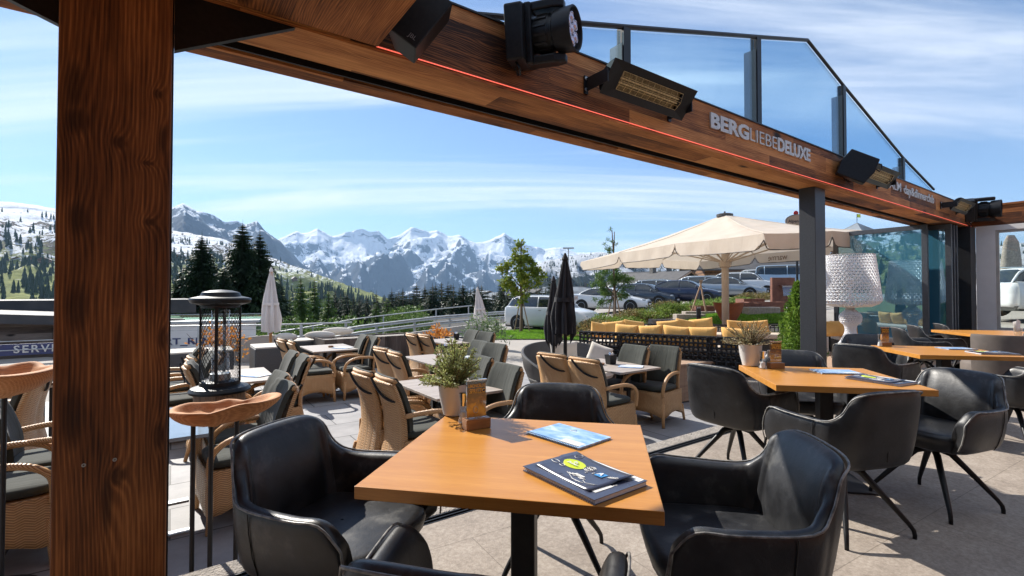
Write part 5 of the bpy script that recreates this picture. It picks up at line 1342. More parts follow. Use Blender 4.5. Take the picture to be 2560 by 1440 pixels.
# ---- sofas and planters at the back of the terrace
def sofa_block(x, y, w_, d__, h, rz, label, cush=True, name='wicker_sofa'):
    o = empty(name, (x, y, .002), rz, label, 'sofa', 'grey wicker sofas at the terrace rim')
    MB().bx(-w_/2, w_/2, -d__/2, d__/2, .02, h).build('body', M['greywicker'], o, bevel=.02)
    MB().bx(-w_/2 + .01, w_/2 - .01, -d__/2 + .01, d__/2 - .01, h + .001, h + .035).build('top_frame', M['cream'] if cush else M['greytop'], o, bevel=.012)
    return o
pq = at(660, 867, .66); sofa_block(pq.x, pq.y + .2, .62, .85, .64, FRZ, 'grey woven sofa end block below the white parasol')
pq = at(740, 850, .66); sofa_block(pq.x + .2, pq.y + .4, 1.3, .7, .62, FRZ, 'long grey woven sofa with cream top cushion')
pq = at(470, 872, .66); sofa_block(pq.x, pq.y, 1.5, .8, .60, FRZ, 'grey woven sofa beside the old timber post')
pq = at(870, 846, .66); sofa_block(pq.x, pq.y + .3, 1.7, .8, .56, FRZ - R(35), 'grey woven sofa in front of the retaining wall')
for u, v, w_, lb in ((800, 838, .7, 'beige roll cushion lying on the long sofa'), (845, 828, .8, 'beige bolster on the sofa by the wall'), (715, 843, .5, 'beige bolster under the white parasol')):
    q = at(u, v, .76); o = bpy.data.objects.new('bolster', MB().ball((0, 0, 0), .1, 10, (w_ / .2, 1, 1)).mesh('bolster', True)); o.data.materials.append(M['cream']); COL.objects.link(o); o.location = q; o.rotation_euler = (0, 0, R(8)); tag(o, lb, 'cushion', 'beige bolsters')
for u, lb in ((1090, 'low black curved sofa back behind the farthest table'), (1170, 'low black curved sofa back beside the oleander pot')):
    q = at(u, 842, .7); o = empty('low_sofa', (q.x, q.y, .002), R(8), lb, 'sofa', 'low black sofas'); b = MB()
    b.grid([[(x, .14 * (x / .5) ** 2 + dy, z) for x in [-.5 + .1 * k for k in range(11)]] for dy, z in ((0, .05), (-.02, .68), (0, .70), (.05, .70), (.06, .68), (.06, .05))]); b.build('backrest', M['blackwicker'], o, smooth=True, fix=True)
    MB().bx(-.46, .46, .06, .6, .03, .38).build('seat', M['blackwicker'], o, bevel=.02)
M['greyplank'] = oldwood('grey_brown_planks', 2, (.035, .026, .022), (.10, .078, .066), (.19, .155, .135), 1, plank=(0, .14, 9), rough=.8)
q0 = at(868, 850, .72); q1 = at(1065, 838, .72); L_ = (q1 - q0).length
pb = empty('plank_planter', (q0.x - .5, q0.y + .0, 0), math.atan2(q1.y - q0.y, q1.x - q0.x), 'long brown plank planter box filled with pale gravel', 'planter')
MB().bx(0, L_ + .5, 0, .05, .0, .72).bx(0, L_ + .5, .75, .8, 0, .72).bx(L_ + .45, L_ + .5, .05, .75, 0, .72).bx(0, .05, .05, .75, 0, .72).build('side_planks', M['greyplank'], pb)
MB().bx(.05, L_ + .45, .05, .75, .5, .69).build('gravel_fill', M['stone'], pb)
# low retaining wall beside sofas (beige)
q0 = at(600, 868, .45); q1 = at(705, 838, .95)
rw = empty('sloping_wall', (0, 0, 0), 0, 'pale sloping parapet wall behind the white parasol', 'wall')
ya = 12.2
pts = [(atY(u, v, ya).x, atY(u, v, ya).z) for u, v in ((560, 850), (600, 845), (660, 839), (690, 838), (700, 850))]
x0, x1 = pts[0][0], pts[-1][0]
b = MB(); top_ = [(x, z) for x, z in pts]; poly = [(x0, -.5)] + top_ + [(x1, -.5)]
n = len(poly); b.add([(x, ya, z) for x, z in poly] + [(x, ya + .15, z) for x, z in poly], [tuple(range(n)), tuple(reversed(range(n, 2*n)))] + [(k, (k+1) % n, n+(k+1) % n, n+k) for k in range(n)]); b.build('wall_body', plain('beige_render', (.36, .33, .30), (.30, .275, .25), 2, .9), rw, fix=True)
# ---- rails
def rail_line(name, pts_uvY, label, r=.022, cat='railing', drops=None, mt=None, extra=()):
    o = empty(name, (0, 0, 0), 0, label, cat); P_ = [atY(u, v, Y) for u, v, Y in pts_uvY]
    MB().tube(P_, r, 8).build('handrail', mt or M['galv'], o)
    for dz in extra: MB().tube([p - Vector((0, 0, dz)) for p in P_], .006, 5).build('cable', M['galv'], o)
    if drops:
        for t_ in drops:
            i = min(int(t_), len(P_) - 2); q = P_[i].lerp(P_[i+1], t_ - i); MB().bx(q.x - .03, q.x + .03, q.y - .03, q.y + .03, q.z - 1.0, q.z).build('post', mt or M['galv'], o)
    return o
rail_line('cable_railing', [(405, 816, 13), (560, 814, 13), (720, 811, 13.4), (880, 806, 14)], 'thin level cable railing along the terrace rim', extra=(.12, .32, .5), drops=[.0, .6, 1.1, 1.7, 2.2, 2.9])
rail_line('ramp_handrail', [(700, 829, 24), (900, 796, 25), (1090, 773, 26), (1180, 764, 27)], 'galvanised handrail climbing along the ramp road', .03, drops=[.4, 1.3, 2.0, 2.9])
gr = empty('guard_rail', (0, 0, 0), 0, 'double galvanised steel guard rail along the rising road', 'guard rail')
P_ = [atY(u, v, Y) for u, v, Y in ((650, 846, 21), (733, 842, 21.5), (900, 813, 22.5), (1090, 790, 24), (1250, 778, 25.5), (1420, 769, 27))]
for k, dz in enumerate((0, .28)):
    b = MB(); rows = [[(p.x, p.y + dy, p.z - dz + z) for p in P_] for dy, z in ((.0, 0), (-.07, -.03), (-.02, -.09), (-.07, -.15), (0, -.18), (.01, -.18), (-.01, -.09), (.01, 0))]; b.grid(rows); b.build('rail_beam', M['galv'], gr, auto=30)
for i in range(len(P_) - 1):
    for t_ in (.2, .7):
        q = P_[i].lerp(P_[i+1], t_); MB().bx(q.x - .05, q.x + .05, q.y + .02, q.y + .12, q.z - 1.1, q.z - .01).build('post', M['galv'], gr)
# kerb wall under the guard rail
kw = empty('kerb_wall', (0, 0, 0), 0, 'long light concrete kerb wall rising beside the ramp', 'wall'); b = MB()
Q_ = [atY(u, v, Y) for u, v, Y in ((700, 872, 18.0), (960, 840, 18.6), (1100, 822, 19.6), (1220, 806, 20.6))]
b.grid([[(p.x, p.y + dy, p.z + dz) for p in Q_] for dy, dz in ((0, -1.2), (0, 0), (.25, 0), (.25, -1.2))]); b.build('kerb_body', plain('light_concrete', (.42, .39, .36), (.34, .32, .30), 2, .9), kw, fix=True)
# ---- bollards
def bollard(u, vt, vb, Y, r, label, first=None):
    p = atY(u, vb, Y); h = atY(u, vt, Y).z - p.z; o = empty('bollard_light', (p.x, p.y, p.z), 0, label, 'bollard', 'black bollard lights')
    MB().lathe([(r, 0), (r, h * .88)], 18).build('tube', M['blacksteel'], o, smooth=True); MB().lathe([(r * .8, h * .88), (r * .8, h * .95)], 18).build('light_ring', M['alu'], o)
    MB().lathe([(r, h * .95), (r, h), (0, h)], 18).build('cap', M['deckwood'], o)
p = gat(1242, 836); bollard(1242, 798, 841, p.y, .10, 'black bollard light at the near end of the lawn')
bollard(1747, 765, 812, 16.5, .075, 'black bollard light in front of the stone steps')
# ---- shrubs
M['shrubg'] = leafm('juniper_green', (.06, .12, .018), (.16, .24, .04), (.32, .35, .09), 3)
M['shrubr'] = leafm('autumn_heath', (.10, .10, .03), (.20, .17, .06), (.34, .16, .07), 3)
M['shrubo'] = leafm('orange_leaves', (.45, .16, .03), (.62, .26, .05), (.72, .40, .10), 6)
M['cypress'] = leafm('cypress_green', (.05, .11, .012), (.14, .25, .03), (.32, .42, .08), 6)
def shrub_mesh(w_, d__, h, n, size, seed, asp=.35, cy=.0):
    rng = random.Random(seed); b = MB(); pts = []
    nb = max(6, int(n / 60)); cl = [(rng.gauss(0, .30) * w_, rng.gauss(0, .30) * d__, h * rng.uniform(.15, .85)) for _ in range(nb)]
    for _ in range(n):
        c = rng.choice(cl); s = min(w_, d__, h) * .22; x, y, z = c[0] + rng.gauss(0, s), c[1] + rng.gauss(0, s), c[2] + rng.gauss(0, s * .8)
        lim = h * math.sqrt(max(.02, 1 - (x / (w_ * .62)) ** 2)) ; z = max(.02, min(z, lim * 1.05))
        pts.append((x, y, z))
    leaf_quads(b, pts, size, asp, rng, -.5)
    st = MB()
    for c in cl: st.tube([(c[0] * .2, c[1] * .2, 0), (c[0] * .7, c[1] * .7, c[2] * .6), c], [.012, .008, .004], 4)
    return b, st
def shrub(p, w_, d__, h, n, size, seed, mt, label, group, cat='shrub', name='low_shrub', asp=.35):
    o = empty(name, p, 0, label, cat, group); b, st = shrub_mesh(w_, d__, h, n, size, seed, asp); b.build('foliage', mt, o); st.build('stems', M['twig'], o); return o
first_s = {}
GS = 'low juniper and heath shrubs along the parking edge'
spots = [(1505, 835, 1.4, .62, 'r', 'dry reddish shrub at the corner of the woven fence'), (1478, 820, 1.3, .5, 'r', 'reddish heath shrub beside the lawn strip'), (1520, 806, 1.6, .55, 'g', 'green juniper under the little pine'), (1560, 812, 1.5, .5, 'g', 'green juniper behind the rear pillows'),
         (1590, 798, 1.6, .6, 'r', 'reddish green shrub between pine and slate bench'), (1635, 790, 1.7, .62, 'g', 'juniper above the slate bench'), (1680, 780, 1.7, .65, 'g', 'bushy juniper left of the stone step'), (1716, 774, 1.5, .6, 'g', 'juniper behind the stone step'),
         (1665, 766, 1.6, .5, 'r', 'olive shrub below the blue saloon'), (1752, 762, 1.7, .55, 'g', 'feathery juniper under the crossed stakes'), (1790, 756, 1.6, .5, 'g', 'feathery juniper behind the parasol pole'), (1836, 748, 1.8, .5, 'g', 'juniper between pole and rust bench'),
         (1880, 742, 1.8, .5, 'r', 'autumn tinted shrub below the white estate'), (1915, 738, 1.5, .5, 'r', 'red green shrub beside the fountain slab'), (1610, 785, 1.5, .45, 'g', 'juniper below the dark hatchback')]
for i, (u, v, w_, h, c, lb) in enumerate(spots):
    p = gat(u, v + 12); key = (c, i % 2)
    if key not in first_s: first_s[key] = shrub(p, w_, w_ * .8, h, 2600, .10, 20 + i, M['shrubg'] if c == 'g' else M['shrubr'], lb, GS)
    else: copy_tree(first_s[key], p, random.uniform(0, 6), lb, scale=(w_ / 1.5, w_ / 1.5, h / .62))
# cypress beside the steel post
p = Vector((4.75, 7.95, .15)); b = MB(); rng = random.Random(12); pts = []
for _ in range(9000):
    h = rng.random() ** .8; r_ = .40 * math.sin(math.pi * min(1, .12 + h * .88)) ** .7 * (1.06 - h * .62) * rng.random() ** .35; a = rng.uniform(0, 6.28)
    r_ *= 1 + .28 * math.sin(5 * a + h * 9) * math.sin(h * 14 + a)
    pts.append((r_ * math.cos(a), r_ * math.sin(a), h * 1.75))
leaf_quads(b, pts, .075, .3, rng, -.9); o = empty('cypress_shrub', p, 0, 'bushy green cypress beside the steel post', 'shrub'); b.build('foliage', M['cypress'], o); MB().tube([(0, 0, -.15), (0, 0, 1.2)], .02, 6).build('trunk', M['twig'], o)
p = Vector((5.15, 8.5, .3)); o2 = copy_tree(o, p, 2.0, 'shorter green cypress directly behind the steel post'); o2.scale = (.9, .9, .78)
# orange potted maple near far table and behind heater
def potshrub(p, w_, h, n, size, mt, label, pot, seed, pr=.2, ph=.4):
    o = empty('potted_shrub', p, 0, label, 'potted shrub'); b, st = shrub_mesh(w_, w_, h, n, size, seed, .55)
    fo = b.build('foliage', mt, o, loc=(0, 0, ph * .8)); st.build('stems', M['twig'], o, loc=(0, 0, ph * .8))
    MB().lathe([(pr * .7, 0), (pr * .8, .02), (pr, ph), (pr * .92, ph), (pr * .8, ph * .9), (0, ph * .9)], 24).build('pot', pot, o, auto=40)
p = at(1122, 880, .1); potshrub(Vector((p.x, 11.9, 0)), .8, .42, 600, .09, M['shrubo'], 'orange leaved shrub in a carved pot behind the farthest table', M['canopy'], 31, .22, .62)
p = atY(545, 845, 10.8); potshrub(Vector((p.x, p.y, -.2)), .9, .8, 700, .09, M['shrubo'], 'orange autumn shrub glowing behind the heater cage', M['darkstone'], 32, .3, .55)
p = atY(1210, 800, 13.6); M['oleander'] = leafm('oleander_leaves', (.05, .09, .04), (.12, .19, .08), (.26, .30, .14), 5)
o = empty('potted_shrub', (p.x, p.y, 0), 0, 'potted oleander with narrow leaves below the leaning parasol', 'potted shrub'); b, st = shrub_mesh(1.0, .8, .8, 900, .15, 41, .18); b.build('foliage', M['oleander'], o, loc=(0, 0, .35)); st.build('stems', M['twig'], o, loc=(0, 0, .3)); MB().lathe([(.2, 0), (.28, .4), (.24, .4), (0, .36)], 20).build('pot', M['darkstone'], o)
# ---- corten pieces
def gxy(u, Y): p = atY(u, 733, Y); return Vector((p.x, p.y, G(p.x, p.y)))
p = atY(1822, 806, 17.0); hp = empty('heart_planter', p, 0, 'rusty heart shaped steel planter on the lawn', 'planter')
prof = [(.0, 0), (.30, .02), (.36, .25), (.47, .6), (.5, .8), (.42, .86), (.2, .80)]
rows = [[(math.cos(w_) * (.10 + .40 * t_ ** .6) * (1.0), math.sin(w_) * (.06 + .22 * t_ ** .6), -.05 + .62 * t_ + (.05 * abs(math.cos(w_)) if t_ > .9 else 0)) for w_ in [2*math.pi*k/32 for k in range(32)]] for t_ in (0, .2, .4, .6, .8, .92, 1.0)]; hp.scale = (1.1, 1.1, 1.15)
b = MB().grid(rows, True); b.add(rows[0], [tuple(range(32))]); rows2 = [[(x * .9, y * .9, z - .01) for x, y, z in rows[-1]], [(x * .7, y * .7, z - .08) for x, y, z in rows[-1]]]; b.grid([rows[-1]] + rows2, True); b.add(rows2[-1], [tuple(range(32))]); b.build('body', M['rust'], hp, smooth=True)
b, st = shrub_mesh(.5, .25, .12, 300, .05, 77); b.build('planting', M['shrubr'], hp, loc=(0, 0, .5))
def cbox(u0, u1, vt, vb, Y, dep, label, mt, name='steel_planter', cat='planter', plant=False):
    p0, p1 = atY(u0, vb, Y), atY(u1, vb, Y); h = atY(u0, vt, Y).z - p0.z; o = empty(name, ((p0.x + p1.x) / 2, Y, p0.z - .3), R(0), label, cat); w_ = p1.x - p0.x
    b = MB(); H_ = h + .3; T_ = .03
    if name == 'stone_step': b.bx(-w_/2, w_/2, 0, dep, 0, H_)
    else: b.bx(-w_/2, w_/2, 0, T_, 0, H_).bx(-w_/2, w_/2, dep - T_, dep, 0, H_).bx(-w_/2, -w_/2 + T_, T_, dep - T_, 0, H_).bx(w_/2 - T_, w_/2, T_, dep - T_, 0, H_)
    b.build('body', mt, o, bevel=.006 if mt is M['corten'] else .03)
    if name != 'stone_step': MB().bx(-w_/2 + T_, w_/2 - T_, T_, dep - T_, H_ - .15, H_ - .06).build('soil', M['soil'], o)
    return o
cbox(1741, 1788, 765, 782, 20.0, .8, 'small rusty steel box beside the bollard', M['corten'])
cbox(1873, 1965, 755, 774, 19.4, .7, 'long rusty steel water trough below the fountain slab', M['corten'])
cbox(1838, 1905, 758, 778, 18.8, .6, 'rusty steel trough next to the heart planter', M['corten'])
cbox(1860, 1912, 747, 757, 20.6, .8, 'upper rusty steel bed with shrubs', M['corten'])
fs = cbox(1931, 1988, 694, 747, 20.3, .18, 'tall rusty steel fountain slab with a water spout', M['corten'], 'fountain_slab', 'fountain')
q = fs; M['water'] = glass('falling_water', (.75, .8, .85), .35, (1, 1, 1), .1)
H_ = atY(1960, 694, 20.3).z - q.location.z
MB().bx(-.22, .22, -.22, .0, H_ - .36, H_ - .33).build('spout', M['corten'], q); b = MB()
b.grid([[(lerp(-.2, .2, k / 8), -.23 - .10 * t_ , H_ - .345 - .42 * t_ * t_ ) for k in range(9)] for t_ in [j / 6 for j in range(7)]]); b.build('water_sheet', M['water'], q, smooth=True)
cbox(1692, 1765, 786, 797, 18.8, .5, 'lower pale stone step beside the bollard', M['stone'], 'stone_step', 'step')
cbox(1714, 1790, 779, 787, 19.6, .5, 'upper pale stone step beside the bollard', M['stone'], 'stone_step', 'step')
cbox(1870, 1952, 768, 780, 18.2, .5, 'grey stone step below the rusty troughs', M['stone'], 'stone_step', 'step')
cbox(1630, 1690, 799, 812, 17.0, .5, 'dark slate bench block before the junipers', M['darkstone'], 'stone_step', 'bench')
# barrels outside bench: dark slate near lawn
sk = at(1500, 845, 0)
# menhir + lawn marker stone
p = gat(1378, 835); b = MB().ball((0, 0, .12), .22, 6, (1, .6, 1.4)); o = b.build('marker_stone', M['darkstone'], None, smooth=True); o.location = p; tag(o, 'small grey marker stone in the lawn strip', 'stone')
# ---- young trees
def tree_broad(p, h, label, seed, mt, n=2600, size=.14, cr_=(1.0, 1.0, .5), trunk=.05, group=None, name='young_tree', blobs=None, stakes=True, asp=.6):
    rng = random.Random(seed); o = empty(name, p, 0, label, 'tree', group); tr = MB()
    path = [(0, 0, 0), (.02, .01, h * .3), (-.03, .02, h * .6), (.02, 0, h * .97)]
    tr.tube(cr(path, 5), [lerp(trunk, trunk * .2, k / 15) for k in range(16)], 7)
    pts = []
    for (bx_, by_, bz_, br_) in blobs:
        c = Vector((bx_, by_, bz_)) ; s0_ = max(0.25 * h, bz_ - abs(bx_) * .8 - .2)
        tr.tube([(0, 0, s0_), ((bx_) * .55, by_ * .55, lerp(s0_, bz_, .6)), (bx_, by_, bz_)], [trunk * .4, trunk * .28, trunk * .1], 5)
        m_ = int(n * br_ ** 2 / sum(q[3] ** 2 for q in blobs))
        sub = [c + Vector((rng.gauss(0, .45), rng.gauss(0, .45), rng.gauss(0, .45))) * br_ for _ in range(7)]
        for _ in range(m_):
            q = rng.choice(sub); pts.append(q + Vector((rng.gauss(0, .22), rng.gauss(0, .22), rng.gauss(0, .2))) * br_)
    b = MB(); leaf_quads(b, pts, size, asp, rng, .3); tr.build('trunk', M['twig'], o, smooth=True); b.build('crown', mt, o)
    if stakes:
        for k in range(3):
            w_ = R(20 + 120 * k); MB().tube([(.42 * math.cos(w_), .42 * math.sin(w_), 0), (.05 * math.cos(w_), .05 * math.sin(w_), 1.5)], .03, 6).build('support_stake', M['deckwood'], o)
    return o
M['maple'] = leafm('maple_leaves', (.07, .13, .02), (.20, .26, .03), (.46, .42, .05), 3)
M['pine'] = leafm('pine_needles', (.035, .085, .02), (.09, .17, .035), (.20, .27, .06), 3)
p = gat(1303, 832); s_ = p.y / 1200.0; h_ = (832 - 592) * s_
bl_ = [((u - 1303) * s_, dy, (832 - v) * s_, r_ * s_) for u, v, r_, dy in ((1300, 612, 16, 0), (1303, 640, 24, .1), (1296, 668, 26, -.1), (1335, 672, 24, .1), (1262, 675, 20, 0), (1310, 700, 30, -.1), (1272, 702, 24, .2), (1340, 700, 16, -.2), (1300, 730, 24, .1), (1318, 645, 18, .2), (1300, 755, 12, 0))]
tree_broad(p, h_, 'young yellow green maple with three stakes on the lawn strip', 5, M['maple'], 3300, .15, blobs=[(a, b_, c, r_ * .88) for a, b_, c, r_ in bl_], trunk=.07)
p = gat(1536, 806); s_ = p.y / 1200.0
bl_ = [((u - 1536) * s_, dy, (806 - v) * s_, r_ * s_) for u, v, r_, dy in ((1500, 700, 26, 0), (1535, 690, 30, .1), (1568, 700, 20, -.1), (1520, 730, 26, .1), (1556, 735, 22, -.1), (1500, 755, 16, .2), (1522, 625, 10, 0), (1548, 700, 24, .2), (1530, 655, 8, 0))]
o = tree_broad(p, (806 - 572) * s_, 'small dense pine with stakes before the parked cars', 6, M['pine'], 5200, .15, blobs=[(a, b_, c, r_ * .8) for a, b_, c, r_ in bl_], trunk=.09, asp=.22)
b = MB(); pts = []; rng = random.Random(3)
for k, (u, v, r_) in enumerate(((1526, 575, 4), (1521, 600, 5), (1530, 605, 4), (1512, 612, 4), (1540, 612, 4))):
    for _ in range(40): pts.append(((u - 1536) * s_ + rng.gauss(0, r_ * s_ * .5), rng.gauss(0, .06), (806 - v) * s_ + rng.gauss(0, r_ * s_ * .5)))
leaf_quads(b, pts, .14, .16, rng, -.3); b.build('foliage', M['pine'], o); MB().tube([(0, 0, (806-660) * s_), (-.1, 0, (806-575) * s_)], [.05, .02], 5).build('leader', M['twig'], o)
p = gxy(1752, 20); o = empty('stake_tripod', p, 0, 'crossed pale wooden stakes in front of the blue saloon', 'stakes'); zt_ = atY(1752, 700, 20).z - p.z
for k in range(3): w_ = R(40 + 120 * k); MB().tube([(.42 * math.cos(w_), .42 * math.sin(w_), 0), (-.06 * math.cos(w_), -.06 * math.sin(w_), zt_)], .03, 6).build('stake', M['deckwood'], o)
# ================================================================ cars
def paint(name, c, metal=.5, rough=.28):
    t = NT(name); t.col(c); t.set(Metallic=metal, Roughness=rough, Coat_Weight=.8, Coat_Roughness=.05); return t.m
M['carwhite'] = paint('white_car_paint', (.66, .67, .68), .0, .3); M['cardark'] = paint('dark_grey_car_paint', (.035, .045, .06), .4)
M['carblue'] = paint('dark_blue_car_paint', (.02, .028, .065), .4); M['carsilver'] = paint('silver_car_paint', (.30, .34, .38), .5); M['carlight'] = paint('pale_blue_car_paint', (.32, .42, .52), .2)
M['carglass'] = plain('dark_car_window', (.012, .018, .022), (.018, .024, .03), 2, .04, 0, spec=1.0); M['tyre'] = plain('tyre_rubber', (.012, .012, .012), None, 9, .8)
M['redlamp'] = plain('red_tail_lamp', (.35, .01, .01), None, 9, .2); M['headlamp'] = plain('headlamp_glass', (.5, .53, .56), (.2, .22, .24), 20, .08, .5)
KIND = {  # L, W, hood z, belt z, roof z, hood end, A top, C top, rear glass end, trunk z, ground
 'sedan': (4.8, .92, .92, .95, 1.43, 1.15, .35, -1.15, -1.85, 1.02),
 'hatch': (4.3, .90, .95, .97, 1.46, 1.05, .35, -1.55, -2.0, 1.02),
 'suv':   (4.5, .93, 1.08, 1.10, 1.62, 1.05, .45, -1.75, -2.12, 1.12),
 'wagon': (4.8, .92, .96, .98, 1.47, 1.10, .40, -1.95, -2.3, 1.02),
 'van':   (4.7, .92, 1.15, 1.15, 1.85, 1.35, .75, -2.1, -2.28, 1.2)}
def car(kind, pt, p, az, label):
    L, W, hz_, bz, rz_, x0, xa, xc, xe, tz = KIND[kind]; o = empty('parked_car', p, -R(az) + R(90), label, 'car', 'cars parked beyond the garden')
    h = L / 2; b = MB(); rows = []
    st = [(-h, .62, .40, .72), (-h + .05, .86, .28, tz - .05), (-h + .3, .96, .24, tz), (xe + .1, .985, .22, tz + .01), (-.8, 1, .2, bz + .01), (.4, 1, .2, bz), (x0, .99, .2, hz_ - .01), (h - .75, .96, .22, hz_ - .08), (h - .3, .90, .24, hz_ - .2), (h - .06, .78, .28, .66), (h, .62, .36, .58)]
    for x, w_, zb_, zt_ in cr(st, 3):
        w_ *= W; rows.append([(x, -y if sg else y, z) for sg, lst in ((0, 0), (1, 1)) for y, z in ([(0, zb_), (w_ * .88, zb_), (w_ * .985, zb_ + .10), (w_, lerp(zb_, zt_, .5)), (w_ * .985, lerp(zb_, zt_, .8)), (w_ * .93, zt_ - .02), (w_ * .8, zt_ + .01), (0, zt_ + .03)] if not sg else [(w_ * .8, zt_ + .01), (w_ * .93, zt_ - .02), (w_ * .985, lerp(zb_, zt_, .8)), (w_, lerp(zb_, zt_, .5)), (w_ * .985, zb_ + .10), (w_ * .88, zb_)])])
    b.grid(rows, True); b.add(rows[0], [tuple(range(14))]); b.add(rows[-1], [tuple(range(14))]); b.build('body', pt, o, fix=True, auto=50)
    xs = [(x0 + .05, bz - .05, .86, .80), (lerp(x0, xa, .55), lerp(bz, rz_, .62), .86, .74), (xa, rz_ - .035, .86, .70), (lerp(xa, xc, .35), rz_, .87, .70), (lerp(xa, xc, .75), rz_ - .01, .86, .69), (xc, rz_ - .06, .84, .66), (lerp(xc, xe, .6), lerp(rz_, tz, .6), .82, .68), (xe, tz - .03, .80, .72)]
    g = [[(x, -wb * W, bz - .06), (x, -lerp(wb, wr, .6) * W, lerp(bz, z, .7)), (x, -wr * W, z - .04 * (z > bz)), (x, -wr * W * .7, z), (x, 0, z + .015), (x, wr * W * .7, z), (x, wr * W, z - .04 * (z > bz)), (x, lerp(wb, wr, .6) * W, lerp(bz, z, .7)), (x, wb * W, bz - .06)] for x, z, wb, wr in cr(xs, 3)]
    MB().grid(g).build('windows', M['carglass'], o, fix=True, auto=60)
    rf = [[(x, y * 1.01, z + .008) for x, y, z in r_[2:7]] for r_ in g if xc - .1 <= r_[0][0] <= xa + .12]
    rb = MB().grid(rf).build('roof', pt, o, smooth=True); m = rb.modifiers.new('t', 'SOLIDIFY'); m.thickness = .02
    b = MB()
    for sg in (0, -1):
        for seq in ([r_ for r_ in g if r_[0][0] >= xa - .05], [r_ for r_ in g if r_[0][0] <= xc + .12]):
            b.tube([Vector(r_[2 if sg else 6]) for r_ in seq], .035, 6)
        for xb in (lerp(xa, xc, .35),) + ((lerp(xa, xc, .82),) if kind in ('suv', 'wagon', 'van') else ()):
            r_ = min(g, key=lambda q: abs(q[0][0] - xb)); b.tube([Vector(r_[0 if sg else 8]), Vector(r_[1 if sg else 7]) * 1.0, Vector(r_[2 if sg else 6])], .028, 5)
        b.tube([Vector(r_[0 if sg else 8]) + Vector((0, 0, .05)) for r_ in g], .018, 5)
    b.build('pillar_frame', pt, o, smooth=True)
    wx = (h - .92, -h + .88)
    for x in wx:
        for s in (-1, 1):
            T_ = Matrix.Translation((x, s * (W - .10), .33)) @ Matrix.Rotation(R(-90 * s), 4, 'X')
            MB().lathe([(.0, .04), (.40, .06), (.405, .11)], 24, M=T_).build('wheel_arch', M['tyre'], o)
            wh = MB().lathe([(.22, -.1), (.31, -.1), (.335, -.06), (.335, .08), (.31, .115), (.235, .118)], 26, M=T_).build('wheel', M['tyre'], o, auto=40)
            b = MB().lathe([(.235, .117), (.215, .122), (.205, .09)], 26, M=T_); b.lathe([(.05, .10), (.045, .115), (0, .118)], 12, M=T_)
            for k in range(5):
                M_ = T_ @ Matrix.Rotation(k * 2 * math.pi / 5, 4, 'Z'); b.add([(x_, y_, z_) for x_ in (.03, .215) for y_ in (-.028, .028) for z_ in (.09, .112)], [(0,1,3,2),(4,6,7,5),(0,4,5,1),(2,3,7,6),(0,2,6,4),(1,5,7,3)], M_)
            b.build('rim', M['alu'], wh)
    for s in (-1, 1):
        MB().ball((h - .22, s * W * .68, .70), .13, 6, (1.0, 1.1, .5)).build('headlight', M['headlamp'], o, smooth=True)
        MB().ball((-h + .12, s * W * .72, .86), .14, 6, (.6, 1.0, .7)).build('tail_light', M['redlamp'], o, smooth=True)
        MB().ball((x0 - .25, s * (W + .07), bz + .07), .11, 6, (.55, 1.0, .65)).build('mirror', pt, o, smooth=True)
        MB().bx(-.2, -.05, s * W * 1.0, s * (W + .015), bz - .14, bz - .12).build('door_handle', M['chrome'], o)
    MB().bx(h - .07, h + .01, -.42, .42, .36, .62).build('grille', M['black'], o, bevel=.02)
    MB().bx(h + .0, h + .02, -.26, .26, .42, .52).build('number_plate', M['white'], o); MB().bx(-h - .02, -h + .03, -.26, .26, .62, .72).build('number_plate', M['white'], o)
    b = MB()
    for s in (-1, 1): b.bx(-h + 1.35, h - 1.4, s * W * .96, s * (W + .004), .19, .28)
    MB().bx(-h + .1, h - .1, -W * .85, W * .85, .16, .3).build('underbody', M['tyre'], o)
    if kind in ('suv', 'wagon'):
        for s in (-1, 1): MB().tube([(xa - .1, s * W * .64, rz_ + .01), (xa - .25, s * W * .64, rz_ + .055), (xc + .25, s * W * .62, rz_ + .045), (xc + .1, s * W * .62, rz_ - .02)], .017, 5).build('roof_rail', M['chrome'], o)
    return o
def carat(kind, pt, u, Y, az, label, dz=0.0):
    p = atY(u, 760, Y); car(kind, pt, (p.x, Y, G(p.x, Y) + .022 + dz), az, label)
carat('suv', M['carwhite'], 1380, 22.9, 124, 'white SUV parked beyond the lawn strip beside the maple', -.02)
carat('sedan', M['carwhite'], 1525, 29.5, 118, 'white coupe parked behind the little pine', .10)
carat('hatch', M['cardark'], 1612, 31.0, 126, 'dark grey hatchback behind the junipers')
carat('sedan', M['carblue'], 1712, 30.5, 122, 'glossy dark blue saloon in the middle of the car row', .12)
carat('wagon', M['carsilver'], 1785, 34.5, 126, 'silver grey estate mostly behind the parasol pole', .20)
carat('sedan', M['carsilver'], 1822, 33.0, 126, 'silver car squeezed behind the parasol pole', .10)
carat('suv', M['carwhite'], 1868, 33.5, 124, 'white SUV reflecting the sun at the upper car row', .10)
carat('suv', M['carwhite'], 1922, 37.5, 124, 'second white SUV partly covered by the fountain slab', .2)
carat('van', M['carlight'], 1978, 34.5, 118, 'pale blue van behind the rusty fountain slab', .15)
carat('wagon', M['carsilver'], 1662, 37.5, 126, 'silver estate in the rear row above the dark hatchback', .25)
carat('sedan', M['carwhite'], 1752, 41.0, 126, 'white saloon in the rear row beyond the crossed stakes', .35)
carat('hatch', M['carwhite'], 1582, 37.0, 120, 'white hatchback far behind the little pine', .1)
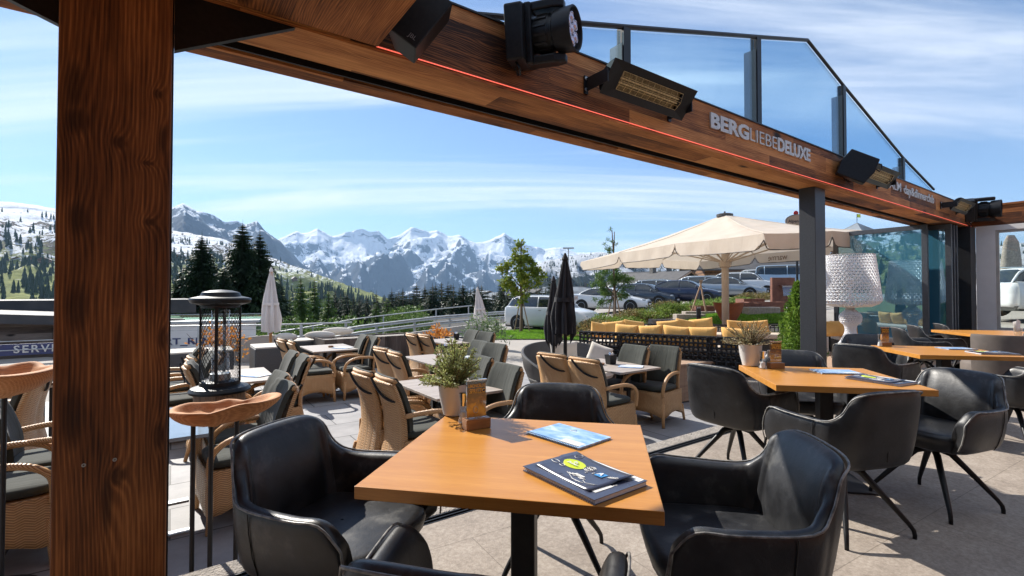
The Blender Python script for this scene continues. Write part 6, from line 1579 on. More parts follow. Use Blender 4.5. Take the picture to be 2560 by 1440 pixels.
# ---- street lamp, sign board, water tower
p = atY(1421, 750, 30); z1 = atY(1421, 620, 30).z; o = empty('street_lamp', (p.x, 30, G(p.x, 30)), 0, 'thin tall street lamp before the mountains', 'street lamp'); zz_ = z1 - o.location.z
MB().tube([(0, 0, 0), (0, 0, zz_)], [.06, .035], 8).build('pole', M['galv'], o); MB().prism([(-.35, -.1), (.35, -.1), (.3, .1), (-.3, .1)], zz_ - .05, zz_ + .03).build('lamp_head', M['galv'], o)
# ================================================================ houses
M['logwall'] = oldwood('weathered_log_wall', 0, (.05, .025, .015), (.16, .085, .045), (.30, .17, .09), .5, plank=(2, .22, 5), knots=False)
M['metalroof'] = plain('grey_sheet_roof', (.07, .085, .105), (.20, .23, .26), .5, .7, .1)
M['darkroof'] = plain('dark_shingle_roof', (.045, .045, .048), (.075, .07, .068), 2, .7)
M['plaster'] = plain('pale_plaster', (.50, .47, .42), (.42, .39, .35), 1, .9)
def house(p, rz, w_, d__, h, rise, label, roof='darkroof', wall='logwall', over=1.0, balcony=True, nwin=3, group='chalets of the village', chim=1, dormer=0, storeys=2):
    o = empty('chalet', p, rz, label, 'house', group); b = MB()
    x, y = w_ / 2, d__ / 2
    b.add([(-x, -y, -9), (x, -y, -9), (x, y, -9), (-x, y, -9), (-x, -y, h), (x, -y, h), (x, y, h), (-x, y, h), (0, -y, h + rise), (0, y, h + rise)], [(0, 1, 5, 4), (1, 2, 6, 5), (2, 3, 7, 6), (3, 0, 4, 7), (4, 5, 8), (6, 7, 9), (4, 8, 9, 7), (5, 6, 9, 8)])
    b.build('wall', M[wall], o)
    k = rise / x; ox = x + over; r_ = MB(); T = .16
    for s in (-1, 1):
        r_.add([(0, -y - over, h + rise + .1), (s * ox, -y - over, h - over * k + .1), (s * ox, y + over, h - over * k + .1), (0, y + over, h + rise + .1), (0, -y - over, h + rise + .1 + T), (s * ox, -y - over, h - over * k + .1 + T), (s * ox, y + over, h - over * k + .1 + T), (0, y + over, h + rise + .1 + T)], [(0, 1, 2, 3), (4, 5, 6, 7), (0, 1, 5, 4), (1, 2, 6, 5), (2, 3, 7, 6)])
    ro = r_.build('roof', M[roof], o, fix=True)
    b = MB()
    for s in (-1, 1): b.tube([(0, -y - over - .02, h + rise + .08), (s * ox, -y - over - .02, h - over * k + .08)], .11, 4)
    b.build('barge_board', M['deckwood'], ro)
    for c in range(chim): MB().bx(-.3 + 1.4 * c, .3 + 1.4 * c, -.3 + c, .3 + c, h + rise - .6 - abs(1.4 * c) * k, h + rise + .9 - abs(1.4 * c) * k).build('chimney', M['darkstone'], ro)
    for st in range(storeys):
        for q in range(nwin):
            wx_ = lerp(-x * .68, x * .68, q / max(1, nwin - 1)); z0 = .7 + st * 2.5
            if z0 + 1.1 < h + rise * (1 - abs(wx_) / x): 
                f_ = MB().bx(wx_ - .55, wx_ + .55, -y - .05, -y - .002, z0, z0 + 1.2).build('window', M['white'], o); MB().bx(wx_ - .45, wx_ + .45, -y - .07, -y - .052, z0 + .1, z0 + 1.1).build('pane', M['carglass'], f_)
    for s in (-1, 1):
        for q in range(2):
            yy = lerp(-y * .5, y * .5, q); f_ = MB().bx(s * x + s * .002, s * (x + .05), yy - .5, yy + .5, .8, 1.9).build('window', M['white'], o); MB().bx(s * (x + .052), s * (x + .07), yy - .4, yy + .4, .9, 1.8).build('pane', M['carglass'], f_)
    if balcony:
        b = MB().bx(-x - .1, x + .1, -y - 1.1, -y - .08, 2.35, 2.5); b.bx(-x - .1, x + .1, -y - 1.12, -y - 1.05, 3.3, 3.4)
        for q in range(int(w_ / .3)): xx = -x + q * .3; b.bx(xx, xx + .17, -y - 1.1, -y - 1.07, 2.5, 3.3)
        b.build('balcony', M['deckwood'], o)
    return o
def hat(u, v_ridge, Y, rz, w_, d__, h, rise, label, **k):      # ridge seen at v_ridge
    p = atY(u, v_ridge, Y); return house((p.x, p.y, p.z - h - rise - .25), R(rz), w_, d__, h, rise, label, **k)
hat(1632, 681, 62, 28, 9.5, 10, 3.6, 2.4, 'log chalet with gable balcony above the dark hatchback', over=1.2, nwin=3)
hat(1672, 678, 70, 62, 8, 12, 3.6, 1.9, 'dark roofed log house adjoining the gabled chalet', over=.9)
hat(1748, 690, 74, 10, 7, 9, 3.2, 2.2, 'small gabled hut roof beyond the blue saloon', over=.8, balcony=False)
hat(1795, 689, 84, 85, 8, 14, 3.2, 1.6, 'long dark barn roof beyond the parked estate', roof='metalroof', balcony=False)
hat(1900, 636, 60, 80, 9, 15, 6.2, 1.6, 'large wooden hotel with balconies above the upper cars', over=1.4, nwin=3, storeys=2)
hat(1465, 717, 88, 78, 9, 14, 3.2, 1.5, 'house with pale ribbed metal roof beside the closed black parasols', roof='metalroof', chim=2, balcony=False)
hat(1160, 762, 118, 70, 9, 14, 2.8, 1.7, 'low chalet with grey metal roof left of the leaning parasol', roof='metalroof', balcony=False)
hat(1235, 744, 132, 55, 9, 13, 2.8, 1.7, 'chalet with gable dormer behind the leaning parasol', roof='metalroof', chim=2, balcony=False)
hat(1270, 731, 165, 62, 10, 16, 3, 1.7, 'metal roofed chalet in the middle of the village', roof='metalroof', balcony=False)
hat(1300, 752, 112, 15, 9, 11, 2.6, 1.6, 'grey roofed chalet directly left of the white SUV', roof='metalroof', balcony=False)
hat(1238, 774, 86, 40, 8, 10, 2.6, 1.6, 'lowest village chalet right below the guard rail', roof='metalroof', balcony=False)
hat(1335, 737, 140, 80, 9, 18, 3, 1.6, 'long metal roofed lodge behind the maple trunk', roof='metalroof', chim=1, balcony=False)
hat(1205, 727, 175, 25, 11, 13, 3, 2.0, 'gabled village house in front of the dark spruces', roof='metalroof', balcony=False)
hat(1200, 792, 52, 80, 4, 11, 2.2, 1.1, 'red brown hut roof under the ramp', roof='darkroof', balcony=False, chim=0)
hat(1128, 770, 104, 82, 9, 12, 2.8, 1.7, 'grey roofed chalet at the edge of the spruces', roof='metalroof', balcony=False)
hat(1180, 752, 126, 20, 9, 12, 2.8, 1.9, 'gabled chalet above the lower metal roofs', roof='metalroof', balcony=False)
hat(1278, 765, 96, 65, 8, 13, 2.8, 1.6, 'dark metal roof close behind the guard rail', roof='darkroof', balcony=False)
hat(1388, 741, 118, 86, 9, 20, 3, 1.7, 'long metal roof behind the white SUV', roof='metalroof', chim=2, balcony=False)
hat(1315, 722, 190, 40, 11, 15, 3, 2.4, 'farthest gabled roof of the village', roof='darkroof', balcony=False)
p = atY(2143, 600, 55); zt_ = p.z
tw = empty('wooden_turret', (p.x, 55, zt_ - 3.0), R(20), 'small wooden turret with pyramid roof and tiny flag', 'turret')
MB().bx(-1.25, 1.25, -1.25, 1.25, -6, 3.6).build('wall', M['logwall'], tw); b = MB(); b.add([(-2, -2, 3.5), (2, -2, 3.5), (2, 2, 3.5), (-2, 2, 3.5), (0, 0, 5.0)], [(0, 1, 4), (1, 2, 4), (2, 3, 4), (3, 0, 4), (3, 2, 1, 0)]); b.build('roof', M['metalroof'], tw)
for k in range(4): MB().bx(-1.0 + .52 * k, -.62 + .52 * k, -1.3, -1.252, 2.3, 3.3).build('window', M['carglass'], tw)
MB().tube([(0, 0, 4.9), (0, 0, 6.0)], .03, 5).build('flag_pole', M['blacksteel'], tw); MB().bx(.03, .6, -.01, .01, 5.6, 6.0).build('flag', M['lime'], tw)
# oval sign with painted name
p = atY(1993, 552, 22); os_ = empty('oval_sign', p, R(-8), 'oval carved wooden sign above the parasol slope beside the steel post', 'sign'); e_ = [(.52 * math.cos(2*math.pi*k/36), .30 * math.sin(2*math.pi*k/36)) for k in range(36)]
T_ = Matrix.Rotation(R(90), 4, 'X'); MB().prism(e_, -.03, .03, T_).build('board', M['darkstone'], os_); MB().prism([(x * .9, y * .86) for x, y in e_], .03, .034, T_).build('face', M['deckwood'], os_)
text_mesh('painted_name', 'Alpenrose', .2, M['black'], os_, T_ @ Matrix.Translation((0, -.02, .037)), .001, .003, width=.8); MB().ball((-.05, -.0, .36), .11, 6, (1, .4, 1)).build('emblem', M['redlamp'], os_, smooth=True)
MB().tube([(0, .06, -.2), (0, .06, G(p.x, 22) - p.z)], .05, 6).build('pole', M['blacksteel'], os_)
b = MB(); rng = random.Random(2); leaf_quads(b, [(rng.gauss(.0, .22), .1 + rng.gauss(0, .1), -.42 + rng.gauss(0, .12)) for _ in range(260)], .12, .5, rng); b.build('climbing_leaves', M['maple'], os_)
# service building outside the post, and rental sign wall
sb = empty('service_building', atY(40, 800, 13.5) * 1.0, R(30), 'dark timber service hut with wide flat roof edges outside the post', 'building')
zr0, zr1 = 0, 0
base = sb.location.copy(); zt1 = atY(40, 752, 13.5).z; zb1 = atY(40, 783, 13.5).z
sb.location = (base.x, base.y, 0); sb.rotation_euler = (0, 0, R(38))
MB().bx(-6, 3.4, 0, 6, -4.5, zb1 - .15).build('wall', M['greyplank'] if False else oldwood('grey_board_wall', 0, (.05, .035, .028), (.16, .12, .095), (.28, .22, .18), .8, plank=(2, .2, 3), rough=.85), sb)
b = MB(); b.add([(-6.6, -.5, zb1 + .42), (3.9, -.5, zb1 - .28), (3.9, 6.5, zb1 - .28), (-6.6, 6.5, zb1 + .42), (-6.6, -.5, zb1 + .16), (3.9, -.5, zb1 - .54), (3.9, 6.5, zb1 - .54), (-6.6, 6.5, zb1 + .16)], [(0, 1, 2, 3), (4, 5, 6, 7), (0, 1, 5, 4), (1, 2, 6, 5), (2, 3, 7, 6), (3, 0, 4, 7)]); b.build('roof', M['darkroof'], sb, fix=True)
MB().bx(-6, 4.5, 3.2, 8, zb1 - .2, zt1 - .03).build('rear_roof', M['darkroof'], sb)
M['signblue'] = plain('blue_sign_board', (.05, .06, .16), None, 3, .5)
pc = atY(95, 872, 12.2); so_ = empty('blue_sign', pc, R(32), 'blue board with pale capital letters on the timber hut', 'sign'); MB().bx(-1.3, 1.1, 0, .03, -.14, .14).build('board', M['signblue'], so_)
text_mesh('sign_letters', 'SERVICE', .26, M['whiteprint'], so_, Matrix.Translation((.12, -.006, 0)) @ Matrix.Rotation(R(90), 4, 'X'), .002, .004, sp=1.25)
b = MB().tube([(-1.5, -.1, .0), (2.2, -.1, .0)], .012, 5); b.tube([(-1.5, -.1, .22), (2.2, -.1, .22)], .012, 5); b.build('cable', M['galv'], so_)
pc = atY(440, 850, 15); rs = empty('rental_sign', pc, R(22), 'white fascia board with dark blue capital letters beyond the railing', 'sign'); MB().bx(-2.6, 2.2, 0, .12, -.32, .5).build('board', M['white'], rs); MB().bx(-2.7, 2.3, -.1, 2.5, .5, .58).build('top_sheet', M['galv'], rs)
text_mesh('sign_letters', 'SPORT_RENT', .30, M['signblue'], rs, Matrix.Translation((.12, -.008, -.06)) @ Matrix.Rotation(R(90), 4, 'X'), .002, .008, width=2.1)
pc = atY(470, 805, 16); gw = empty('glass_parapet', pc, R(20), 'greenish glass parapet with thin rails above the white fascia', 'parapet'); MB().bx(-2.5, 2.2, 0, .02, -.3, .25).build('glass_pane', glass('green_glass', (.55, .72, .62), .2), gw)
b = MB(); [b.tube([(-2.5, -.03, z), (2.2, -.03, z)], .012, 4) for z in (-.2, -.05, .1, .25)]; b.build('rail', M['galv'], gw)
# things seen through the end window
p = atY(2528, 690, 17.5); o = empty('standing_stone', (p.x, p.y, G(p.x, p.y)), 0, 'tall grey standing stone seen through the end window', 'stone'); zt_ = atY(2528, 588, 17.5).z - o.location.z
b = MB(); b.grid([[(math.cos(w_) * r_ * (1 + .1 * math.sin(3 * w_ + z)), math.sin(w_) * r_ * .5, z) for w_ in [2*math.pi*k/14 for k in range(14)]] for r_, z in ((.42, -.2), (.40, zt_ * .3), (.34, zt_ * .65), (.26, zt_ * .9), (.12, zt_))], True); b.add([(0, 0, zt_ + .02)], []); b.build('stone_body', M['stone'], o, smooth=True)
car('wagon', M['carwhite'], (p.x - .9, 14.6, G(p.x, 14.6) + .02), 100, 'white car bonnet seen through the end window')
car('hatch', M['carblue'], (p.x + 2.0, 25, G(p.x + 2, 25) + .3), 100, 'blue car far behind the standing stone')
mo = empty('motorcycle', (p.x + .6, 16.2, G(p.x, 16.2) + .02), R(15), 'dark motorcycle with yellow trim behind the end window', 'motorcycle')
for x in (-.72, .72): 
    w_ = MB().tube([(x + .29 * math.cos(a), 0, .31 + .29 * math.sin(a)) for a in [2*math.pi*k/20 for k in range(20)]], .05, 6, closed=True).build('wheel', M['tyre'], mo); MB().lathe([(.05, -.03), (.05, .03)], 10, M=Matrix.Translation((x, 0, .31)) @ Matrix.Rotation(R(90), 4, 'X')).build('hub', M['alu'], w_)
MB().ball((.12, 0, .82), .26, 6, (1.2, .6, .6)).build('fuel_tank', M['yellow'], mo, smooth=True); MB().ball((-.42, 0, .82), .3, 6, (1.2, .5, .3)).build('seat', M['black'], mo, smooth=True); MB().bx(-.25, .3, -.15, .15, .3, .65).build('engine', M['galv'], mo, bevel=.04)
MB().tube([(.72, .05, .31), (.5, .05, .95), (.42, .35, 1.05)], .025, 6).tube([(.72, -.05, .31), (.5, -.05, .95), (.42, -.35, 1.05)], .025, 6).build('fork', M['chrome'], mo); MB().ball((.62, 0, .9), .1, 6).build('headlight', M['headlamp'], mo)
# ================================================================ conifers
M['spruce'] = leafm('dark_spruce', (.008, .022, .009), (.020, .042, .015), (.050, .075, .026), 1.2, .1)
M['larch'] = leafm('green_larch', (.045, .095, .02), (.10, .17, .035), (.17, .24, .05), 1.0, .3)
def conifer_mesh(h, r_, tiers, per, segs, seed, w_=.30, dr=.30):
    rng = random.Random(seed); b = MB()
    for i in range(tiers):
        t_ = (i + rng.uniform(-.3, .3)) / tiers; z = h * (.06 + .93 * t_); rad_ = r_ * (1 - t_) ** .82 * rng.uniform(.82, 1.12) + .12
        for k in range(per):
            a = 2 * math.pi * (k + rng.uniform(-.35, .35)) / per + i * 1.9; L = rad_ * rng.uniform(.55, 1.15); c, s = math.cos(a), math.sin(a)
            tip_up = lerp(-.35, .35, t_)
            for j in range(segs):
                q0, q1 = j / segs, (j + 1) / segs; z0 = z + L * (tip_up * q0 - dr * q0 * q0 * 1.6 + .12 * q0 ** 3); z1 = z + L * (tip_up * q1 - dr * q1 * q1 * 1.6 + .12 * q1 ** 3)
                p0, p1 = Vector((c * L * q0, s * L * q0, z0)), Vector((c * L * q1, s * L * q1, z1)); wd = L * w_ * (1.15 - q0) * rng.uniform(.6, 1.2); sd_ = Vector((-s, c, 0))
                for sg in (-1, 1):
                    e = p0.lerp(p1, 1.15) + sd_ * sg * wd + Vector((0, 0, -wd * rng.uniform(.5, 1.7))); b.add([p0, p1, e], [(0, 1, 2)])
                e = p0.lerp(p1, .8) + Vector((rng.gauss(0, .1) * wd, rng.gauss(0, .1) * wd, -wd * rng.uniform(1.0, 2.4))); b.add([p0, p1, e], [(0, 1, 2)])
    b.add([(-.04, 0, h * .95), (.04, 0, h * .95), (0, 0, h * 1.03)], [(0, 1, 2)])
    tr = MB().tube([(0, 0, -1), (0, 0, h * .5), (0, 0, h * .99)], [h * .016, h * .009, .02], 6)
    return b, tr
protos = {}
def conifer(u, v, Y, rfac, mt, label, seed, group, det='mid'):
    p = atY(u, v, Y); g = G(p.x, p.y) - .3; h = p.z - g; key = (mt, det, seed % 3)
    if key not in protos:
        H0 = 14.0; tiers, per, segs = {'hi': (92, 15, 5), 'mid': (50, 10, 3), 'low': (16, 7, 2)}[det]
        b, tr = conifer_mesh(H0, 2.9, tiers, per, segs, 100 + seed % 3 + (7 if det == 'hi' else 0), .30, .3)
        o = empty('spruce_tree', (p.x, p.y, g), seed * 1.7, label, 'tree', group); b.build('crown', M[mt], o); tr.build('trunk', M['twig'], o); protos[key] = o
    else: o = copy_tree(protos[key], (p.x, p.y, g), seed * 1.7, label, group=group)
    s = h / 14.0; o.scale = (s * rfac, s * rfac, s)
    return o
GT = 'tall spruces beyond the terrace rim'
for i, (u, v, Y, rf_, lb) in enumerate(((505, 586, 36, 1.4, 'tall dark spruce between old post and heater'), (607, 556, 37, 1.4, 'tallest dark spruce behind the heater'), (650, 580, 38, 1.3, 'slender dark spruce left of the white parasol'), (560, 665, 35, 1.3, 'shorter spruce between the two tall spruces'), (452, 672, 36, 1.3, 'dark spruce partly behind the old post'), (700, 700, 42, 1.2, 'small dark spruce behind the white parasol tip'))):
    conifer(u, v, Y, rf_, 'spruce', lb, i, GT, 'hi').scale.x *= 1.0
for i, (u, v, Y, lb) in enumerate(((752, 690, 50, 'light green larch right of the white parasol'), (786, 697, 55, 'second light green larch beyond the railing'), (822, 722, 52, 'small light green larch above the handrail'), (968, 742, 50, 'green larch in the middle of the slope'), (940, 752, 48, 'short green larch left of the middle larch'), (1012, 762, 44, 'bushy pale green tree under the handrail'), (725, 742, 44, 'low green larch behind the railing post'), (880, 768, 44, 'low green larch above the guard rail'), (1052, 752, 52, 'green spruce standing at the village edge'), (455, 740, 34, 'low green spruce beside the old post'))):
    conifer(u, v, Y, 1.25, 'larch', lb, i, 'green larches on the slope', 'mid')
rng = random.Random(77)
for k in range(74):
    u = 835 + k * 7.4 + rng.uniform(-5, 5) ; base_v = interp([(835, 728), (930, 740), (985, 728), (1040, 712), (1180, 708), (1240, 725), (1260, 712), (1385, 716)], u)
    conifer(u, base_v + rng.uniform(-9, 12) + (k % 2) * 6, rng.uniform(62, 100), rng.uniform(1.25, 1.6), 'spruce', 'dark spruce in the dense row before the far mountains', rng.randint(0, 2), 'dark spruces behind the village', 'mid')
for k in range(26):
    u = 842 + k * 8 + rng.uniform(-4, 4); conifer(u, rng.uniform(752, 772), rng.uniform(58, 80), rng.uniform(.95, 1.2), 'spruce', 'lower spruce on the slope under the dense row', rng.randint(0, 2), 'lower spruces above the guard rail', 'mid')
conifer(1375, 692, 62, .9, 'spruce', 'dark spruce directly beside the street lamp', 1, 'dark spruces behind the village', 'mid'); conifer(1250, 702, 95, 1.0, 'spruce', 'dark spruce just behind the young maple', 2, 'dark spruces behind the village', 'mid')
for k in range(26):
    u = 432 + k * 11; conifer(u, rng.uniform(735, 775), rng.uniform(52, 75), 1.15, 'spruce', 'spruce filling the slope below the tall spruces', rng.randint(0, 2), 'spruces below the tall ones', 'mid')
b, st = shrub_mesh(3, 2.5, 2.4, 7000, .13, 51, .5)
for u, v, Y, lb in ((1020, 770, 40, 'round pale green bush beyond the handrail'), (715, 800, 30, 'green bush behind the railing right of the white parasol'), (860, 800, 27, 'low green bush between handrail and guard rail'), (560, 800, 24, 'dark green bush behind the heater shrub')):
    p = atY(u, v, Y); g_ = G(p.x, p.y); o = empty('slope_bush', (p.x, p.y, g_), 0, lb, 'bush', 'bushes on the slope'); s_ = 1.25; g_ = max(g_, p.z - 3.0); o.location.z = g_; o.scale = (s_,) * 3
    b.build('foliage', M['larch'], o); st.build('stems', M['twig'], o)
# ================================================================ far land
def pt_az(u): return math.atan2(u - CX, FPX)
def mountain_mat(name, snow_lo, snow_hi, rock, forest_top, thr=0.0, nw=.7, sc=.004, snow=(.70, .73, .78), fcol=(.018, .030, .022), meadow=None):
    t = NT(name); geo = t.new('ShaderNodeNewGeometry'); sp2 = t.new('ShaderNodeSeparateXYZ'); t.link(geo.outputs['Position'], sp2.inputs[0]); sn = t.new('ShaderNodeSeparateXYZ'); t.link(geo.outputs['Normal'], sn.inputs[0])
    P__ = geo.outputs['Position']; n = t.noise(P__, sc, 10, .68); n2 = t.noise(P__, sc * 6, 8, .72, .4)
    zf = t.math('DIVIDE', t.math('SUBTRACT', sp2.outputs[2], snow_lo), snow_hi - snow_lo)
    s = t.math('ADD', t.math('MULTIPLY', zf, .35), t.math('ADD', t.math('MULTIPLY', sn.outputs[2], 1.0), t.math('ADD', t.math('MULTIPLY_ADD', n, 1.1, -.55), t.math('MULTIPLY_ADD', n2, nw, -nw * .5))))
    sf = t.ramp(s, [(.70 + thr, (0, 0, 0)), (.78 + thr, (1, 1, 1))])
    rk = t.ramp(n2, [(.35, tuple(c * .6 for c in rock)), (.65, rock)])
    c = t.mix(sf, rk, snow)
    if meadow:
        mf = t.ramp(t.math('ADD', zf, t.math('MULTIPLY_ADD', n2, .9, -.45)), [(.02, (1, 1, 1)), (.16, (0, 0, 0))]); mc = t.ramp(t.noise(P__, sc * 3, 6, .6), [(.35, meadow[0]), (.65, meadow[1])]); c = t.mix(mf, c, mc)
    ff = t.math('ADD', t.math('DIVIDE', t.math('SUBTRACT', sp2.outputs[2], forest_top), 220.0), t.math('MULTIPLY_ADD', n, 1.6, -.8))
    fm = t.ramp(ff, [(.0, (1, 1, 1)), (.12, (0, 0, 0))]); c = t.mix(fm, c, fcol)
    t.col(c); t.set(Roughness=.9, Specular_IOR_Level=.1); t.bump(t.math('ADD', n2, n), 1.0, 40 if not meadow else 8); return t.m
def range_(name, pts, D, D0, zb, amp, mt, du=4.0, nr=70, seed=0, fq=.0009, extra=(), powr=.85, jag=.0, spur=9.0):
    # pts: (u, v) skyline; extra: (azimuth deg, elevation slope)
    tab = [(pt_az(u), EYE.z / 1 * 0 + (733 - v) / math.hypot(FPX, u - CX) ) for u, v in pts] + [(R(a), e) for a, e in extra]; tab.sort()
    a0, a1 = tab[0][0], tab[-1][0]; n_ = int((a1 - a0) / (du / 1700.0)) + 1; b = MB(); rows = []
    Df = (lambda a: interp(D, a)) if isinstance(D, list) else (lambda a: D)
    for j in range(-3, nr + 1):
        q = max(0, j / nr); r_ = []
        for i in range(n_ + 1):
            a = lerp(a0, a1, i / n_); DD = Df(a); rr = lerp(DD, D0, q) if j >= 0 else DD * (1 - j * .06)
            zc = interp(tab, a) * DD; x, y = rr * math.sin(a), rr * math.cos(a)
            zc += jag * (noise.ridged_multi_fractal((x * fq * 5, y * fq * 5, seed + 3), .9, 2.1, 5, 1.0, 2.0) - 1.0)
            rm = noise.ridged_multi_fractal((x * fq, y * fq, seed), .95, 2.15, 8, 1.0, 2.0)
            w_ = math.sin(math.pi * min(1, q * 1.05)) ** .6
            wq = a * spur + q * 2.2 + .9 * noise.noise((a * 5, q * 2, seed)); sp_r = 1 - abs(2 * (wq % 1.0) - 1); wq2 = a * spur * 2.7 - q * 1.7 + 1.2 * noise.noise((a * 9, q * 3, seed + 5)); sp_r += .45 * (1 - abs(2 * (wq2 % 1.0) - 1))
            zl = lerp(zc, zb, q ** powr); z = zl + (rm - 1.1) * amp * w_ + (sp_r - .75) * amp * .75 * math.sin(math.pi * min(1, q * 1.05)) ** 1.3; cap = zc / DD * .985 * rr; z = z if z < cap - 30 else cap - 30 + 30 * (1 - math.exp(-(z - cap + 30) / 30)) if (j > 0 and zc > 0) else z + noise.fractal((x * fq * 9, y * fq * 9, seed), .8, 2, 4) * amp * .22 * min(1, w_ * 2)
            if j < 0: z = zc + j * .07 * DD
            r_.append((x, y, z))
        rows.append(r_)
    o = b.grid(rows).build(name, mt, None, smooth=True); tag(o, kind='structure'); return o, rows
ROCK = (.045, .053, .07)
m_far = mountain_mat('snowy_alpine_rock', 150, 1400, ROCK, -60, .11, 1.0, sc=.0022)
range_('mountain_range', [(560, 640), (640, 622), (690, 600), (740, 579), (757, 584), (772, 580), (792, 571), (830, 591), (870, 579), (903, 572), (922, 580), (945, 578), (968, 598), (1000, 583), (1026, 568), (1046, 573), (1072, 580), (1092, 574), (1118, 590), (1150, 587), (1172, 600), (1190, 607), (1215, 601), (1240, 593), (1262, 583), (1292, 604), (1330, 616), (1360, 622), (1400, 619), (1440, 632), (1500, 630), (1560, 640), (1700, 634), (1850, 650), (2000, 655), (2300, 670), (2600, 690)], 9500, 4200, -420, 430, m_far, 2.6, 110, 1.3, .00055, jag=22, powr=.75, spur=7.0)
m_mid = mountain_mat('blue_rock_mountain', 800, 1700, (.075, .085, .105), 40, .10, 1.0, sc=.003)
range_('mountain', [(380, 560), (418, 522), (455, 505), (490, 527), (530, 538), (560, 556), (590, 553), (612, 560), (640, 552), (662, 577), (700, 604), (745, 650), (800, 690), (860, 720)], 6200, 3200, -250, 300, m_mid, 2.6, 80, 4.1, .0011, jag=14, powr=.85)
range_('mountain', [(380, 580), (428, 548), (459, 524), (500, 552), (560, 592), (620, 634), (680, 672)], 5000, 3300, -120, 160, m_mid, 3, 50, 7.7, .0016, jag=8, powr=.85)
m_hill = mountain_mat('alpine_meadow_slope', 40, 430, (.12, .10, .08), -300, .27, 1.6, sc=.011, meadow=((.12, .15, .045), (.24, .26, .075)), fcol=(.03, .045, .02))
DL = [(R(-160), 1500), (R(-60), 2300), (R(-46), 2500), (R(-35), 2300), (R(-25), 1900), (R(-12), 1300)]
o, rowsL = range_('hills', [(-60, 498), (0, 503), (60, 508), (135, 520), (300, 548), (430, 576), (500, 586), (560, 598), (620, 622), (680, 645), (730, 662), (790, 684), (850, 706), (900, 722), (960, 745), (1020, 768)], DL, 420, -62, 60, m_hill, 5, 90, 2.2, .0022, spur=2.0, extra=((-150, .10), (-120, .13), (-90, .15), (-65, .17)), powr=.75, jag=4)
m_rhill = mountain_mat('forested_snowy_hill', 130, 420, (.03, .042, .035), 60, sc=.012, fcol=(.016, .028, .02))
o, rowsR = range_('hills', [(1300, 700), (1335, 668), (1362, 652), (1400, 644), (1435, 638), (1500, 631), (1580, 636), (1660, 650), (1800, 660), (2000, 662), (2300, 640), (2600, 600)], 2700, 650, -50, 70, m_rhill, 6, 60, 9.2, .0021, spur=3.0, extra=((60, .05), (100, .06)), powr=.8, jag=5)
# far woods on the slopes: one mass each
def wood(name, rows, label, n, seed, rule, hmin=13, hmax=22):
    rng = random.Random(seed); b = MB(); c = 0; tries = 0; nr, nc = len(rows), len(rows[0])
    while c < n and tries < n * 14:
        tries += 1; i, k = rng.uniform(3, nr - 1.01), rng.uniform(0, nc - 1.01); a, c_ = int(i), int(k); P00, P11 = Vector(rows[a][c_]), Vector(rows[a+1][c_+1]); P01, P10 = Vector(rows[a][c_+1]), Vector(rows[a+1][c_]); f_, g_ = i - a, k - c_
        p = P00.lerp(P10, f_).lerp(P01.lerp(P11, f_), g_)
        if rng.random() > rule(p, (i - 3) / (nr - 4)): continue
        c += 1; h = rng.uniform(hmin, hmax); r_ = h * rng.uniform(.16, .24); z0 = p.z - 2; w0 = rng.uniform(0, 6); vs = []; fs = []
        for q, (za, ra) in enumerate(((0, 1.0), (.42, .42), (.40, .72), (.75, .22), (.72, .42), (1.0, 0.03))):
            for m_ in range(5): w_ = w0 + 2*math.pi*m_/5; rr = r_ * ra * rng.uniform(.85, 1.15); vs.append((p.x + rr * math.cos(w_), p.y + rr * math.sin(w_), z0 + h * za))
        for q in (0, 2, 4):
            for m_ in range(5): fs.append((q*5+m_, q*5+(m_+1) % 5, (q+1)*5+(m_+1) % 5, (q+1)*5+m_))
        b.add(vs, fs)
    o = b.build(name, M['spruce']); tag(o, label, 'forest', kind='stuff')
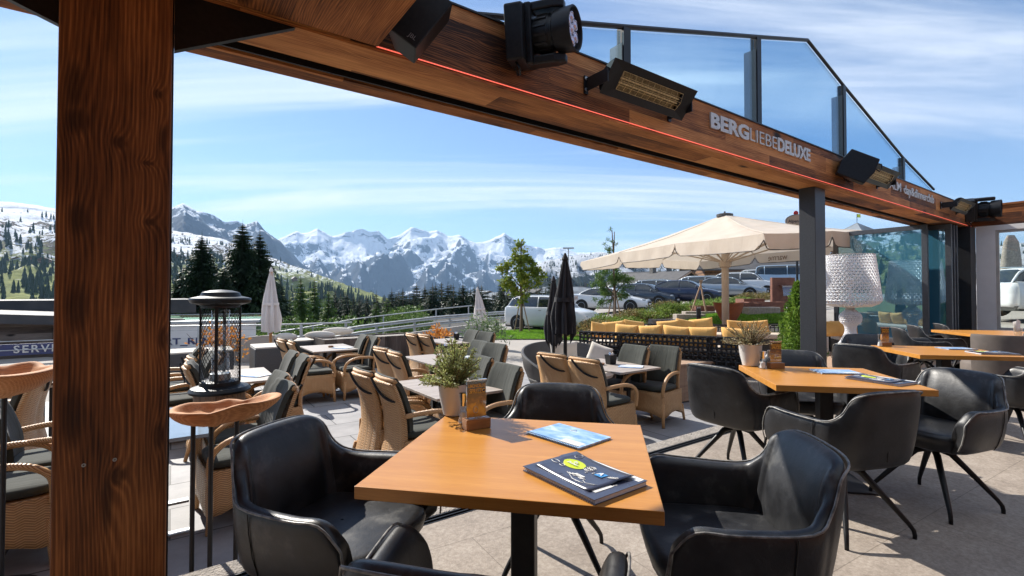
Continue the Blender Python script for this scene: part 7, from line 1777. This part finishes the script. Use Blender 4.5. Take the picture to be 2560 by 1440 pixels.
def ruleL(p, q):
    nz = noise.fractal((p.x * .0045, p.y * .0045, 3.0), .8, 2, 3); az = math.degrees(math.atan2(p.x, p.y)); el = (p.z - EYE.z) / math.hypot(p.x, p.y)
    if q > .55: d_ = 1.0
    elif q > .42: d_ = .25 if nz < .1 else .9
    elif q > .20: d_ = .9 if nz > .22 else .015
    elif q > .10: d_ = .35 if nz > .05 else .05
    else: d_ = .02
    if az > -27: d_ = max(d_, .9 if q > .4 else (.5 if nz > .05 else .05))
    return d_
wood('forest', rowsL, 'blue green spruce forest covering the lower hillside', 8500, 5, ruleL)
wood('forest', rowsR, 'dark spruce forest on the snowy hill behind the chalets', 4000, 6, lambda p, q: .95 if q > .3 else .5)
rng = random.Random(9)
for i, (u, v) in enumerate(((42, 655), (78, 655), (112, 656), (440, 645), (455, 648), (20, 662), (735, 700))):
    r_ = ray(u, v); Y = 900; p = None
    dd = 500
    while dd < 2600:                                    # walk until the hillside is met
        q = EYE + r_ * (dd / r_.y); best = None
        a = math.atan2(q.x, q.y); R0 = math.hypot(q.x, q.y)
        rown = rowsL[3:]; k = min(range(len(rown[0])), key=lambda kk: abs(math.atan2(rown[0][kk][0], rown[0][kk][1]) - a))
        j = min(range(len(rown)), key=lambda jj: abs(math.hypot(rown[jj][k][0], rown[jj][k][1]) - R0))
        if rown[j][k][2] > q.z: p = q; break
        dd += 12
    if p: house((p.x, p.y, p.z - 2), rng.uniform(-.4, .4) - math.atan2(p.x, p.y), 20 if i < 3 else 12, 14, 6, 5, ('first', 'second', 'third', 'fourth', 'fifth', 'sixth', 'seventh')[i] + ' dark chalet on the far green hillside', group='far hillside chalets', over=2, chim=0, nwin=3)
# small trees near the lodge on the hill top right
# ================================================================ air
t = NT('mountain_air'); t.n.remove(t.b); vo = t.new('ShaderNodeVolumePrincipled'); vo.inputs['Color'].default_value = (.42, .66, 1.0, 1); vo.inputs['Density'].default_value = HAZE; vo.inputs['Anisotropy'].default_value = .1
t.link(vo.outputs[0], t.out.inputs['Volume'])
hb = MB().bx(-14000, 14000, -9000, 13500, -800, 1750).build('haze', t.m); tag(hb, 'thin blue mountain air', 'haze', kind='stuff')
